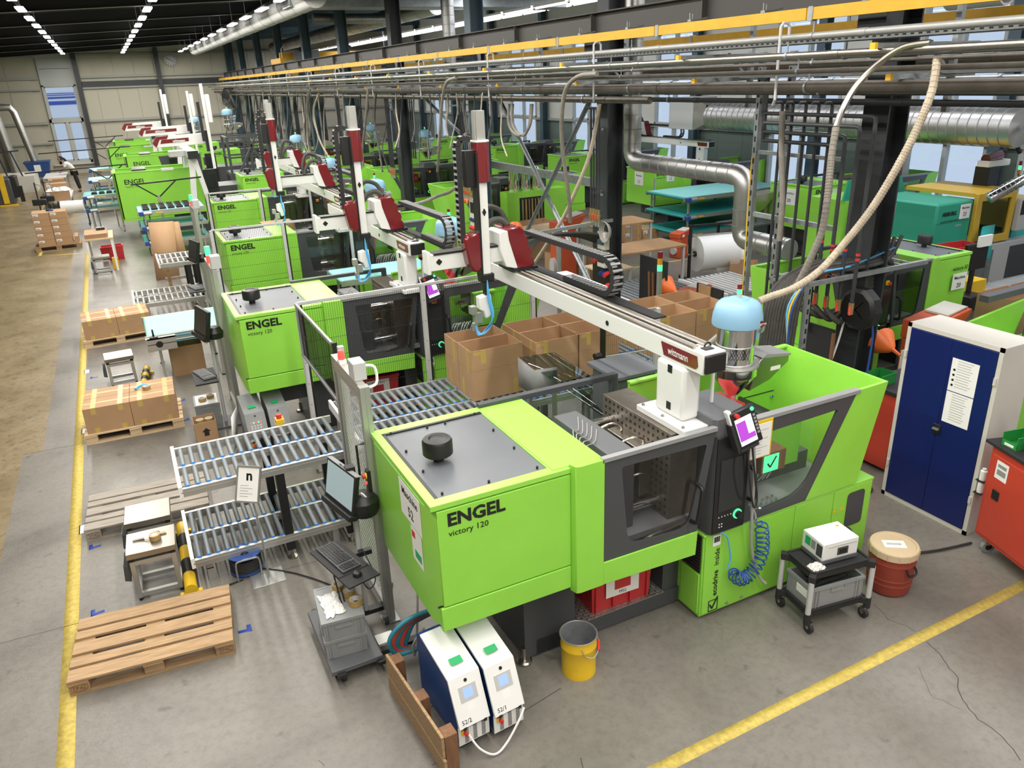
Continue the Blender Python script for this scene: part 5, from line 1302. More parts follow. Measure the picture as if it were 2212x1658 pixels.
def stack_bin(x,y,z,rz,m,label,w=.15,d=.22,h=.12):
    t = thing('stacking_bin',label,'bin',(x,y,z),None,rz)
    MB().box(-w/2,-d/2,0,w/2,d/2,.006).box(-w/2,-d/2,.006,-w/2+.006,d/2,h).box(w/2-.006,-d/2,.006,w/2,d/2,h).box(-w/2,d/2-.006,.006,w/2,d/2,h).box(-w/2,-d/2,.006,w/2,-d/2+.006,h*.45).build('bin_body',m,t)
    MB().box(-w/2+.03,-d/2-.002,.012,w/2-.03,-d/2,.035).build('label_strip','papers',t); MB().box(-w/2-.004,-d/2,h-.01,-w/2,d/2,h).box(w/2,-d/2,h-.01,w/2+.004,d/2,h).build('rim',m,t)
    return t
x,y = CP(.14,-.12); stack_bin(x,y,1.1005,-1.75,'bingreen','green stacking bin on the black worktop of the red cart')
x,y = CP(.20,-.34); stack_bin(x,y,1.1005,-1.75,'blue','blue stacking bin on the black worktop of the red cart')
def funnel(c,axis,label,s=1.0):
    t = thing('funnel',label,'funnel',c); c=Vector(c)
    o = MB().lathe((0,0,0),[(.012*s,-.16*s),(.018*s,-.06*s),(.05*s,-.03*s),(.10*s,.05*s),(.125*s,.09*s),(.13*s,.10*s),(.12*s,.10*s),(.0,.06*s)],24).build('cone','orange',t)
    t.rotation_euler = Vector((0,0,1)).rotation_difference(Vector(axis)).to_euler(); return t
x,y = CP(.22,-.20); funnel((x,y,1.36),(.8,.25,.5),'orange funnel leaning over the bins on the red cart')
# ================================================================== overhead: crane rail, pipes, trays, ducts, lamps
Y0, Y1 = 1.2, 50.5
t = thing('crane_girder','dark steel crane girder running the length of the hall','girder',(6.72,5.6,4.7))
MB(t).box(6.715,Y0,4.78,6.727,Y1,5.06).box(6.62,Y0,5.06,6.83,Y1,5.075).box(6.62,Y0,4.765,6.83,Y1,4.78).build('i_beam','beambrown',t)
for k in range(20):
    y = 3.1+2.485*k
    MB(t).box(6.63,y-.006,4.78,6.82,y+.006,5.06).build('stiffener','beambrown',t)
for y in COLY: MB(t).box(6.63,y-.16,4.48,6.85,y+.16,4.765).build('console_bracket','columnblack',t)
t = thing('crane_busbar','yellow crane power rail under the dark girder','power rail',(6.4,5.6,4.66))
y = Y0; k = 0
while y < Y1-1:
    MB(t).box(6.375,y+.004,4.665,6.425,y+2.476,4.775).build('rail_section','railyellow',t)
    MB(t).box(6.368,y+2.40,4.655,6.432,y+2.46,4.785).build('joint_clamp','galv',t)
    for q in (.6,1.8):
        MB(t).bar((6.40,y+q,4.775),(6.64,y+q,4.82),.03,.02).box(6.37,y+q-.03,4.775,6.43,y+q+.03,4.80).cyl((6.38,y+q,4.80),(6.38,y+q,4.87),.008,6).cyl((6.42,y+q,4.80),(6.42,y+q,4.86),.008,6).build('hanger','galv',t)
    y += 2.485
t = thing('crane_busbar','yellow crane power rail on the window side of the columns','power rail',(8.5,5.6,4.66))
MB(t).box(8.47,Y0,4.62,8.53,Y1,4.74).build('rail_section','railyellow',t)
for k in range(12): MB(t).box(8.46,2.5+4*k,4.61,8.54,2.56+4*k,4.75).build('joint_clamp','galv',t)
def longpipe(name,X,z,r,m,label,cat='pipe',y0=Y0,y1=Y1,sl=2.9,n=12):
    t = thing(name,label,cat,(X,y0,z)); MB(t).cyl((X,y0,z),(X,y1,z),r,n).build('pipe',m,t)
    k = 0; y = y0+1
    while y < y1-.5:
        MB(t).cyl((X,y,z),(X,y+.10,z),r*1.12,n).build('sleeve',m,t)
        MB(t).lathe((X,y+.6,z),[(r*1.05,-.012),(r*1.22,-.012),(r*1.22,.012),(r*1.05,.012)],n,'y').cyl((X,y+.6,z+r),(X,y+.6,z+r+.09),.007,6).build('pipe_clamp','galv',t)
        y += sl
    return t
longpipe('conduit_pipe',6.0,4.50,.032,'pipegrey','light grey pipe below the yellow rail, topmost of the pipe run')
longpipe('conduit_pipe',5.7,4.335,.030,'pipesteel','bright steel conveying pipe feeding the flexible hoses')
longpipe('conduit_pipe',6.02,4.27,.016,'pipebrown','thin dark pipe between the steel and the brown pipe')
longpipe('water_pipe',6.0,4.06,.052,'pipebrown','thick brown pipe under the cable trays')
longpipe('water_pipe',6.3,3.905,.046,'pipebrown','brown pipe lowest of the pipe run',y0=8.6)
longpipe('water_pipe',6.45,4.33,.035,'galv','galvanised pipe behind the cable tray')
longpipe('water_pipe',7.5,4.0,.03,'pipeblack','black header pipe behind the rear columns',y0=14)
longpipe('water_pipe',6.6,3.9,.03,'pipeblack','black header pipe above the valved drop pipes')
longpipe('water_pipe',5.85,4.20,.022,'pipebrown','thin brown pipe beside the thick one')
longpipe('water_pipe',6.15,4.0,.020,'pipeblack','thin black pipe tucked behind the thick brown pipe')
longpipe('water_pipe',7.8,4.25,.05,'pipebrown','brown pipe on the far side of the columns')
longpipe('water_pipe',8.9,4.02,.06,'galv','thick galvanised pipe on the window side of the columns')
longpipe('water_pipe',9.3,4.35,.03,'pipebrown','thin brown pipe on the window side of the columns')
# slotted cable tray
def cabletray(X0,X1,z,h,label,y0=Y0,y1=Y1,slots=28):
    t = thing('cable_tray',label,'cable tray',(X0,y0,z)); 
    MB(t).box(X0,y0,z,X1,y1,z+.004).box(X0,y0,z,X0+.003,y1,z+h).box(X1-.003,y0,z,X1,y1,z+h).build('tray','galv',t)
    s = MB(t); y = y0+.05
    while y < min(y1,y0+slots):
        s.box(X0-.001,y,z+h*.62,X0+.001,y+.035,z+h*.76).box(X0-.001,y+.03,z+h*.22,X0+.001,y+.065,z+h*.36); y += .075
    s.build('slots','black',t,kind='stuff')
    cb = MB(t); 
    for k in range(5): cb.tube([(X0+.03+k*.03+random.uniform(-.01,.01),y0+q*2.5,z+.012+random.uniform(0,.02)) for q in range(int((y1-y0)/2.5)+1)],.009,5)
    cb.build('cables','rubber',t)
    return t
cabletray(6.12,6.34,4.44,.085,'slotted galvanised cable tray under the yellow rail')
cabletray(6.45,6.65,4.14,.06,'galvanised cable tray behind the thick brown pipe',slots=0)
cabletray(9.0,9.3,4.20,.06,'galvanised cable tray on the window side of the columns',slots=0)
# cross arms with yellow caps, hangers on the columns
arm_i = 0
for k in range(18):
    y = 2.2+2.485*k
    for z,x0 in ((4.40,5.62),(4.16,5.85)):
        t = thing('cantilever_arm','galvanised cantilever arm with yellow end cap holding the pipes','bracket',(x0,y,z),'cantilever arms of the pipe run')
        MB(t).box(x0,y-.021,z-.045,6.9,y+.021,z-.004).build('channel','galv',t); MB(t).box(x0-.03,y-.025,z-.05,x0+.004,y+.025,z+.0).build('end_cap','railyellow',t)
    t = thing('hanger_post','galvanised hanger post dropping from the crane girder','hanger',(6.2,y,3.8),'hanger posts of the pipe run')
    MB(t).box(6.66,y+.03,3.82,6.71,y+.08,4.765).build('channel','galv',t); MB(t).bar((6.68,y+.055,4.1),(6.35,y+.055,4.4),.03,.03).build('brace','galv',t)
# U-bend branches on the light pipe
for k in range(9):
    y = 6.0+3.3*k
    pts = [(6.0,y,4.5),(6.0,y,4.60),(5.97,y,4.63),(5.92,y,4.63),(5.89,y,4.60),(5.89,y,4.3),(5.89,y,3.95),(5.92,y+.05,3.9)]
    tag(MB(pts[0]).tube(pts,.014,8).build('drop_pipe','lightgrey'),'thin grey drop pipe bending over the light grey pipe','pipe','thin drop pipes')
# galvanised C beam and crossed braces between the columns
tag(MB((7.2,11,2.5)).box(7.16,10.6,2.46,7.24,15.4,2.60).build('steel_beam','galv'),'galvanised beam between two columns, braces crossing before it','beam')
for a,b,l in (((7,15.0,4.35),(6.98,10.4,.25),'diagonal galvanised brace falling towards the column with sockets'),((6.93,10.7,4.2),(6.93,14.6,.1),'diagonal galvanised brace rising towards the column with sockets'),((7.0,20.2,4.4),(7.0,15.3,2.7),'diagonal galvanised brace high beside the hindmost columns')):
    tag(MB(a).bar(a,b,.012,.07).bar((a[0]-.03,a[1],a[2]),(b[0]-.03,b[1],b[2]),.06,.012).build('brace',"galv"),l,'brace')
# ---------------------------------------------------------------- vertical black pipes with valves
def droppipes(X,ylist,z0,z1,label,m='pipeblack',valves=True,r=.017,group=None):
    for i,y in enumerate(ylist):
        t = thing('drop_pipe',label,'pipe',(X,y,z0),group)
        MB(t).cyl((X,y,z0+.22 if valves else z0),(X,y,z1),r,8).tube([(X,y,z1-.01),(X,y,z1+.02),(X-.02,y+.0,z1+.05),(X-.1,y,z1+.05)],r,8,2).build('pipe',m,t)
        if valves:
            MB(t).cyl((X,y,z0+.02),(X,y,z0+.22),r*1.3,8).cyl((X-.03,y,z0+.12),(X+.03,y,z0+.12),.016,8).build('valve','brass',t); MB(t).bar((X-.03,y,z0+.13),(X-.06,y-.06,z0+.08),.015,.008).build('valve_lever','red',t)
            MB(t).cyl((X,y,z0-.05),(X,y,z0+.03),r*1.05,8).build('hose_nipple','alu',t)
    tt = thing('pipe_clip_bar','galvanised bar clipping the black drop pipes','bracket',(X,ylist[0],z1-.2),'pipe clip bars')
    for z in (z1-.25,z0+.45): MB(tt).bar((X+.03,min(ylist)-.05,z),(X+.03,max(ylist)+.05,z),.03,.03).bar((X+.03,max(ylist),z),(6.95,max(ylist)+.05,z),.03,.03).build('bar','galv',tt)
droppipes(6.62,[10.52-.075*k for k in range(4)],2.05,3.72,'black drop pipe with brass valve on the column with sockets',group='valved drop pipes at the socket column')
droppipes(6.55,[6.55,6.40,6.22,6.05,5.88],1.5,3.84,'black drop pipe beside the hose reel column',valves=False,group='drop pipes beside the hose reel column')
for c,y in enumerate(COLY[2:8]):
    droppipes(6.6,[y-.25+.10*k for k in range(4)],1.9,3.85,'dark drop pipe at a rear middle column',group='drop pipes of the rear columns',r=.018)
    droppipes(7.6,[y+.8+.16*k for k in range(5)],2.2,3.95,'dark vertical pipe on the window side, behind the rear columns',valves=False,group='vertical pipes behind the rear columns',r=.02)
# stepped black pipe manifold
for k,(yp,xe) in enumerate(((247,1894),(268,1860),(288,1828),(307,1800))):
    A = PX(1648,yp+2,6.5); B_ = PX(xe,yp,6.5); z = (A.z+B_.z)/2
    pts = [(6.5,A.y,z),(6.5,B_.y,z),(6.5,B_.y,1.95)]
    t = thing('manifold_pipe','black pipe of the stepped manifold, turning down to a red-handled valve','pipe',(6.5,B_.y,1.95),'stepped manifold pipes')
    MB(t).tube([pts[0],(6.5,B_.y+.05,z),(6.5,B_.y+.01,z-.01),(6.5,B_.y,z-.05),pts[2]],.021,10).build('pipe','pipeblack',t)
    MB(t).cyl((6.5,A.y,z),(6.5,A.y,z+.35+.1*k),.021,8).build('riser','pipeblack',t)
    MB(t).cyl((6.5,B_.y,1.84),(6.5,B_.y,1.96),.028,8).build('valve','brass',t); MB(t).bar((6.48,B_.y,1.93),(6.40,B_.y-.07,1.86),.018,.01).build('valve_lever','red',t)
    for q,(zz,mm) in enumerate(((2.45,'red'),(2.40,'blue'))): MB(t).cyl((6.5,B_.y,zz+.02*k),(6.5,B_.y,zz+.025+.02*k),.0225,10).build('colour_band',mm if k%2 else 'red',t)
# ---------------------------------------------------------------- ducts
def duct(path,r,label,m='duct',rings=.28,name='air_duct',n=20):
    t = thing(name,label,'duct',path[0]); P = [Vector(p) for p in path]
    MB(t).tube(P,r,n,0).build('tube',m,t)
    for a,b in zip(P[:-1],P[1:]):
        L_ = (b-a).length
        if L_ < rings*2: continue
        k = rings
        while k < L_:
            c = a.lerp(b,k/L_); d = (b-a).normalized(); MB(t).cyl(c-d*.006,c+d*.006,r*1.03,n).build('seam_ring','grey',t); k += rings
    return t
def elbow(p,q,r_,m_): return None
def bend(a,b,c,rad,n=6):
    a,b,c = Vector(a),Vector(b),Vector(c); u=(a-b).normalized()*rad; w=(c-b).normalized()*rad
    return [tuple((b+u)*(1-t/n)**2+2*(t/n)*(1-t/n)*b+(b+w)*(t/n)**2) for t in range(n+1)]
p0,p1,p2,p3,p4 = (7.55,10.75,5.6),(7.55,10.75,2.90),(7.55,8.10,2.90),(7.55,8.10,2.05),(7.55,7.2,2.05)
duct([p0]+bend(p0,p1,p2,.22)+bend(p1,p2,p3,.22)+bend(p2,p3,p4,.18)+[p4],.14,'bright galvanised duct stepping down beside the dark column',rings=.22)
duct([(14.7,8.9,3.06),(14.7,17.2,3.06)],.34,'large spiral duct along the window wall',rings=.20,n=28)
tag(MB((14.7,17.9,2.7)).box(14.3,17.55,2.72,15.1,18.6,3.55).build('duct_box','lightgrey',bevel=.01),'grey duct box at the end of the large spiral duct','duct box')
tag(MB((14.7,17.4,3.1)).add([(14.45,17.2,2.88),(14.95,17.2,2.88),(14.95,17.2,3.36),(14.45,17.2,3.36),(14.3,17.55,2.72),(15.1,17.55,2.72),(15.1,17.55,3.55),(14.3,17.55,3.55)],[(0,1,5,4),(1,2,6,5),(2,3,7,6),(3,0,4,7)]).build('duct_adapter','duct'),'tapered metal adapter before the large spiral duct','duct')
duct([(14.8,8.8,3.1),(14.6,8.4,2.8),(14.2,8.3,2.3),(13.7,8.6,1.95)],.10,'flexible foil hose hanging from the large spiral duct',m='chrome',rings=.08)
duct([(4.95,20,6.22),(4.95,47,6.22)],.30,'pale round ventilation duct beside the lamp row',m='lightgrey',rings=1.5,n=24)
tag(MB((7,22,6)).box(4.6,21.2,6.05,12.5,22.1,6.62).build('air_duct','galv',bevel=.01),'rectangular galvanised duct crossing the hall under the roof','duct')
for k in range(9): MB((0,0,0)).box(5.0+.9*k,21.18,6.03,5.03+.9*k,22.12,6.64).build('duct_flange','alu',bpy.data.objects['air_duct'] if False else None) if False else None
duct([(9.2,23,6.25),(9.2,48,6.25)],.26,'round galvanised duct behind the rear columns',rings=1.2,n=20)
duct([(8.0,19.3,6.5),(8.0,19.3,4.6)],.16,'vertical spiral duct between the roof and the girder',rings=.2)
duct([(6.3,26,6.12),(9.0,26,6.12)],.15,'short cross duct under the roof',rings=.5)
duct([(-6.3,48,3.75),(-4.5,48,3.75),(-4.2,48,3.72),(-4.06,48,3.5),(-3.7,48,1.1)],.17,'pale pipe duct descending in the far aisle corner',m='duct',rings=1.0)
duct([(-4.5,44,3.4),(-4.4,44,2.6),(-4.25,44,.9)],.2,'grey duct descending at the left hall edge',m='duct',rings=.9)
t = thing('exhaust_pipe','short wide grey pipe mouth above the near column','pipe',(8.3,5.7,4.9)); MB(t).lathe((8.05,5.25,4.86),[(.12,0),(.14,0),(.14,.6),(.12,.6),(.12,0)],20,'y',cap=False).build('pipe','lightgrey',t)
# ---------------------------------------------------------------- lamps
for li,x in enumerate(LROWS):
    lab = ['lamp of the ceiling row above the forklift aisle','lamp of the middle ceiling row','lamp of the ceiling row beside the round duct'][li]
    tt = thing('lamp_trunking',['ceiling lamp rail above the forklift aisle','ceiling lamp rail in the middle of the bay','ceiling lamp rail beside the round duct'][li],'lamp rail',(x,20,6.2)); MB(tt).box(x-.03,-4,6.20,x+.03,49,6.26).build('rail','blackmatt',tt)
    y = 1.0
    while y < 48.5:
        o = MB((x,y,6.2)).box(x-.09,y,6.165,x+.09,y+1.15,6.20).build('ceiling_lamp','lamp'); tag(o,lab,'ceiling lamp','ceiling lamps, '+['aisle row','middle row','duct row'][li])
        y += 2.75
    for k in range(18):
        MB(tt).cyl((x,1.5+2.75*k,6.26),(x,1.5+2.75*k,roofz(x)-.1),.006,4).build('suspension_wire','grey',tt)
for x,z,y0,lab in ((9.6,5.75,13.0,'fluorescent tube of the row nearest to the girder'),(13.2,6.2,14.0,'fluorescent tube of the row near the windows')):
    y = y0
    while y < 46:
        t = thing('tube_lamp',lab,'ceiling lamp',(x,y,z),'tubes: '+lab); MB(t).box(x-.06,y,z,x+.06,y+1.5,z+.05).build('fitting','white',t); MB(t).cyl((x,y+.03,z-.02),(x,y+1.47,z-.02),.02,8).build('tube','tubelamp',t)
        y += 1.62
# orange overhead crane
t = thing('overhead_crane','orange overhead crane trolley above the girder','crane',(8.0,34.5,5.07))
MB(t).box(6.65,33.6,5.08,6.85,35.6,5.28).build('end_carriage','railyellow',t,bevel=.01); MB(t).box(6.8,34.3,5.22,16.4,34.5,5.5).build('bridge','railyellow',t); MB(t).box(7.3,33.9,5.2,7.8,34.25,5.5).box(8.0,33.9,5.25,8.3,34.2,5.55).build('hoist','grey',t); MB(t).tube([(6.75,33.7,5.28),(6.75,33.7,5.6),(6.9,34.1,5.7)],.02,6).build('guard_rail','white',t)
# ---------------------------------------------------------------- flexible conveying hoses
def hose(name,pts,r,m,label,cat='hose',n=10,group=None,rib=False):
    P = [tuple(PX(*p)) if len(p)==3 and p[0]>30 else p for p in pts]
    t = MB(P[0]).tube(P,r,n,6)
    o = t.build(name,m); tag(o,label,cat,group)
    if rib:
        Q = MB().tube(P,1,1,6); n_ = len(Q.v); cs = Q.v; rb = MB(P[0]); d = 0; last = None
        C_ = []
        src = [Vector(p) for p in P]; R_ = []
        m_ = len(src)
        for i in range(m_-1):
            a,b,c,e = src[max(i-1,0)],src[i],src[i+1],src[min(i+2,m_-1)]
            for k in range(14):
                tt = k/14; R_.append(.5*((2*b)+(c-a)*tt+(2*a-5*b+4*c-e)*tt*tt+(3*b-a-3*c+e)*tt**3))
        acc = 0
        for a,b in zip(R_[:-1],R_[1:]):
            acc += (b-a).length
            if acc > .022:
                dd = (b-a).normalized(); rb.cyl(b-dd*.004,b+dd*.004,r*1.10,n); acc = 0
        rb.build('hose_ribs',m,o,kind='stuff')
    return o
hose('conveying_hose',[(2010,92,5.7),(1950,103,5.65),(1895,140,5.6),(1850,185,5.5),(1822,232,5.4),(1806,275,5.3)],.026,'steel','bright bent steel pipe branching from the conveying pipe')
hose('conveying_hose',[(1806,275,5.3),(1796,340,5.25),(1787,430,5.2),(1775,500,5.2),(1750,560,5.15),(1720,620,5.1)],.028,'hose_grey','ribbed grey hose below the bent steel pipe',rib=True)
hose('conveying_hose',[(2025,125,5.75),(2012,200,5.7),(1975,290,5.6),(1930,375,5.5),(1880,455,5.4),(1820,530,5.25),(1770,585,5.05),(1715,622,4.85),(1665,640,4.7),(1640,650,4.6)],.030,'hose_tan','long tan ribbed hose leading to the near hopper',rib=True)
hose('conveying_hose',[(1290,160,5.7),(1250,165,5.7),(1222,195,5.7),(1213,260,5.75),(1216,330,5.85),(1228,420,6.0),(1232,480,6.1)],.030,'hose_grey','grey hose curving down in front of the crossed braces')
hose('conveying_hose',[(985,168,5.7),(965,178,5.7),(955,220,5.75),(950,300,5.8),(945,370,5.9)],.028,'hose_grey','grey hose curving down beside the tall robot mast')
for k in range(2): hose('hose_loop',[(1100+8*k,225,6.1),(1098+8*k,262,6.1),(1108+8*k,285,6.1),(1128+4*k,292,6.1),(1145-2*k,270,6.1),(1150-3*k,225,6.1)],.022,'hose_grey','slack grey hose loop hanging under the pipe run',group='hanging hose loops')
hose('conveying_hose',[(1295,225,6.3),(1275,330,6.3),(1240,420,6.2),(1205,490,6.1),(1140,590,6.0)],.03,'hose_tan','tan hose descending beside the crossed braces')
hose('conveying_hose',[(670,190,5.7),(665,240,5.7),(670,290,5.7),(655,340,5.7),(645,370,5.7)],.03,'hose_grey','grey hose descending at the rear robot arms')
hose('conveying_hose',[(690,200,6),(678,240,6),(690,300,6),(715,345,6),(740,372,6)],.03,'hose_tan','tan hose descending at the rear hoppers')
hose('conveying_hose',[(795,190,5.7),(790,260,5.7),(783,320,5.7),(785,360,5.7)],.03,'hose_grey','grey hose descending behind the middle robot mast')
hose('conveying_hose',[(990,180,6.4),(1010,280,6.4),(1000,300,6.5),(985,400,6.4),(940,425,5.0),(900,440,4.6),(850,445,4.2)],.03,'hose_grey','grey hose running down to the middle hopper')
hose('conveying_hose',[(1690,240,6.3),(1688,330,6.3),(1690,430,6.3),(1684,520,6.3)],.03,'hose_grey','grey hose hanging among the black manifold pipes')
hose('conveying_hose',[(1640,655,4.6),(1600,690,4.6),(1560,720,4.6),(1530,745,4.55)],.03,'cablegrey','grey hose behind the robot beam end')
# swarm of small drop hoses between far machines and pipes
for k in range(46):
    x = 490+k*8+random.uniform(-3,3)+ (0 if k<24 else (k-24)*11); X = 5.8+random.uniform(-.2,.5); ys = 200+random.uniform(0,10); L_ = random.uniform(90,170)
    hose('drop_hose',[(x,ys,X),(x+random.uniform(-4,4),ys+L_*.35,X),(x+random.uniform(-9,9),ys+L_*.7,X-.1),(x+random.uniform(-14,14),ys+L_,X-.3)],random.choice((.012,.016,.022)),random.choice(('hose_dark','hose_grey','pipeblack','hose_tan')),'thin hose dropping from the pipe run to the rear machines',group='drop hoses of the rear machines',n=6)
t = thing('cable_bundle','coil of black cables hanging at the end of the pipe run','cable',(5.9,48,4.2))
for k in range(7): MB(t).tube([PX(485+3*k,190,5.8),PX(480+2*k,205+2*k,5.8),PX(484+4*k,225+k*2,5.8),PX(497+k,215,5.8),PX(494-k,192,5.8)],.03,5,4).build('cable_loop','rubber',t)
# ================================================================== open cartons on the inner track
def open_carton(x,y,z,w,d,h,label,group=None,rz=0,liner=False,tapes=True,flaps=False):
    t = thing('open_carton',label,'carton',(x,y,z),group,rz); k=.006
    MB().box(-w/2,-d/2,0,w/2,-d/2+k,h).box(-w/2,d/2-k,0,w/2,d/2,h).box(-w/2,-d/2+k,0,-w/2+k,d/2-k,h).box(w/2-k,-d/2+k,0,w/2,d/2-k,h).box(-w/2+k,-d/2+k,0,w/2-k,d/2-k,k).build('walls','card',t)
    MB().box(-w/2+k,-d/2+k,h*.52,w/2-k,d/2-k,h*.525).build('contents','card_in',t)
    if tapes:
        tp = MB().box(-w*.32,-d/2-.0012,h*.72,-w*.22,-d/2,h).box(-w*.32,-d/2-.0012,h*.90,-w*.46,-d/2,h*.97).box(w*.30,-d/2-.0012,0,w*.38,-d/2,h*.3).box(-w/2-.0012,-d*.3,h*.55,-w/2,-d*.16,h).box(-w/2-.0012,d*.1,0,-w/2,d*.25,h*.35); tp.build('tape','tape',t)
        MB().box(-w/2-.0006,-d/2-.0006,h*.60,w/2+.0006,d/2+.0006,h*.603).build('crease','wood_brown',t)
    if liner: crum = MB().grid([((i/7-.5)*w*1.02,(j/7-.5)*d*1.02,h*.7+(.32*h if i in (0,7) or j in (0,7) else random.uniform(-.12,.05)*h)) for j in range(8) for i in range(8)],8).build('film_liner','filmglass',t)
    return t
ZC = .966
for k in range(2): open_carton(3.30,7.33+.385*k,ZC,.62,.375,.575,['large open carton in front on the roller track under the robot','large open carton at the rear on the roller track under the robot'][k])
i=0
for gx,lab in ((3.775,'open carton of the four beside the chute'),(5.47,'open carton of the four beyond the narrow wire fence')):
    for a in range(2):
        for b in range(2):
            open_carton(gx+.28+.565*a,7.36+.43*b,ZC,.55,.42,.53,lab,lab.replace('open carton','open cartons'))
# tinted chute beside the moulding area
t = thing('parts_chute','tinted plastic chute with steel box behind the moulding area','chute',(3.5,6.2,1.2))
MB(t).add([(3.36,6.72,1.54),(3.74,6.66,1.54),(3.98,5.52,1.30),(3.60,5.52,1.28)],[(0,1,2,3)]).build('plastic_sheet','glass_tint',t,solid=.006)
MB(t).add([(3.34,6.72,1.545),(3.36,6.40,1.50),(3.36,6.40,1.22),(3.34,6.72,1.22)],[(0,1,2,3)]).add([(3.36,6.40,1.50),(3.60,6.36,1.50),(3.60,6.36,1.22),(3.36,6.40,1.22)],[(0,1,2,3)]).build('steel_box','grey',t,solid=.004)
for x,y in ((3.40,6.6),(3.9,5.6),(3.7,6.6)): MB(t).box(x-.02,y-.02,0,x+.02,y+.02,1.25).build('leg','alu',t)
t = thing('control_cabinet','grey control cabinet between machine and chute','cabinet',(3.9,5.5,0)); MB(t).box(3.64,5.32,.05,4.05,5.75,1.70).build('housing','darkgrey',t,bevel=.008); MB(t).box(3.60,5.28,1.70,4.09,5.79,1.735).build('top','plategrey',t,bevel=.005); MB(t).box(3.66,5.315,.2,4.03,5.32,1.6).build('door','grey',t)
# ---------------------------------------------------------------- belts
def belt(x0,x1,y0,y1,z,label,m='beltlight',edge='beltteal',legs_=True,motor=True,along='x',h=.07,z_leg=0,group=None):
    t = thing('belt_conveyor',label,'belt conveyor',(x0,y0,0),group); r = h/2
    if along=='x':
        n=8; prof = [(x0+r-r*math.sin(a*math.pi/n),z-r+r*math.cos(a*math.pi/n)) for a in range(n+1)]+[(x1-r+r*math.sin(a*math.pi/n),z-r-r*math.cos(a*math.pi/n)) for a in range(n+1)]
        MB(t).prism(prof,'y',y0+.02,y1-.02).build('belt',m,t)
        for y in (y0,y1): MB(t).box(x0-.02,y-.012,z-h-.03,x1+.02,y+.012,z-.004).build('side_frame','alu',t)
        if motor:
            mo = MB(t).box(x0+.02,y0-.11,z-.12,x0+.14,y0-.012,z-.01).build('motor_block','airblue',t,bevel=.01); MB(t).cyl((x0+.14,y0-.06,z-.06),(x0+.34,y0-.06,z-.06),.045,12).build('motor','alu',mo)
            MB(t).box(x0+.45,y0-.014,z-.075,x0+.62,y0-.012,z-.045).build('warning_label','yellow',t)
        LX,LY = (x0+.15,x1-.15),(y0+.03,y1-.03)
    else:
        n=8; prof = [(y0+r-r*math.sin(a*math.pi/n),z-r+r*math.cos(a*math.pi/n)) for a in range(n+1)]+[(y1-r+r*math.sin(a*math.pi/n),z-r-r*math.cos(a*math.pi/n)) for a in range(n+1)]
        MB(t).prism(prof,'x',x0+.02,x1-.02).build('belt',m,t)
        for x in (x0,x1): MB(t).box(x-.012,y0-.02,z-h-.03,x+.012,y1+.02,z+.0).build('side_frame','alu',t)
        LX,LY = (x0+.03,x1-.03),(y0+.1,y1-.1)
    if legs_:
        for x in LX:
            for y in LY: MB(t).box(x-.02,y-.02,z_leg+.01,x+.02,y+.02,z-h).build('leg','alu',t); MB(t).cyl((x,y,z_leg),(x,y,z_leg+.02),.035,10).build('foot','black',t)
    return t
t = belt(-.10,1.05,12.35,13.55,.82,'mint green belt station with aluminium frame beside the second machine',m='beltmint',motor=False)
MB(t).lathe((.0,12.28,.80),[(0,0),(.06,.0),(.06,.02),(.015,.03),(.012,.13),(0,.14)],14).build('clamp_knob','black',t); MB(t).box(-.12,12.24,.60,.30,12.33,.80).build('drive_plate','alu',t); MB(t).cyl((.06,12.235,.70),(.06,12.245,.70),.05,14).build('plate_hole','black',t)
MB(t).box(-.10,12.24,.78,1.05,12.26,.80).box(-.1,12.24,.70,1.05,12.26,.71).build('blue_strip','hoseteal',t)
belt(3.0,6.2,12.55,13.5,1.18,'light teal belt under the second robot arm',motor=False)
belt(2.95,4.6,14.1,14.9,.0+.30,'short teal belt low under the second robot',legs_=True,motor=False) if False else None
# white and dark tray shelf beside the machine
# three-tier belts in front of the big machines
for (x0,x1,y0,y1,n,lab) in ((.28,2.0,23.4,24.6,3,'three-tier belt beside the leaning cardboard'),(-1.15,.0,28.4,29.6,2,'belt tier beside the paper roll stand'),(-1.05,.2,33.6,34.8,3,'belt tier in front of the third large machine'),(-1.1,.0,38.4,39.6,3,'belt tier in front of the hind large machine')):
    zt = 1.22
    for k in range(n):
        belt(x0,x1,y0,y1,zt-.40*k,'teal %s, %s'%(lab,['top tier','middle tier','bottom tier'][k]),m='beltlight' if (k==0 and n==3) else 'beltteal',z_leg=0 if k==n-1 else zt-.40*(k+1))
    t = thing('tier_frame','aluminium frame of the '+lab,'frame',(x0,y1,0))
    for x in (x0+.3,x1-.3): MB(t).box(x-.02,y1+.03,0,x+.02,y1+.07,zt).build('upright','alu',t)
tr0 = None
def tray(x,y,z,group):
    global tr0
    if tr0 is None:
        tr0 = thing('black_tray','black plastic tray lying on the top belt','tray',(x,y,z),group)
        MB().box(-.08,-.17,0,.08,.17,.01).box(-.085,-.175,.01,-.07,.175,.05).box(.07,-.175,.01,.085,.175,.05).box(-.07,-.175,.01,.07,-.16,.05).box(-.07,.16,.01,.07,.175,.05).build('tray_body','black',tr0)
        rb = MB()
        for k in range(6): rb.box(-.07,-.15+k*.055,.01,.07,-.125+k*.055,.035)
        rb.build('tray_ribs','blackmatt',tr0); kids_index(); return tr0
    return copy_tree(tr0,loc=(x,y,z),group=group,label='black plastic tray lying on the top belt' if z>1.15 and x>.2 else 'black plastic tray on the far belt')
for i in range(7):
    for j in range(3): tray(.50+.215*i,23.66+.36*j,1.222,'black trays on the near top belt')
for i in range(4): tray(-.8+.22*i,28.8,1.222,'black trays on the far belt')
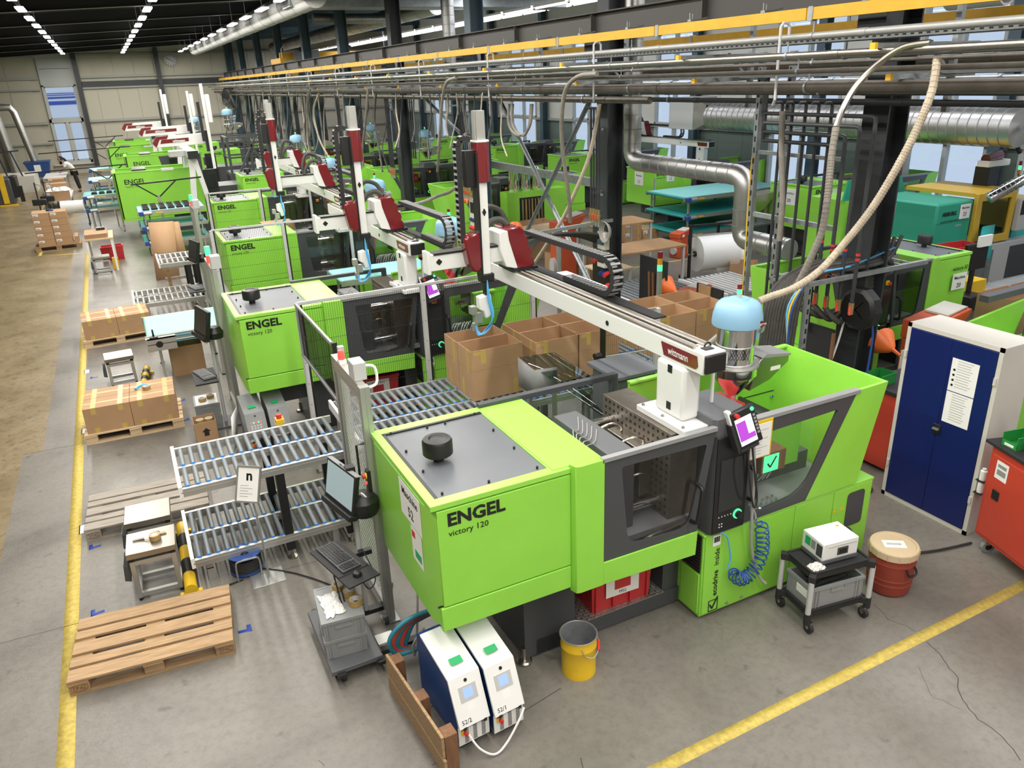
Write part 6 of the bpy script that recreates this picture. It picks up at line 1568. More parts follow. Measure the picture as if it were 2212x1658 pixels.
# ---------------------------------------------------------------- far roller tracks, tables, cardboard
roller_track('roller_conveyor','bright steel roller track, upper of the two far tiers',.40,1.15,[(17.2,17.75),(17.75,18.3)],.95,.105,lambda t: legs(t,(.95,1.12),(17.2,18.25),.86),rollmat='alu',cap=False)
roller_track('roller_conveyor','bright steel roller track, lower of the two far tiers',-.20,1.10,[(16.05,16.65),(16.65,17.25)],.45,.105,lambda t: legs(t,(.0,1.0),(16.1,17.2),.36,'alu'),rollmat='alu',cap=False)
guard_tube((-.33,16.2,.09),(-.30,17.2,.09),.055,'yellow impact bar at the end of the lower far track')
t = thing('wooden_trestle','wooden trestle under the upper far track','trestle',(.8,19.2,0))
for x in (.55,1.2): MB(t).box(x,18.75,0,x+.07,18.85,.72).build('leg','wood',t)
for z in (.25,.5,.68): MB(t).box(.5,18.77,z,1.32,18.83,z+.06).build('rail','wood_grey',t)
t = thing('cardboard_sheet','tall unfolded brown cardboard leaning against the belts','cardboard',(.6,20.2,0))
MB(t).add([(.33,20.1,0),(.86,20.05,0),(.98,20.5,1.30),(.42,20.55,1.32)],[(0,1,2,3)]).build('sheet','card',t,solid=.012); MB(t).add([(.80,20.3,.4),(1.12,20.2,.45),(1.1,20.5,1.28),(.92,20.52,1.28)],[(0,1,2,3)]).build('side_flap','card',t,solid=.01); MB(t).add([(.345,20.265,.60),(.90,20.205,.60),(.903,20.21,.612),(.346,20.27,.612)],[(0,1,2,3)]).build('crease','wood_brown',t)
def table(x0,y0,x1,y1,h,label,m='worktop',leg='lightgrey',th=.04,w=.05):
    t = thing('work_table',label,'table',((x0+x1)/2,(y0+y1)/2,0)); MB(t).box(x0,y0,h-th,x1,y1,h).build('tabletop',m,t,bevel=.004)
    for x in (x0+.05,x1-.05):
        for y in (y0+.05,y1-.05): MB(t).box(x-w/2,y-w/2,0,x+w/2,y+w/2,h-th).build('leg',leg,t)
    return t
table(-1.08,21.95,-.42,23.2,.85,'packing table with wooden top and white legs in the aisle','wood_new','white')
for k in range(5): tag(MB((-.78,22.5,.851+.022*k)).box(-1.06+.01*(k%2),22.0,.851+.022*k,-.55+.012*(k%3),22.9,.870+.022*k).build('cardboard_sheet','card'),'flat cardboard sheet in the pile on the packing table','cardboard','flat cardboard pile')
tag(MB((-.7,22.9,.96)).box(-.78,22.6,.965,-.58,22.8,1.02).build('tape_dispenser','black'),'black dispenser lying on the cardboard pile','tape dispenser')
tote(-.55,23.6,0,.55,.38,.38,.1,'dark red tote standing behind the packing table')
carton(-.62,22.5,.43+.0,.45,.35,.2,0,'brown carton on the shelf of the packing table',tapes=False) if False else None
tag(MB((-.5,22.3,0)).box(-.56,22.15,0,-.44,22.25,.30).box(-.50,22.3,0,-.42,22.4,.26).build('canister','yellow'),'yellow paper sack standing behind the low scale','sack')
# second computer station and crates
def station(px_,py_,label,h=1.35):
    t = thing('computer_stand',label,'computer stand',(px_,py_,0))
    MB(t).cyl((px_,py_,.02),(px_,py_,h-.1),.022,12).build('pole','lightgrey',t); MB(t).box(px_-.2,py_-.2,0,px_+.2,py_+.2,.03).build('base','darkgrey',t)
    c = Vector((px_-.08,py_+.04,h+.1)); mx_ = Vector((.22,-.975,0)).normalized(); mu_ = Vector((.20,.045,.98)).normalized(); mn_ = mx_.cross(mu_)
    def q(a,b,e,f,k0,k1): return [c+mx_*i+mu_*j+mn_*k for k in (k0,k1) for i,j in ((a,b),(e,b),(e,f),(a,f))],[(3,2,1,0),(4,5,6,7),(0,1,5,4),(1,2,6,5),(2,3,7,6),(3,0,4,7)]
    b = MB(t).add(*q(-.24,-.17,.24,.17,-.05,0)).build('monitor','black',t,bevel=.006); MB(t).add(*q(-.215,-.14,.215,.15,0,.002)).build('screen','screen_off',b); MB(t).add(*q(-.24,-.22,.24,-.17,-.05,.03)).build('soundbar','black',b)
    MB(t).box(px_-.30,py_-.35,.72,px_-.02,py_+.25,.74).build('keyboard_tray','blackmatt',t); MB(t).box(px_-.1,py_-.02,.66,px_,py_+.02,.72).build('tray_arm','black',t)
    MB(t).lathe((px_+.06,py_-.05,h-.12),[(0,0),(.10,0),(.11,.08),(.07,.15),(0,.16)],14).build('label_printer','black',t)
    k = thing('keyboard','black keyboard on the tray: '+label.replace('computer stand ',''),'keyboard',(px_-.16,py_-.02,.74)); keyboard(k,k,(px_-.16,py_-.02,.741),(.24,-.97,0))
station(.66,10.35,'computer stand at the end of the second machine'); station(1.06,15.5,'computer stand beside the far roller tracks')
c2 = crate(.47,10.5,0,.30,.40,.17,-.05,'grey crate, lower one of the stack with tape rolls'); c3 = crate(.47,10.5,.172,.30,.40,.17,-.05,'grey crate, upper one of the stack with tape rolls'); MB().box(-.145,-.195,.155,.145,.195,.168).build('lid','papers',c3)
tape_roll(.42,10.45,.343,'brown tape roll on the rear crate stack, left one'.replace(', left one',' beside its twin'),group='tape rolls on the rear crate stack'); tape_roll(.53,10.53,.343,'brown tape roll on the rear crate stack beside its twin',group='tape rolls on the rear crate stack')
oc = open_carton(.37,9.95,0,.27,.27,.29,'small open carton holding white rings, arrow on its side',tapes=False)
for k in range(2): tape_roll(.32+.11*k,9.95,.24,'pale tape roll standing in the small open carton',group='rolls in the small open carton',r=.048)
MB().prism([(-.03,.10),(.03,.10),(.03,.16),(.055,.16),(0,.21),(-.055,.16),(-.03,.16)],'y',-.1365,-.1355).build('arrow','black',oc)
tape_roll(-.22,10.92,.492,'tape roll in a blue dispenser on the taped cartons'); tag(MB((-.28,10.98,.49)).tube([(-.36,10.96,.505),(-.30,11.02,.52),(-.22,11.02,.52),(-.18,10.98,.51)],.018,6,4).build('tape_dispenser','lightblue'),'blue tape dispenser lying on the taped cartons','tape dispenser')
open_carton(.42,12.9,0,.5,.42,.48,'brown carton with arrow standing under the mint belt',tapes=False)
tag(MB((.62,10.6,.0)).add([(.70,9.55,.02),(.60,9.25,.02),(.66,9.28,.50),(.76,9.58,.50)],[(0,1,2,3)]).build('notice_frame','papers',solid=.012),'white framed notice leaning at the grey temperature units','notice')
t = thing('stop_box','yellow box with red stop button at the roller track','stop button',(1.0,7.66,1.0)); MB(t).box(.96,7.60,.985,1.04,7.70,1.04).build('box','yellow',t); MB(t).cyl((1.0,7.65,1.04),(1.0,7.65,1.085),.028,12).build('button','red',t)
# liner cartons of the third cell
for k,(x,y) in enumerate(((1.9,13.0),(2.75,12.6),(2.75,13.0),(3.4,12.6))): open_carton(x,y-.55,0,.55,.5,.80 if k else .75,'open carton with clear film liner between second and third machine','film-lined open cartons',liner=True,tapes=False)
for k in range(9): tag(MB((2.85,18.0,.9)).box(2.55+.01*k,17.5,.90+.06*k,3.35-.008*k,18.1,.955+.06*k).build('cardboard_stack','card'),'folded carton in the pile behind the third robot','cardboard','folded carton pile')
table(2.5,17.4,3.5,18.2,.9,'table under the folded carton pile','galv','alu')
# ---------------------------------------------------------------- large machines at the rear of the bay
def big_machine(x,y,label,w=2.9,win=False,h=1.98,sgn='victory 120'):
    t = thing('large_moulding_machine',label,'moulding machine',(x,y,0))
    f = MB().box(0,0,.62,w,.03,h).build('front_panel','green',t); MB().box(.02,-.005,.55,w*.6,.03,.61).build('lower_panel','green',t)
    MB().prism([(0,0),(.03,0),(.03,1.5),(0,1.5),(-.06,1.3),(-.06,.2)],'z',.55,h).build('end_panel','green',t)
    MB().box(0,1.5,.55,w,1.53,h).build('back_panel','green',t); MB().box(w,0,.3,w+.03,1.5,h*.92).build('far_panel','green',t)
    MB().box(-.02,-.01,h,w,.05,h+.025).box(-.02,1.48,h,w,1.54,h+.025).box(-.02,.05,h,.05,1.48,h+.025).build('top_rim','green_top',t)
    MB().box(.05,.03,.9,w,1.5,.95).build('inner_floor','anthracite',t); MB().box(.4,.1,0,w+2.2,1.4,.62).build('base','anthracite',t)
    MB().box(.5,.2,h+.02,.9,1.3,h+.06).build('crossbar','black',t); MB().box(w*.55,-.02,h-.02,w*.55+.35,.06,h+.05).build('rail_hook','white',t)
    MB().box(w*.75,.2,.95,w-.2,1.3,1.6).build('platen','darkgrey',t)
    if win:
        b = MB().prism([(w*.42,h-.06),(w*.98,h-.06),(w*.98,.8),(w*.50,.8)],'y',-.01,.0).build('door_frame','anthracite',t); MB().box(w*.55,-.014,.9,w*.72,-.010,h-.16).box(w*.78,-.014,.9,w*.93,-.010,h-.16).build('pane','glass_tint',b)
    MB().box(w,.1,.62,w+2.2,1.4,1.35).build('injection_cover','anthracite',t); MB().box(w+.1,-.02,.7,w+.5,.1,1.9).build('console','black',t); MB().box(w+.15,-.03,1.3,w+.45,-.02,1.75).build('screen','screen_off',t)
    text('ENGEL',.20,'black',(.22,-.003,h-.34),(1,0,0),(0,0,1),f,bold=.018); text(sgn,.08,'black',(.24,-.003,h-.44),(1,0,0),(0,0,1),f)
    return t
big_machine(-.10,26.6,'large green machine with a V-shaped lamp arm before it',w=2.4)
big_machine(.38,33.3,'large green machine with glazed dark door between two others',win=True,w=2.7)
big_machine(-.17,38.7,'large green machine beside the far belts',w=2.6); big_machine(.15,44.0,'hindmost large green machine at the pale wall',w=2.6)
# lamp arms on posts
def lamp_stand(x0,x1,y,z,px_,label):
    t = thing('lamp_stand',label,'lamp arm',(px_,y,0)); MB(t).bar((x0,y,z),(x1,y,z+.06),.05,.04).build('bar','black',t); MB(t).box(px_-.035,y-.03,0,px_+.035,y+.03,z-.35).build('post','wood_grey',t)
    MB(t).bar((px_,y,z-.42),(px_-.55,y,z+.0),.035,.035).bar((px_,y,z-.42),(px_+.55,y,z+.04),.035,.035).build('v_brace','black',t)
lamp_stand(.27,2.2,25.2,1.76,.95,'black lamp arm on V braces in front of the first large machine'); lamp_stand(-2.9,.4,32.4,1.73,-.35,'black lamp arm on V braces above the paper roll stand'); lamp_stand(-2.75,.5,38.0,2.02,-.25,'black lamp arm on V braces beside the third large machine'); lamp_stand(-2.6,.6,43.0,2.25,-.3,'black lamp arm on V braces in front of the far window')
# A-frame gantry robots
def aframe(x,y,label,s=1.0,mast=4.4,xl=-1.3):
    t = thing('gantry_robot',label,'robot',(x,y,0))
    for yy in (0,2.0):
        lg = MB().bar((-.30,yy,0),(-.03,yy,2.35),.16,.14).bar((.42,yy,0),(.03,yy,2.35),.16,.14).build('a_frame','robotwhite',t,bevel=.01)
    MB().box(-.14,-.3,2.35,.14,3.4,2.55).build('beam','robotwhite',t,bevel=.01); MB().box(-.15,-.32,2.34,.15,-.28,2.56).build('end_cap','black',t)
    MB().box(-.6,.6,2.36,-.14,1.0,2.54).build('side_box','robotwhite',t,bevel=.02)
    cb = MB().prism([(xl,2.80),(xl+.12,2.98),(.6,3.02),(.6,2.72),(xl+.05,2.68)],'y',.2,.45).build('cross_beam','robotwhite',t,bevel=.01); MB().prism([(xl+.2,2.79),(.0,2.82),(.0,2.92),(xl+.25,2.90)],'y',.19,.20).build('logo_plate','robotred',cb)
    text('wittmann',.13,'white',(xl+.55,.185,2.805),(1,0,0),(0,0,1),cb,bold=.02,sx=.7); MB().prism([(xl-.01,2.80),(xl+.12,2.99),(xl+.45,3.0),(xl+.4,2.92),(xl+.2,2.91),(xl+.08,2.69)],'y',.185,.46).build('red_edge','robotred',cb)
    MB().box(.45,.0,2.5,.62,.2,3.1).build('slide','black',t); MB().box(.53,-.08,2.0,.61,.0,mast).build('mast','robotwhite',t); s1,l1 = MB(),MB(); e_chain(s1,l1,[(.40,-.05,2.8),(.40,-.05,mast-.5)],.1,.08,(0,1,0)); c = s1.build('cable_chain','blackmatt',t); l1.build('chain_links','grey',c)
    MB().box(.62,-.1,3.3,.75,.0,4.1).build('mast_shield','robotwhite',t,bevel=.03)
    return t
aframe(2.1,25.6,'white gantry robot on A-frame legs beside the first large machine',xl=-1.0); aframe(2.3,32.5,'white gantry robot on A-frame legs behind the first gantry robot',mast=4.2); aframe(1.75,38.0,'hindmost white gantry robot on A-frame legs',mast=4.3,xl=-1.2)
# dark maintenance platform
t = thing('maintenance_platform','dark steel maintenance platform with railings','platform',(4.2,30,0))
MB(t).box(3.6,29.6,1.30,5.3,31.0,1.42).build('deck','anthracite',t)
for x in (3.65,4.4,5.25):
    for y in (29.65,30.95): MB(t).box(x-.04,y-.04,0,x+.04,y+.04,2.65).build('post','anthracite',t)
for z in (1.95,2.62):
    for y in (29.65,30.95): MB(t).box(3.6,y-.03,z-.03,5.3,y+.03,z+.03).build('rail','anthracite',t)
    MB(t).box(3.62,29.6,z-.03,3.68,31,z+.03).build('rail','anthracite',t)
MB(t).bar((3.9,29.6,1.4),(4.6,29.6,2.6),.10,.06).bar((4.9,29.6,1.4),(4.3,29.6,2.6),.10,.06).build('x_brace','anthracite',t)
# further small machines in the rear middle
for k,(x,y) in enumerate(((3.0,25.0),(3.4,36.5),(3.2,42.0))):
    copy_tree(M1,loc=(x+.3,y,0),label='green machine far back, between large machines and the column row',group='green machines far back in the bay')
for k,(x,y,z,l) in enumerate(((5.3,26.0,1.9,'light blue hopper beyond the platform edge'),(4.3,33.5,2.6,'light blue hopper high above the rear machines'),(3.3,36.2,2.3,'light blue hopper between the gantry robots'),(5.6,31.5,1.7,'light blue hopper beside the second robot mast'))):
    h_ = copy_tree(H1,loc=(x,y,z),label=l)
# ---------------------------------------------------------------- person and the far packing place
def person(x,y):
    t = thing('person','person in white shirt and black trousers bending over the packing table','person',(x,y,0))
    def skin(name,joints,edges,m,levels=2):
        me = bpy.data.meshes.new(name); me.from_pydata([j[0] for j in joints],edges,[]); me.materials.append(M[m]); o = bpy.data.objects.new(name,me); COL.objects.link(o); o.parent = t
        md = o.modifiers.new('skin','SKIN'); md.use_smooth_shade = True
        for k,j in enumerate(joints):
            v = me.skin_vertices[0].data[k]; v.radius = (j[1],j[2] if len(j)>2 else j[1]); v.use_root = (k==0)
        o.modifiers.new('sub','SUBSURF').levels = levels; o.modifiers['sub'].render_levels = levels; return o
    J = [((0,0,.92),.14,.11),((-.10,-.03,1.12),.15,.11),((-.24,-.06,1.30),.16,.11),((-.33,-.08,1.38),.06),((-.42,-.10,1.44),.05),
         ((-.02,.09,.88),.09),((.05,.10,.50),.065),((.10,.11,.08),.045),((.0,.13,.04),.04),
         ((.0,-.09,.88),.09),((.02,-.10,.48),.065),((.08,-.11,.08),.045),((-.02,-.13,.04),.04),
         ((-.26,.14,1.30),.065),((-.36,.18,1.08),.048),((-.52,.14,.95),.036),((-.60,.12,.93),.034),
         ((-.26,-.24,1.30),.065),((-.38,-.27,1.08),.048),((-.53,-.22,.95),.036),((-.61,-.19,.93),.034)]
    E_ = [(0,1),(1,2),(2,3),(3,4),(0,5),(5,6),(6,7),(7,8),(0,9),(9,10),(10,11),(11,12),(2,13),(13,14),(14,15),(15,16),(2,17),(17,18),(18,19),(19,20)]
    skin('body',J,E_,'skin')
    skin('shirt',[((.0,0,.95),.17,.13),((-.10,-.03,1.12),.175,.135),((-.24,-.06,1.30),.18,.13),((-.30,-.075,1.35),.09),((-.26,.15,1.30),.085),((-.33,.175,1.14),.07),((-.26,-.25,1.30),.085),((-.35,-.268,1.14),.07)],[(0,1),(1,2),(2,3),(2,4),(4,5),(2,6),(6,7)],'cloth_white')
    skin('trousers',[((0,0,.93),.155,.125),((-.02,.09,.86),.105),((.05,.10,.50),.08),((.10,.11,.12),.062),((.0,-.09,.86),.105),((.02,-.10,.48),.08),((.08,-.11,.12),.062)],[(0,1),(1,2),(2,3),(0,4),(4,5),(5,6)],'cloth_black')
    MB().lathe((-.45,-.11,1.40),[(0,0),(.06,.02),(.085,.08),(.09,.14),(.07,.20),(0,.225)],16).build('head','skin',t)
    MB().lathe((-.42,-.10,1.47),[(.095,0),(.103,.06),(.09,.13),(.05,.17),(0,.18)],16).tube([(-.36,-.10,1.55),(-.27,-.09,1.48),(-.22,-.09,1.36)],.05,8,3).build('hair','cloth_black',t)
    MB().cyl((-.535,-.13,1.49),(-.555,-.135,1.48),.014,8).build('nose','skin',t)
    for s in (-1,1): MB().box(.0,s*.11-.04+.0,0,.12,s*.11+.04,.05).build('shoe','cloth_black',t,bevel=.015)
    for s in (-1,1): MB().tube([(-.02,.12*s-.03,1.04),(-.16,.11*s-.05,1.30),(-.28,.09*s-.07,1.42)],.014,6,3).build('strap','cloth_black',t)
    return t
person(-1.78,42.0)
table(-3.0,40.6,-2.1,43.2,.82,'far packing table in front of the bending person','lightgrey','grey')
for k,(x,y,w,d,z,h,l) in enumerate(((-2.35,37.5,.75,.6,.55,.32,'brown carton on the far packing cart, under the white film'),(-2.2,34.6,.8,.6,.5,.35,'brown carton in the white film wrap'),(-2.45,39.6,.6,.5,.75,.12,'flat carton at the far packing place'))): carton(x,y,z,w,d,h,0,l,tapes=False,lab=True)
t = thing('packing_cart','low packing cart under the far cartons','cart',(-2.3,36,0)); MB(t).box(-2.75,34.2,.44,-1.8,38.0,.50).build('deck','lightgrey',t)
for x in (-2.65,-1.9):
    for y in (34.4,36.1,37.8): MB(t).box(x-.03,y-.03,0,x+.03,y+.03,.44).build('leg','grey',t)
crumple('film_wrap','film',(-2.15,34.6,.85),.9,.7,.15,'white plastic film draped over the far carton','plastic film',9)
for k,(x,y) in enumerate(((-2.75,33.0),(-2.55,34.0))):
    t = thing('tool_stand',['black wheeled stand with cables beside the carton stack','black stand with grey arm behind the carton stack'][k],'stand',(x,y,0)); MB(t).box(x-.02,y-.02,.05,x+.02,y+.02,1.35).build('post','black',t); MB(t).box(x-.3,y-.2,0,x+.3,y+.2,.06).build('base','black',t); MB(t).box(x-.2,y-.1,.55,x+.25,y+.15,.75).build('machine_box','black',t,bevel=.02); MB(t).tube([(x,y,1.3),(x+.2,y,1.2),(x+.25,y,.9)],.02,6,3).build('arm','grey',t)
t = thing('paper_stand','paper roll on a black stand in the aisle','paper roll',(-1.55,31,0))
MB(t).cyl((-1.95,31,.62),(-1.25,30.9,.62),.22,24).build('paper_roll','white',t); MB(t).box(-2.0,30.95,.60,-1.2,31.0,.64).build('axle','black',t)
for x in (-2.02,-1.20): MB(t).box(x-.02,30.9,.05,x+.02,31.05,.85).box(x-.03,30.6,.03,x+.03,31.3,.07).build('stand_leg','black',t)
# blue tipping bin, forklift, clock
t = thing('tipping_bin','blue steel tipping bin with paper notice against the far wall','bin',(-3.6,48.1,0))
MB(t).prism([(-4.2,1.05),(-3.05,1.05),(-3.2,.30),(-3.95,.30)],'y',47.6,48.8).build('tub','tempblue',t); MB(t).box(-4.22,47.58,1.0,-3.03,48.82,1.07).build('rim','tempblue',t); MB(t).box(-3.78,47.585,.55,-3.48,47.60,.92).build('notice','papers',t)
for x in (-3.9,-3.3): MB(t).cyl((x,47.7,.12),(x+.08,47.7,.12),.12,12).box(x,47.65,.12,x+.08,48.6,.3).build('wheel','black',t)
t = thing('pallet_truck','yellow and black pallet stacker at the hall edge','forklift',(-4.3,39,0))
MB(t).box(-4.75,38.6,.05,-4.05,39.8,1.1).build('body','anthracite',t,bevel=.05); MB(t).box(-4.45,38.55,.1,-4.25,38.62,1.3).build('mast_panel','yellow',t); MB(t).box(-4.62,38.5,.0,-3.95,38.62,.06).build('foot','yellow',t); MB(t).box(-4.1,38.7,.3,-3.85,39.6,1.15).build('side_box','black',t,bevel=.03); MB(t).bar((-4.7,38.6,1.1),(-4.95,38.8,2.1),.12,.10).build('mast','anthracite',t); MB(t).box(-3.85,38.8,.1,-3.7,38.95,.75).build('tiller','black',t)
t = thing('machine_console','grey machine with sloping windows at the left hall edge','machine',(-4.4,44,0)); MB(t).box(-5.2,43.4,.0,-3.55,46,.75).build('plinth','beigegrey',t); MB(t).bar((-4.0,43.5,.75),(-4.25,43.5,1.9),.06,.06).bar((-4.6,43.5,.75),(-4.85,43.5,2.3),.06,.06).bar((-4.9,43.5,1.85),(-3.9,43.5,1.9),.08,.06).build('frame','columnblack',t)
t = thing('wall_clock','round white wall clock high on the far wall','clock',(3.72,51.9,5.75)); c=PY(367,129,51.9); t.location=c
MB().lathe((0,0,0),[(0,-.03),(.33,-.03),(.35,0),(0,.0)],28,'y').build('clock_face','lightgrey',t)
for k in range(12): a=k*math.pi/6; MB().bar((.24*math.sin(a),-.035,.24*math.cos(a)),(.30*math.sin(a),-.035,.30*math.cos(a)),.04,.01,(0,1,0)).build('hour_mark','black',t)
MB().bar((0,-.04,0),(-.2,-.04,.1),.03,.01,(0,1,0)).bar((0,-.04,0),(.18,-.04,-.12),.03,.01,(0,1,0)).build('hands','black',t)
# ================================================================== the bay behind the column row
kids_index()
def numbered(r, no, ends=True, front=None, at=None):
    """white number sheet on the end (and front) of a machine standing at r"""
    x,y = r.location.x, r.location.y; e = thing('x','','x',(0,0,0)); bpy.data.objects.remove(e)
    o = MB().box(-.006,.45,1.30,.006,.85,1.66).build('number_sheet','papers',r); text('Maschine',.075,'black',(-.008,.65,1.54),(0,-1,0),(0,0,1),o,align='CENTER'); text(no,.12,'black',(-.008,.65,1.36),(0,-1,0),(0,0,1),o,align='CENTER')
    if front:
        o = MB().box(front,-.012,1.42,front+.26,-.004,1.66).build('number_sheet','papers',r); text(no,.11,'black',(front+.13,-.0135,1.46),(1,0,0),(0,0,1),o,align='CENTER')
M12 = copy_tree(M1,loc=(13.0,17.5,0),label='green machine with number sheet 12 behind the teal belts'); numbered(M12,'12',front=.45)
M30 = copy_tree(M1,loc=(13.6,12.5,0),label='green machine with number sheet 30 near the window wall'); numbered(M30,'30',front=.62)
for k,y in enumerate((22.5,28.0,34.0)): copy_tree(M1,loc=(13.2,y,0),label='green machine in the window bay beyond the numbered ones',group='far green machines of the window bay')
SKIP.update(('lettering','check_mark'))
def mirrored(x,y,label,sx=-1,group=None):
    r = copy_tree(M1,loc=(x,y,0),label=label,group=group); r.scale.x = sx; return r
M20 = mirrored(10.42,6.62,'green machine with number sheet 20 behind the blue cabinet',-.72)
x0 = 10.0
t = thing('number_sheet','white sheet reading Maschine 20 on the green end panel','number sheet',(10.2,6.6,1.4))
MB(t).box(10.03,6.583,1.27,10.32,6.589,1.50).build('sheet','papers',t); text('Maschine',.062,'black',(10.175,6.581,1.42),(1,0,0),(0,0,1),t,t,align='CENTER',bold=.01); text('20',.09,'black',(10.175,6.581,1.30),(1,0,0),(0,0,1),t,t,align='CENTER',bold=.01); text('victory 50',.085,'black',(10.0,6.586,1.545),(1,0,0),(0,0,1),t,t,bold=.012,shear=.15,sx=.9)
mirrored(11.3,18.2,'green machine with open control hatch behind the crossed braces')
for k,y in enumerate((23.4,28.6,33.8)): mirrored(11.2,y,'green machine in the row behind the rear columns',group='mirrored green machines behind the rear columns')
# open control hatch of that machine
t = thing('valve_cabinet','green cabinet with open hatch full of pipes','cabinet',(8.9,17.4,0)); MB(t).box(8.6,17.6,.05,10.3,18.0,1.55).build('housing','green',t); MB(t).box(8.95,17.585,.75,9.65,17.6,1.4).build('hatch','black',t)
for k in range(7): MB(t).cyl((9.02+.09*k,17.56,.80),(9.02+.09*k,17.56,1.36),.03,8).build('pipe','brass' if k%2 else 'steel',t)
for k in range(3): tag(MB((8.9+.35*k,17.8,1.55)).lathe((8.9+.32*k,17.8,1.55),[(0,0),(.13,0),(.15,.1),(.13,.5),(.06,.56),(0,.56)],14).build('foil_bag','chrome'),'crinkled silver foil bag standing on the green cabinet','bag','silver foil bags')
# red-orange granulators and dryers
def granulator(x,y,label,rz=0,s=1.0):
    t = thing('granulator',label,'granulator',(x,y,0),None,rz); MB().prism([(-.3*s,.0),(.3*s,.0),(.3*s,.8*s),(-.3*s,.8*s)],'y',-.25*s,.25*s).build('housing','redorange',t,bevel=.02)
    MB().prism([(-.32*s,.8*s),(.15*s,.8*s),(.6*s,1.05*s),(.6*s,1.1*s),(-.32*s,1.0*s)],'y',-.26*s,.26*s).build('hopper_box','redorange',t,bevel=.01); MB().prism([(.1*s,1.05*s),(.58*s,1.11*s),(.55*s,1.12*s),(.1*s,1.07*s)],'y',-.2*s,.2*s).build('granulate','beigegrey',t)
    MB().box(-.15*s,-.265*s,.85*s,0,-.26*s,.95*s).build('label','papers',t); MB().cyl((-.4*s,0,.3*s),(-.3*s,0,.3*s),.14*s,14).build('motor','lightgrey',t); return t
granulator(8.85,6.0,'red-orange granulator with feed chute behind the blue cabinet',0,.80).scale.z = 1.5; granulator(8.3,14.3,'red-orange granulator behind the crossed braces',0,.75).scale.z = 1.8; granulator(11.9,14.9,'orange granulator beside the teal belts',.3,.6); granulator(8.6,10.4,'orange granulator seen between the black manifold pipes',.2,.65); granulator(9.3,9.2,'orange granulator behind the cable stand',.4,.6); granulator(3.0,24.2,'dark orange granulator under the tiered belts',0,.7)
t = thing('motor_unit','pale grey motor unit on the floor behind the blue cabinet','motor',(8.0,5.6,0)); MB(t).cyl((7.75,5.35,.25),(8.25,5.45,.25),.16,18).build('motor','lightgrey',t); MB(t).box(7.7,5.25,.0,8.3,5.6,.1).build('foot','galv',t); sw=MB(t).box(7.95,5.55,.55,8.15,5.70,1.05).build('switch_box','beigegrey',t); MB(t).cyl((8.05,5.55,.68),(8.05,5.52,.68),.05,12).build('switch','red',sw); MB(t).box(8.0,5.60,0,8.1,5.7,.55).build('switch_post','alu',t)
# green machine hood at the right edge
t = thing('machine_hood','open green machine hood with dark beam behind the blue cabinet','machine',(9.6,5.5,0))
MB(t).prism([(8.75,1.28),(9.95,1.42),(9.95,1.36),(9.80,.95),(8.9,1.05)],'y',5.50,5.54).build('front_flap','green',t); MB(t).box(8.75,4.75,1.25,11.5,4.8,1.35).build('rear_flap','green',t); MB(t).prism([(9.3,1.52),(11.8,1.56),(11.8,1.48),(9.3,1.44)],'y',5.6,5.72).build('top_beam','darkgrey',t); MB(t).box(8.85,4.8,0,11.6,5.5,.95).build('base','green',t); MB(t).box(9.9,5.0,.95,11.4,5.45,1.2).build('inner_block','darkgrey',t)
for k in range(3): open_carton(11.0+.75*k,6.35,.55,.65,.5,.6,'brown open carton beyond the green hood','cartons beyond the green hood',tapes=False)
table(10.6,6.0,13.2,6.7,.55,'low table under the cartons beyond the green hood','galv','alu')
# roller track with monitor at the right
roller_track('roller_conveyor','low galvanised roller track in front of the teal machine',11.6,14.6,[(7.3,8.2)],.55,.075,lambda t: legs(t,(11.8,14.3),(7.35,8.15),.46,'galv'),rollmat='galv',cap=False,rail='galv')
t = thing('monitor_back','black monitor with paper on top beside the green end panel','monitor',(11.75,7.4,.56)); MB(t).box(11.45,7.35,1.18,11.95,7.42,1.60).build('screen','black',t,bevel=.01); MB(t).box(11.66,7.37,.56,11.74,7.41,1.2).build('stand','black',t); MB(t).box(11.62,7.3,1.55,11.92,7.34,1.72).build('paper','papers',t); MB(t).box(11.5,7.2,.56,11.85,7.5,.8).build('printer','black',t,bevel=.02); MB(t).box(11.9,7.5,.56,12.3,7.9,.92).build('box','yellow',t)
tote(13.05,8.55,.86,.62,.42,.36,-.1,'dark red tote on the bed of the teal machine',sign='Au')
# teal and yellow moulding machine
t = thing('moulding_machine','teal green and yellow moulding machine with number sheet 23','moulding machine',(12.9,9.2,0))
B = lambda: MB(t)
b = B().prism([(13.0,9.05),(14.0,9.05),(14.0,10.5),(13.0,10.5)],'z',1.05,1.85).build('clamp_cover','tealgreen',t,bevel=.04); B().box(12.995,9.04,1.50,14.0,9.048,1.505).build('seam','beltteal',b); B().box(12.9,8.98,.95,14.2,10.5,1.06).build('cover_sill','beigegrey',t)
B().box(12.9,8.95,.1,17.0-.5,10.4,.95).build('bed','lightgrey',t,bevel=.01)
g = B()
ring(g,[(14.0,1.95),(15.15,1.95),(15.15,.98),(14.0,.98)],[(14.15,1.80),(15.02,1.80),(15.02,1.12),(14.2,1.12)],8.98,9.06); g.build('guard_frame','arbyellow',t,bevel=.01); B().box(14.15,9.02,1.1,15.02,9.025,1.8).build('pane','glass_tint',t); B().box(14.0,9.06,1.88,15.15,10.5,1.95).build('guard_roof','arbyellow',t); B().box(14.3,9.6,1.0,14.9,10.2,1.7).build('mould_block','anthracite',t)
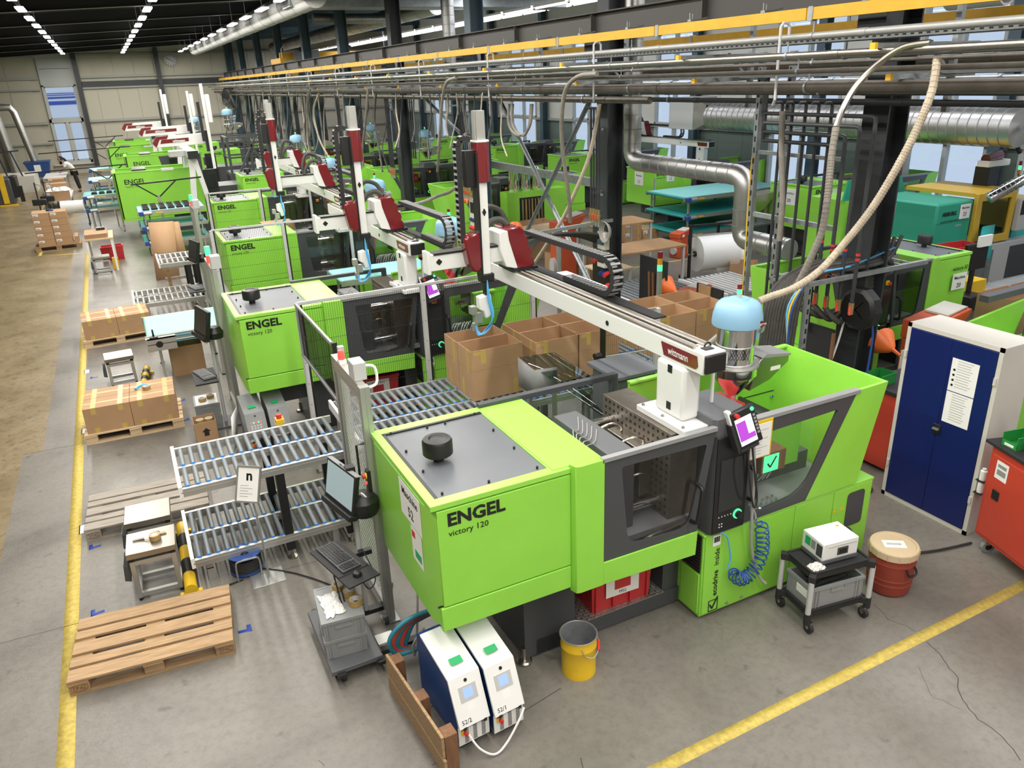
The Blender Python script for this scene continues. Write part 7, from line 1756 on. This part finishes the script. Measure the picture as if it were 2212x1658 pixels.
B().box(15.2,8.9,1.15,15.5,9.0,1.75).build('control_panel','lightgrey',t,bevel=.01); B().box(15.23,8.895,1.45,15.47,8.9,1.72).build('screen','screen_off',t); B().box(15.5,9.2,1.0,16.4,10.0,1.65).build('injection_cover','arbyellow',t,bevel=.03); B().box(15.5,9.15,.95,16.4,10.0,1.12).build('injection_bed','teal',t)
B().box(14.2,8.94,.2,14.7,8.95,.85).build('bed_hatch','galv',t); B().box(15.2,8.94,.2,16.2,8.95,.85).build('bed_hatch','anthracite',t)
s_ = B().box(13.62,9.03,1.53,13.9,9.04,1.79).build('number_sheet','papers',t); text('Maschine',.055,'black',(13.76,9.028,1.71),(1,0,0),(0,0,1),s_,t,align='CENTER',bold=.01); text('23',.10,'black',(13.76,9.028,1.58),(1,0,0),(0,0,1),s_,t,align='CENTER')
text('ARBURG',.10,'black',(13.15,9.038,1.62),(1,0,0),(0,0,1),b,t,bold=.03); text('ALLROUNDER 470 E',.055,'black',(13.12,9.038,1.50),(1,0,0),(0,0,1),b,t,shear=.2); text('EDRIVE',.055,'lightgrey',(13.55,9.038,1.40),(1,0,0),(0,0,1),b,t,shear=.2)
s_ = B().box(12.985,9.9,1.50,12.995,10.3,1.78).build('number_sheet','papers',t); text('Maschine',.08,'black',(12.983,10.1,1.69),(0,-1,0),(0,0,1),s_,t,align='CENTER'); text('23',.11,'black',(12.983,10.1,1.55),(0,-1,0),(0,0,1),s_,t,align='CENTER')
t = thing('parts_slide','teal parts slide in front of the yellow guard','slide',(14.0,8.7,.9)); MB(t).add([(13.5,8.5,.86),(13.9,8.5,.86),(14.5,8.9,1.35),(14.15,8.9,1.35)],[(0,1,2,3)]).build('slide_plate','teal',t,solid=.03)
t = thing('robot_unit','dark robot head on a post above the teal machine','robot',(15.3,9.6,1.95)); MB(t).box(15.0,9.5,1.95,15.3,9.8,2.3).build('post','black',t); MB(t).box(14.95,9.5,2.3,15.6,9.75,2.42).build('head','robotwhite',t,bevel=.02); MB(t).cyl((15.0,9.62,2.44),(15.4,9.62,2.50),.10,14).build('head_cover','robotred',t); MB(t).tube([(15.5,9.6,2.55),(15.7,9.6,2.75),(16.0,9.6,2.5)],.04,8,4).build('hose','rubber',t)
t = thing('stack_light','thin stack light on the teal machine','signal light',(15.6,9.3,1.7)); MB(t).cyl((15.6,9.3,1.66),(15.6,9.3,2.15),.015,8).build('pole','black',t); MB(t).cyl((15.6,9.3,2.15),(15.6,9.3,2.23),.03,10).build('amber','led_amber',t); MB(t).cyl((15.6,9.3,2.23),(15.6,9.3,2.31),.03,10).build('green','led_green',t); MB(t).cyl((15.6,9.3,2.31),(15.6,9.3,2.39),.03,10).build('red','robotred',t)
mh = thing('machine_hood','pale green machine hood behind the yellow guard','machine',(13.2,11.0,0)); MB(mh).box(12.9,11.0,.05,14.6,11.9,1.7).build('body','green',mh); MB(mh).prism([(12.85,1.7),(14.65,1.7),(14.5,2.05),(12.95,2.1)],'y',11.0,11.04).build('flap','tealgreen',mh)
# teal belts, tables, paper roll
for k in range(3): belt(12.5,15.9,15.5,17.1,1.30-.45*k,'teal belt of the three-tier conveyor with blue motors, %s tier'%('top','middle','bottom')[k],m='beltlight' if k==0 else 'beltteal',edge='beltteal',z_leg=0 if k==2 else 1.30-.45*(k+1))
for k in range(3):
    o = MB((12.5,15.5,1.26-.45*k)).cyl((12.53,15.52,1.265-.45*k),(12.53,17.08,1.265-.45*k),.038,12).build('belt_nose','beltteal'); tag(o,'teal front roller of the three-tier conveyor, %s tier'%('top','middle','bottom')[k],'roller')
t = thing('tier_frame','aluminium frame behind the three-tier conveyor','frame',(13,17.2,0))
for x in (12.8,15.5): MB(t).box(x-.02,17.13,0,x+.02,17.17,1.6).build('upright','alu',t)
table(12.4,13.3,14.1,14.2,.9,'dark steel table under the vibrating feeder','anthracite','black'); t = thing('feeder','steel vibrating feeder with funnel on the dark table','feeder',(13.2,13.8,.9)); MB(t).cyl((13.0,13.75,.9),(13.0,13.75,1.15),.18,20).build('bowl','steel',t); MB(t).prism([(13.05,1.15),(13.25,1.15),(13.75,1.55),(13.0,1.5)],'y',13.6,14.0).build('hopper','steel',t); MB(t).box(13.55,13.75,.9,13.65,13.85,1.45).build('post','steel',t)
table(8.35,12.75,10.4,13.65,.85,'long work table with brown wooden top and grey legs','worktop','lightgrey'); table(7.75,11.9,8.45,12.55,.80,'small pale wooden table beside the socket column','wood_new','lightgrey'); table(9.6,15.0,11.2,15.9,.95,'work table with brown top in front of the stacked cartons','worktop','lightgrey'); table(8.0,15.6,9.5,16.3,.95,'pale work table behind the crossed braces','wood_new','lightgrey')
pF = pallet(12.0,16.9,.1,'brown pallet under cartons beside the teal belts','wood')
for k,(dx,dy,z,w,h) in enumerate(((-.3,0,0,.58,.24),(.3,0,0,.56,.24),(-.28,.02,.245,.56,.22))): x,y = on(pF,dx,dy); carton(x,y,.1445+z,w,.6,h,.1,['wide carton on the pallet beside the teal belts','wide carton at the other pallet end beside the teal belts','top carton on the pallet beside the teal belts'][k],tapes=True,lab=True)
tag(MB((11.6,17.4,0)).add([(11.3,17.5,.0),(12.1,17.5,.0),(12.1,17.7,1.15),(11.3,17.7,1.15)],[(0,1,2,3)]).build('cardboard_sheet','card',solid=.02),'upright cardboard sheet behind the wide cartons','cardboard')
for k,(x,y,w,h,l) in enumerate(((8.2,16.9,.8,.85,'tall brown carton left of the tall fold carton'.replace('left of','beside')),(9.1,17.0,.7,.9,'tall brown carton in front of the green hatch'),(8.6,14.9,.6,.55,'brown carton below the crossed braces'),(9.2,14.2,.6,.7,'brown fold carton under the black hoses'))): open_carton(x,y,0,w,.5,h,l,tapes=False)
t = thing('paper_stand','white paper roll on a black wheeled stand','paper roll',(11.2,12.7,0))
a_,b_ = Vector((10.55,12.75,.62)),Vector((11.55,12.55,.62)); d_ = (b_-a_).normalized()
MB(t).cyl(a_+d_*.08,b_-d_*.06,.37,32).build('paper_roll','white',t); MB(t).cyl(a_-d_*.1,b_+d_*.1,.025,10).build('axle','steel',t); MB(t).cyl(a_+d_*.04,a_+d_*.09,.06,14).build('chuck','black',t)
for p in (a_-d_*.06,b_+d_*.08):
    q = Vector((d_.y,-d_.x,0))
    MB(t).box(p.x-.025,p.y-.025,.06,p.x+.025,p.y+.025,1.25).bar((p.x-q.x*.4,p.y-q.y*.4,.07),(p.x+q.x*.4,p.y+q.y*.4,.07),.05,.05).build('stand_leg','black',t)
    for s in (-.38,.38): MB(t).cyl((p.x+q.x*s-.015,p.y+q.y*s,.035),(p.x+q.x*s+.015,p.y+q.y*s,.035),.035,10).build('caster','rubber',t)
for z in (1.0,1.22): MB(t).bar(a_+Vector((0,0,z-.62)),b_+Vector((0,0,z-.62)),.05,.04).build('cross_rail','black' if z>1.1 else 'alu',t)
MB(t).grid([tuple(a_.lerp(b_,.1+.8*i/5)+Vector((.20+.05*j+.02*((i*j)%3),-.22-.03*j,.05-.16*j+.02*((i+j)%2)))) for j in range(4) for i in range(6)],6).build('loose_paper','white',t,solid=.002)
open_carton(11.35,12.05,0,.55,.45,.48,'open carton catching the paper below the white roll',tapes=False,rz=-.75)
roller_track('roller_conveyor','grey roller track behind the socket column',7.4,8.9,[(10.3,11.7)],.62,.11,lambda t: legs(t,(7.6,8.7),(10.4,11.6),.5,'alu'),rollmat='rollgrey',cap=False,rail='galv')
roller_track('roller_conveyor','short roller track in front of the paper roll',9.0,10.2,[(9.9,11.2)],.62,.11,lambda t: legs(t,(9.2,10.0),(10.0,11.1),.5,'alu'),rollmat='lightgrey',cap=False,rail='galv')
# black tool panels, funnels, signal post
t = thing('tool_board','black tool panel with two wooden handles beside the signal post','tool panel',(7.35,9.75,0)); MB(t).box(7.33,9.45,.55,7.36,10.15,1.50).build('panel','blackmatt',t); MB(t).box(7.33,9.5,0,7.36,9.54,.56).box(7.33,10.05,0,7.36,10.09,.56).build('panel_leg','black',t)
for k in range(2): MB(t).bar((7.30,9.72+.1*k,.72),(7.29,9.74+.1*k,1.28),.03,.03).build('handle','wood_brown',t)
t = thing('tool_board','low black tool panel with clipboard beside the short roller track','tool panel',(7.9,9.0,0)); MB(t).box(7.86,8.75,.30,7.89,9.35,1.12).build('panel','blackmatt',t); MB(t).box(7.84,9.0,.6,7.855,9.28,1.12).build('clipboard','worktop',t); MB(t).box(7.86,8.8,0,7.89,8.84,.3).box(7.86,9.26,0,7.89,9.3,.3).build('panel_leg','black',t)
t = thing('signal_post','aluminium post with lit stack light among the cartons','signal light',(7.2,9.45,0)); MB(t).box(7.17,9.42,0,7.23,9.48,1.38).build('post','alu',t)
for k,m_ in enumerate(('led_green','led_amber','robotred')): MB(t).cyl((7.2,9.45,1.38+.10*k),(7.2,9.45,1.48+.10*k),.042,14).build(['green_light','amber_light','red_light'][k],m_,t)
funnel((7.42,9.42,1.06),(-.2,.95,.25),'orange funnel hanging beside the signal post',1.35); funnel((7.25,5.36,1.33),(.2,.9,.2),'orange funnel hanging on the column below the hose reel',1.25); funnel((6.7,13.4,1.45),(.3,.8,.3),'orange funnel near the middle robot',1.2); funnel((7.5,17.6,1.5),(.3,.8,.3),'orange funnel near the rear hopper',1.2)
tag(MB((5.1,8.6,1.6)).box(4.86,7.95+.3,1.50,5.45,9.2+.1,1.66).build('flat_cover','robotwhite',bevel=.01),'white flat cover behind the robot chain','cover')
# sockets and cable coil on the column
t = thing('socket_station','black panel with grey fuse boxes and red sockets on the column','socket panel',(6.83,10.2,1.5)); MB(t).box(6.80,10.18,.85,6.83,10.75,1.98).build('panel','black',t)
for k,(z,h) in enumerate(((1.62,.28),(1.33,.26))): bx_=MB(t).box(6.70,10.24,z,6.80,10.46,z+h).build('fuse_box','beigegrey',t,bevel=.01); MB(t).box(6.695,10.26,z+.08,6.70,10.44,z+.2).build('window','screen_off',bx_)
for k,(y,z,m_) in enumerate(((10.40,1.24,'blue'),(10.33,1.24,'blue'),(10.27,1.24,'red'),(10.25,1.05,'red'),(10.26,.92,'red'),(10.58,1.42,'red'),(10.58,.98,'red'))): MB(t).cyl((6.80,y,z),(6.70,y-.02,z-.03),.038,12).build('socket',m_,t)
t = thing('cable_coil','coil of grey cable hanging on the socket column','cable',(6.72,10.25,2.0))
for k in range(6): MB(t).tube([(6.72-.012*k,10.20+(.105+.008*k)*math.cos(a*math.pi/8),1.93+(.125+.008*k)*math.sin(a*math.pi/8)) for a in range(17)],.008,5).build('cable_turn','cablegrey',t)
t = thing('socket_box','grey distribution box with display and red sockets on a rear column','socket box',(6.8,15.4,1.5)); MB(t).box(6.68,15.10,1.15,6.83,15.55,1.85).build('box','beigegrey',t,bevel=.01); MB(t).box(6.675,15.15,1.55,6.68,15.50,1.78).build('display','screen_off',t)
for k in range(3): MB(t).cyl((6.68,15.18+.13*k,1.42),(6.64,15.18+.13*k,1.40),.045,10).build('socket_blue','blue',t); MB(t).cyl((6.68,15.18+.13*k,1.25),(6.62,15.18+.13*k,1.22),.05,10).build('socket_red','red',t)
# hose bridge near the socket column
t = thing('hose_bridge','galvanised bridge carrying black hoses over to the rear machines','hose bridge',(5.6,10.0,0))
p0,p1 = Vector((5.25,10.6,1.95)),Vector((6.95,10.4,2.06)); MB(t).bar(p0,p1,.05,.05).build('channel','galv',t); MB(t).box(5.25,10.57,0,5.30,10.63,1.95).build('post','galv',t); MB(t).box(6.0,10.5,0,6.05,10.56,2.0).build('post','galv',t)
for k in range(9): MB(t).tube([(6.75,10.35+.03*k,1.85-.02*k),(6.3,10.42+.02*k,1.93-.01*k),(5.75-.03*k,10.48,1.92),(5.45-.045*k,10.45,1.70),(5.32-.05*k,10.4,1.3),(5.28-.05*k,10.38,.6)],.022 if k<6 else .013,7,5).build('hose','hose_dark',t)
# ---------------------------------------------------------------- cable stand with hose reel by the near column
t = thing('cable_stand','galvanised stand carrying a thick bundle of black hoses by the near column','cable stand',(6.1,5.5,0))
for (x,y) in ((6.02,5.45),(6.02,5.80)):
    p = MB(t).box(x-.025,y-.025,0,x+.025,y+.025,2.2).build('post','galv',t); h_ = MB(t)
    for k in range(20): h_.box(x-.012,y-.026,.1+k*.105,x+.012,y-.024,.155+k*.105)
    h_.build('slots','black',p)
for y in (5.42,5.80): MB(t).box(6.0,y-.02,2.18,7.75,y+.02,2.225).build('channel','galv',t)
for k in range(10): MB(t).box(6.15+.16*k,5.42,2.19,6.18+.16*k,5.8,2.20).build('rung','galv',t)
for k in range(12): MB(t).tube([(7.45-.05*(k%4),5.55+.05*(k%3),2.50-.02*k),(7.2,5.50+.025*k,2.28+.02*(k%4)),(6.7,5.48+.026*k,2.26+.025*(k%3)),(6.25,5.50+.022*k,2.26+.02*(k%3)),(6.0-.018*k,5.50+.02*k,2.10),(5.93-.02*k,5.50+.02*k,1.6),(5.92-.02*k,5.5+.02*k,.9)],.022,7,5).build('hose','hose_dark',t)
for k,m_ in enumerate(('airblue','yellow','lightblue')): MB(t).tube([(7.3,5.5,2.4),(6.6,5.46,2.30),(6.1,5.45,2.28),(5.80,5.42+.03*k,2.0),(5.78,5.42,1.5),(5.65-.1*k,5.3,1.2),(5.3,5.1,1.25)],.010,6,5).build('line',m_,t)
for k in range(4): MB(t).tube([(6.5,6.0-.17*k+.15,1.84),(6.55,5.9-.14*k,1.70),(6.8,5.75-.05*k,1.72),(7.1,5.6,1.95+.05*k),(7.35,5.55,2.2),(7.1,5.55,2.35)],.03,8,5).build('loop_hose','hose_dark',t)
t = thing('hose_reel','black hose reel with blue hose on the near column','hose reel',(6.78,5.3,1.85))
c = Vector((6.72,5.36,1.85)); MB(t).lathe(c,[(0,-.08),(.19,-.08),(.23,-.05),(.23,.05),(.19,.08),(0,.08)],10,'x').build('case','black',t); MB(t).box(6.78,5.30,1.75,6.86,5.50,1.95).build('bracket','black',t)
for a in range(4): MB(t).bar(c+Vector((-.074,0,0)),c+Vector((-.074,.13*math.cos(a*math.pi/2+.7),.13*math.sin(a*math.pi/2+.7))),.012,.008).build('case_rib','grey',t)
MB(t).tube([(6.74,5.24,1.78),(6.76,5.20,1.6),(6.75,5.19,1.35),(6.74,5.19,1.1)],.011,6,4).build('hose','airblue',t); MB(t).cyl((6.74,5.19,.90),(6.74,5.19,1.1),.014,8).build('coupling','chrome',t); MB(t).tube([(6.70,5.52,1.72),(6.66,5.55,1.4),(6.6,5.6,1.1),(6.5,5.7,1.0)],.012,6,4).build('feed_hose','white',t)
t = thing('tool_board','black board with wooden edge leaning at the near column','tool panel',(6.6,5.8,0)); MB(t).box(6.58,5.55,.85,6.61,6.0,1.58).build('panel','blackmatt',t); MB(t).box(6.57,5.53,.85,6.60,5.56,1.55).build('wood_edge','wood_brown',t); MB(t).box(6.58,5.6,0,6.61,5.95,.85).build('red_base','cartred',t)
x,y = 7.05,5.25; stack_bin(x,y,.98,-1.5,'bingreen','green stacking bin behind the cabinet below the orange funnel',w=.2,d=.26); t = thing('small_cabinet','red cabinet behind the blue one, green bin on it','cabinet',(7.2,5.2,0)); MB(t).box(6.95,4.95,.05,7.55,5.40,.94).build('body','cartred',t,bevel=.01); MB(t).box(6.92,4.92,.94,7.9,5.42,.978).build('top','blackmatt',t)
# galvanised uprights beside the stepping duct
for k,(x,y,l) in enumerate(((6.6,6.95,'galvanised upright with yellow cable beside the stepping duct'),(6.75,6.65,'perforated galvanised upright behind the near hopper'))):
    t = thing('strut_post',l,'post',(x,y,0)); MB(t).box(x-.03,y-.03,0,x+.03,y+.03,4.4).build('channel','galv',t)
    s_ = MB(t)
    for q in range(36): s_.box(x-.0305,y-.012,.1+q*.12,x-.0295,y+.012,.16+q*.12)
    s_.build('slots','black',t)
    if k==0: MB(t).tube([(x-.05,y,3.3),(x-.05,y+.01,2.8),(x-.06,y-.02,2.0),(x-.05,y,1.0)],.007,6,4).build('cable','yellow',t)
t = thing('cable_ladder','galvanised ladder between the vertical pipes','cable ladder',(6.6,6.4,2.5)); MB(t).bar((6.6,6.9,2.65),(6.6,5.7,2.65),.04,.05).bar((6.6,6.9,3.35),(6.6,5.7,3.35),.03,.04).build('channel','galv',t)
# robots over the window bay machines
rb2 = copy_tree(R1,loc=(14.9,17.83,1.735),label='white linear robot in the window bay before the duct box'); 
# light blue hoppers of the window bay
for k,(x,y,z,l) in enumerate(((8.3,19.0,1.9,'light blue hopper near the rear tan hose'),(9.0,24.2,1.9,'light blue hopper behind the second rear column'),(8.8,29.4,1.9,'light blue hopper behind the third rear column'))): copy_tree(H1,loc=(x,y,z),label=l)
line(12.4,16.9,12.2,11.0,.09,'yellow floor line beside the paper roll stand'); line(10.2,14.6,12.9,14.6,.08,'yellow floor line before the three-tier conveyor')
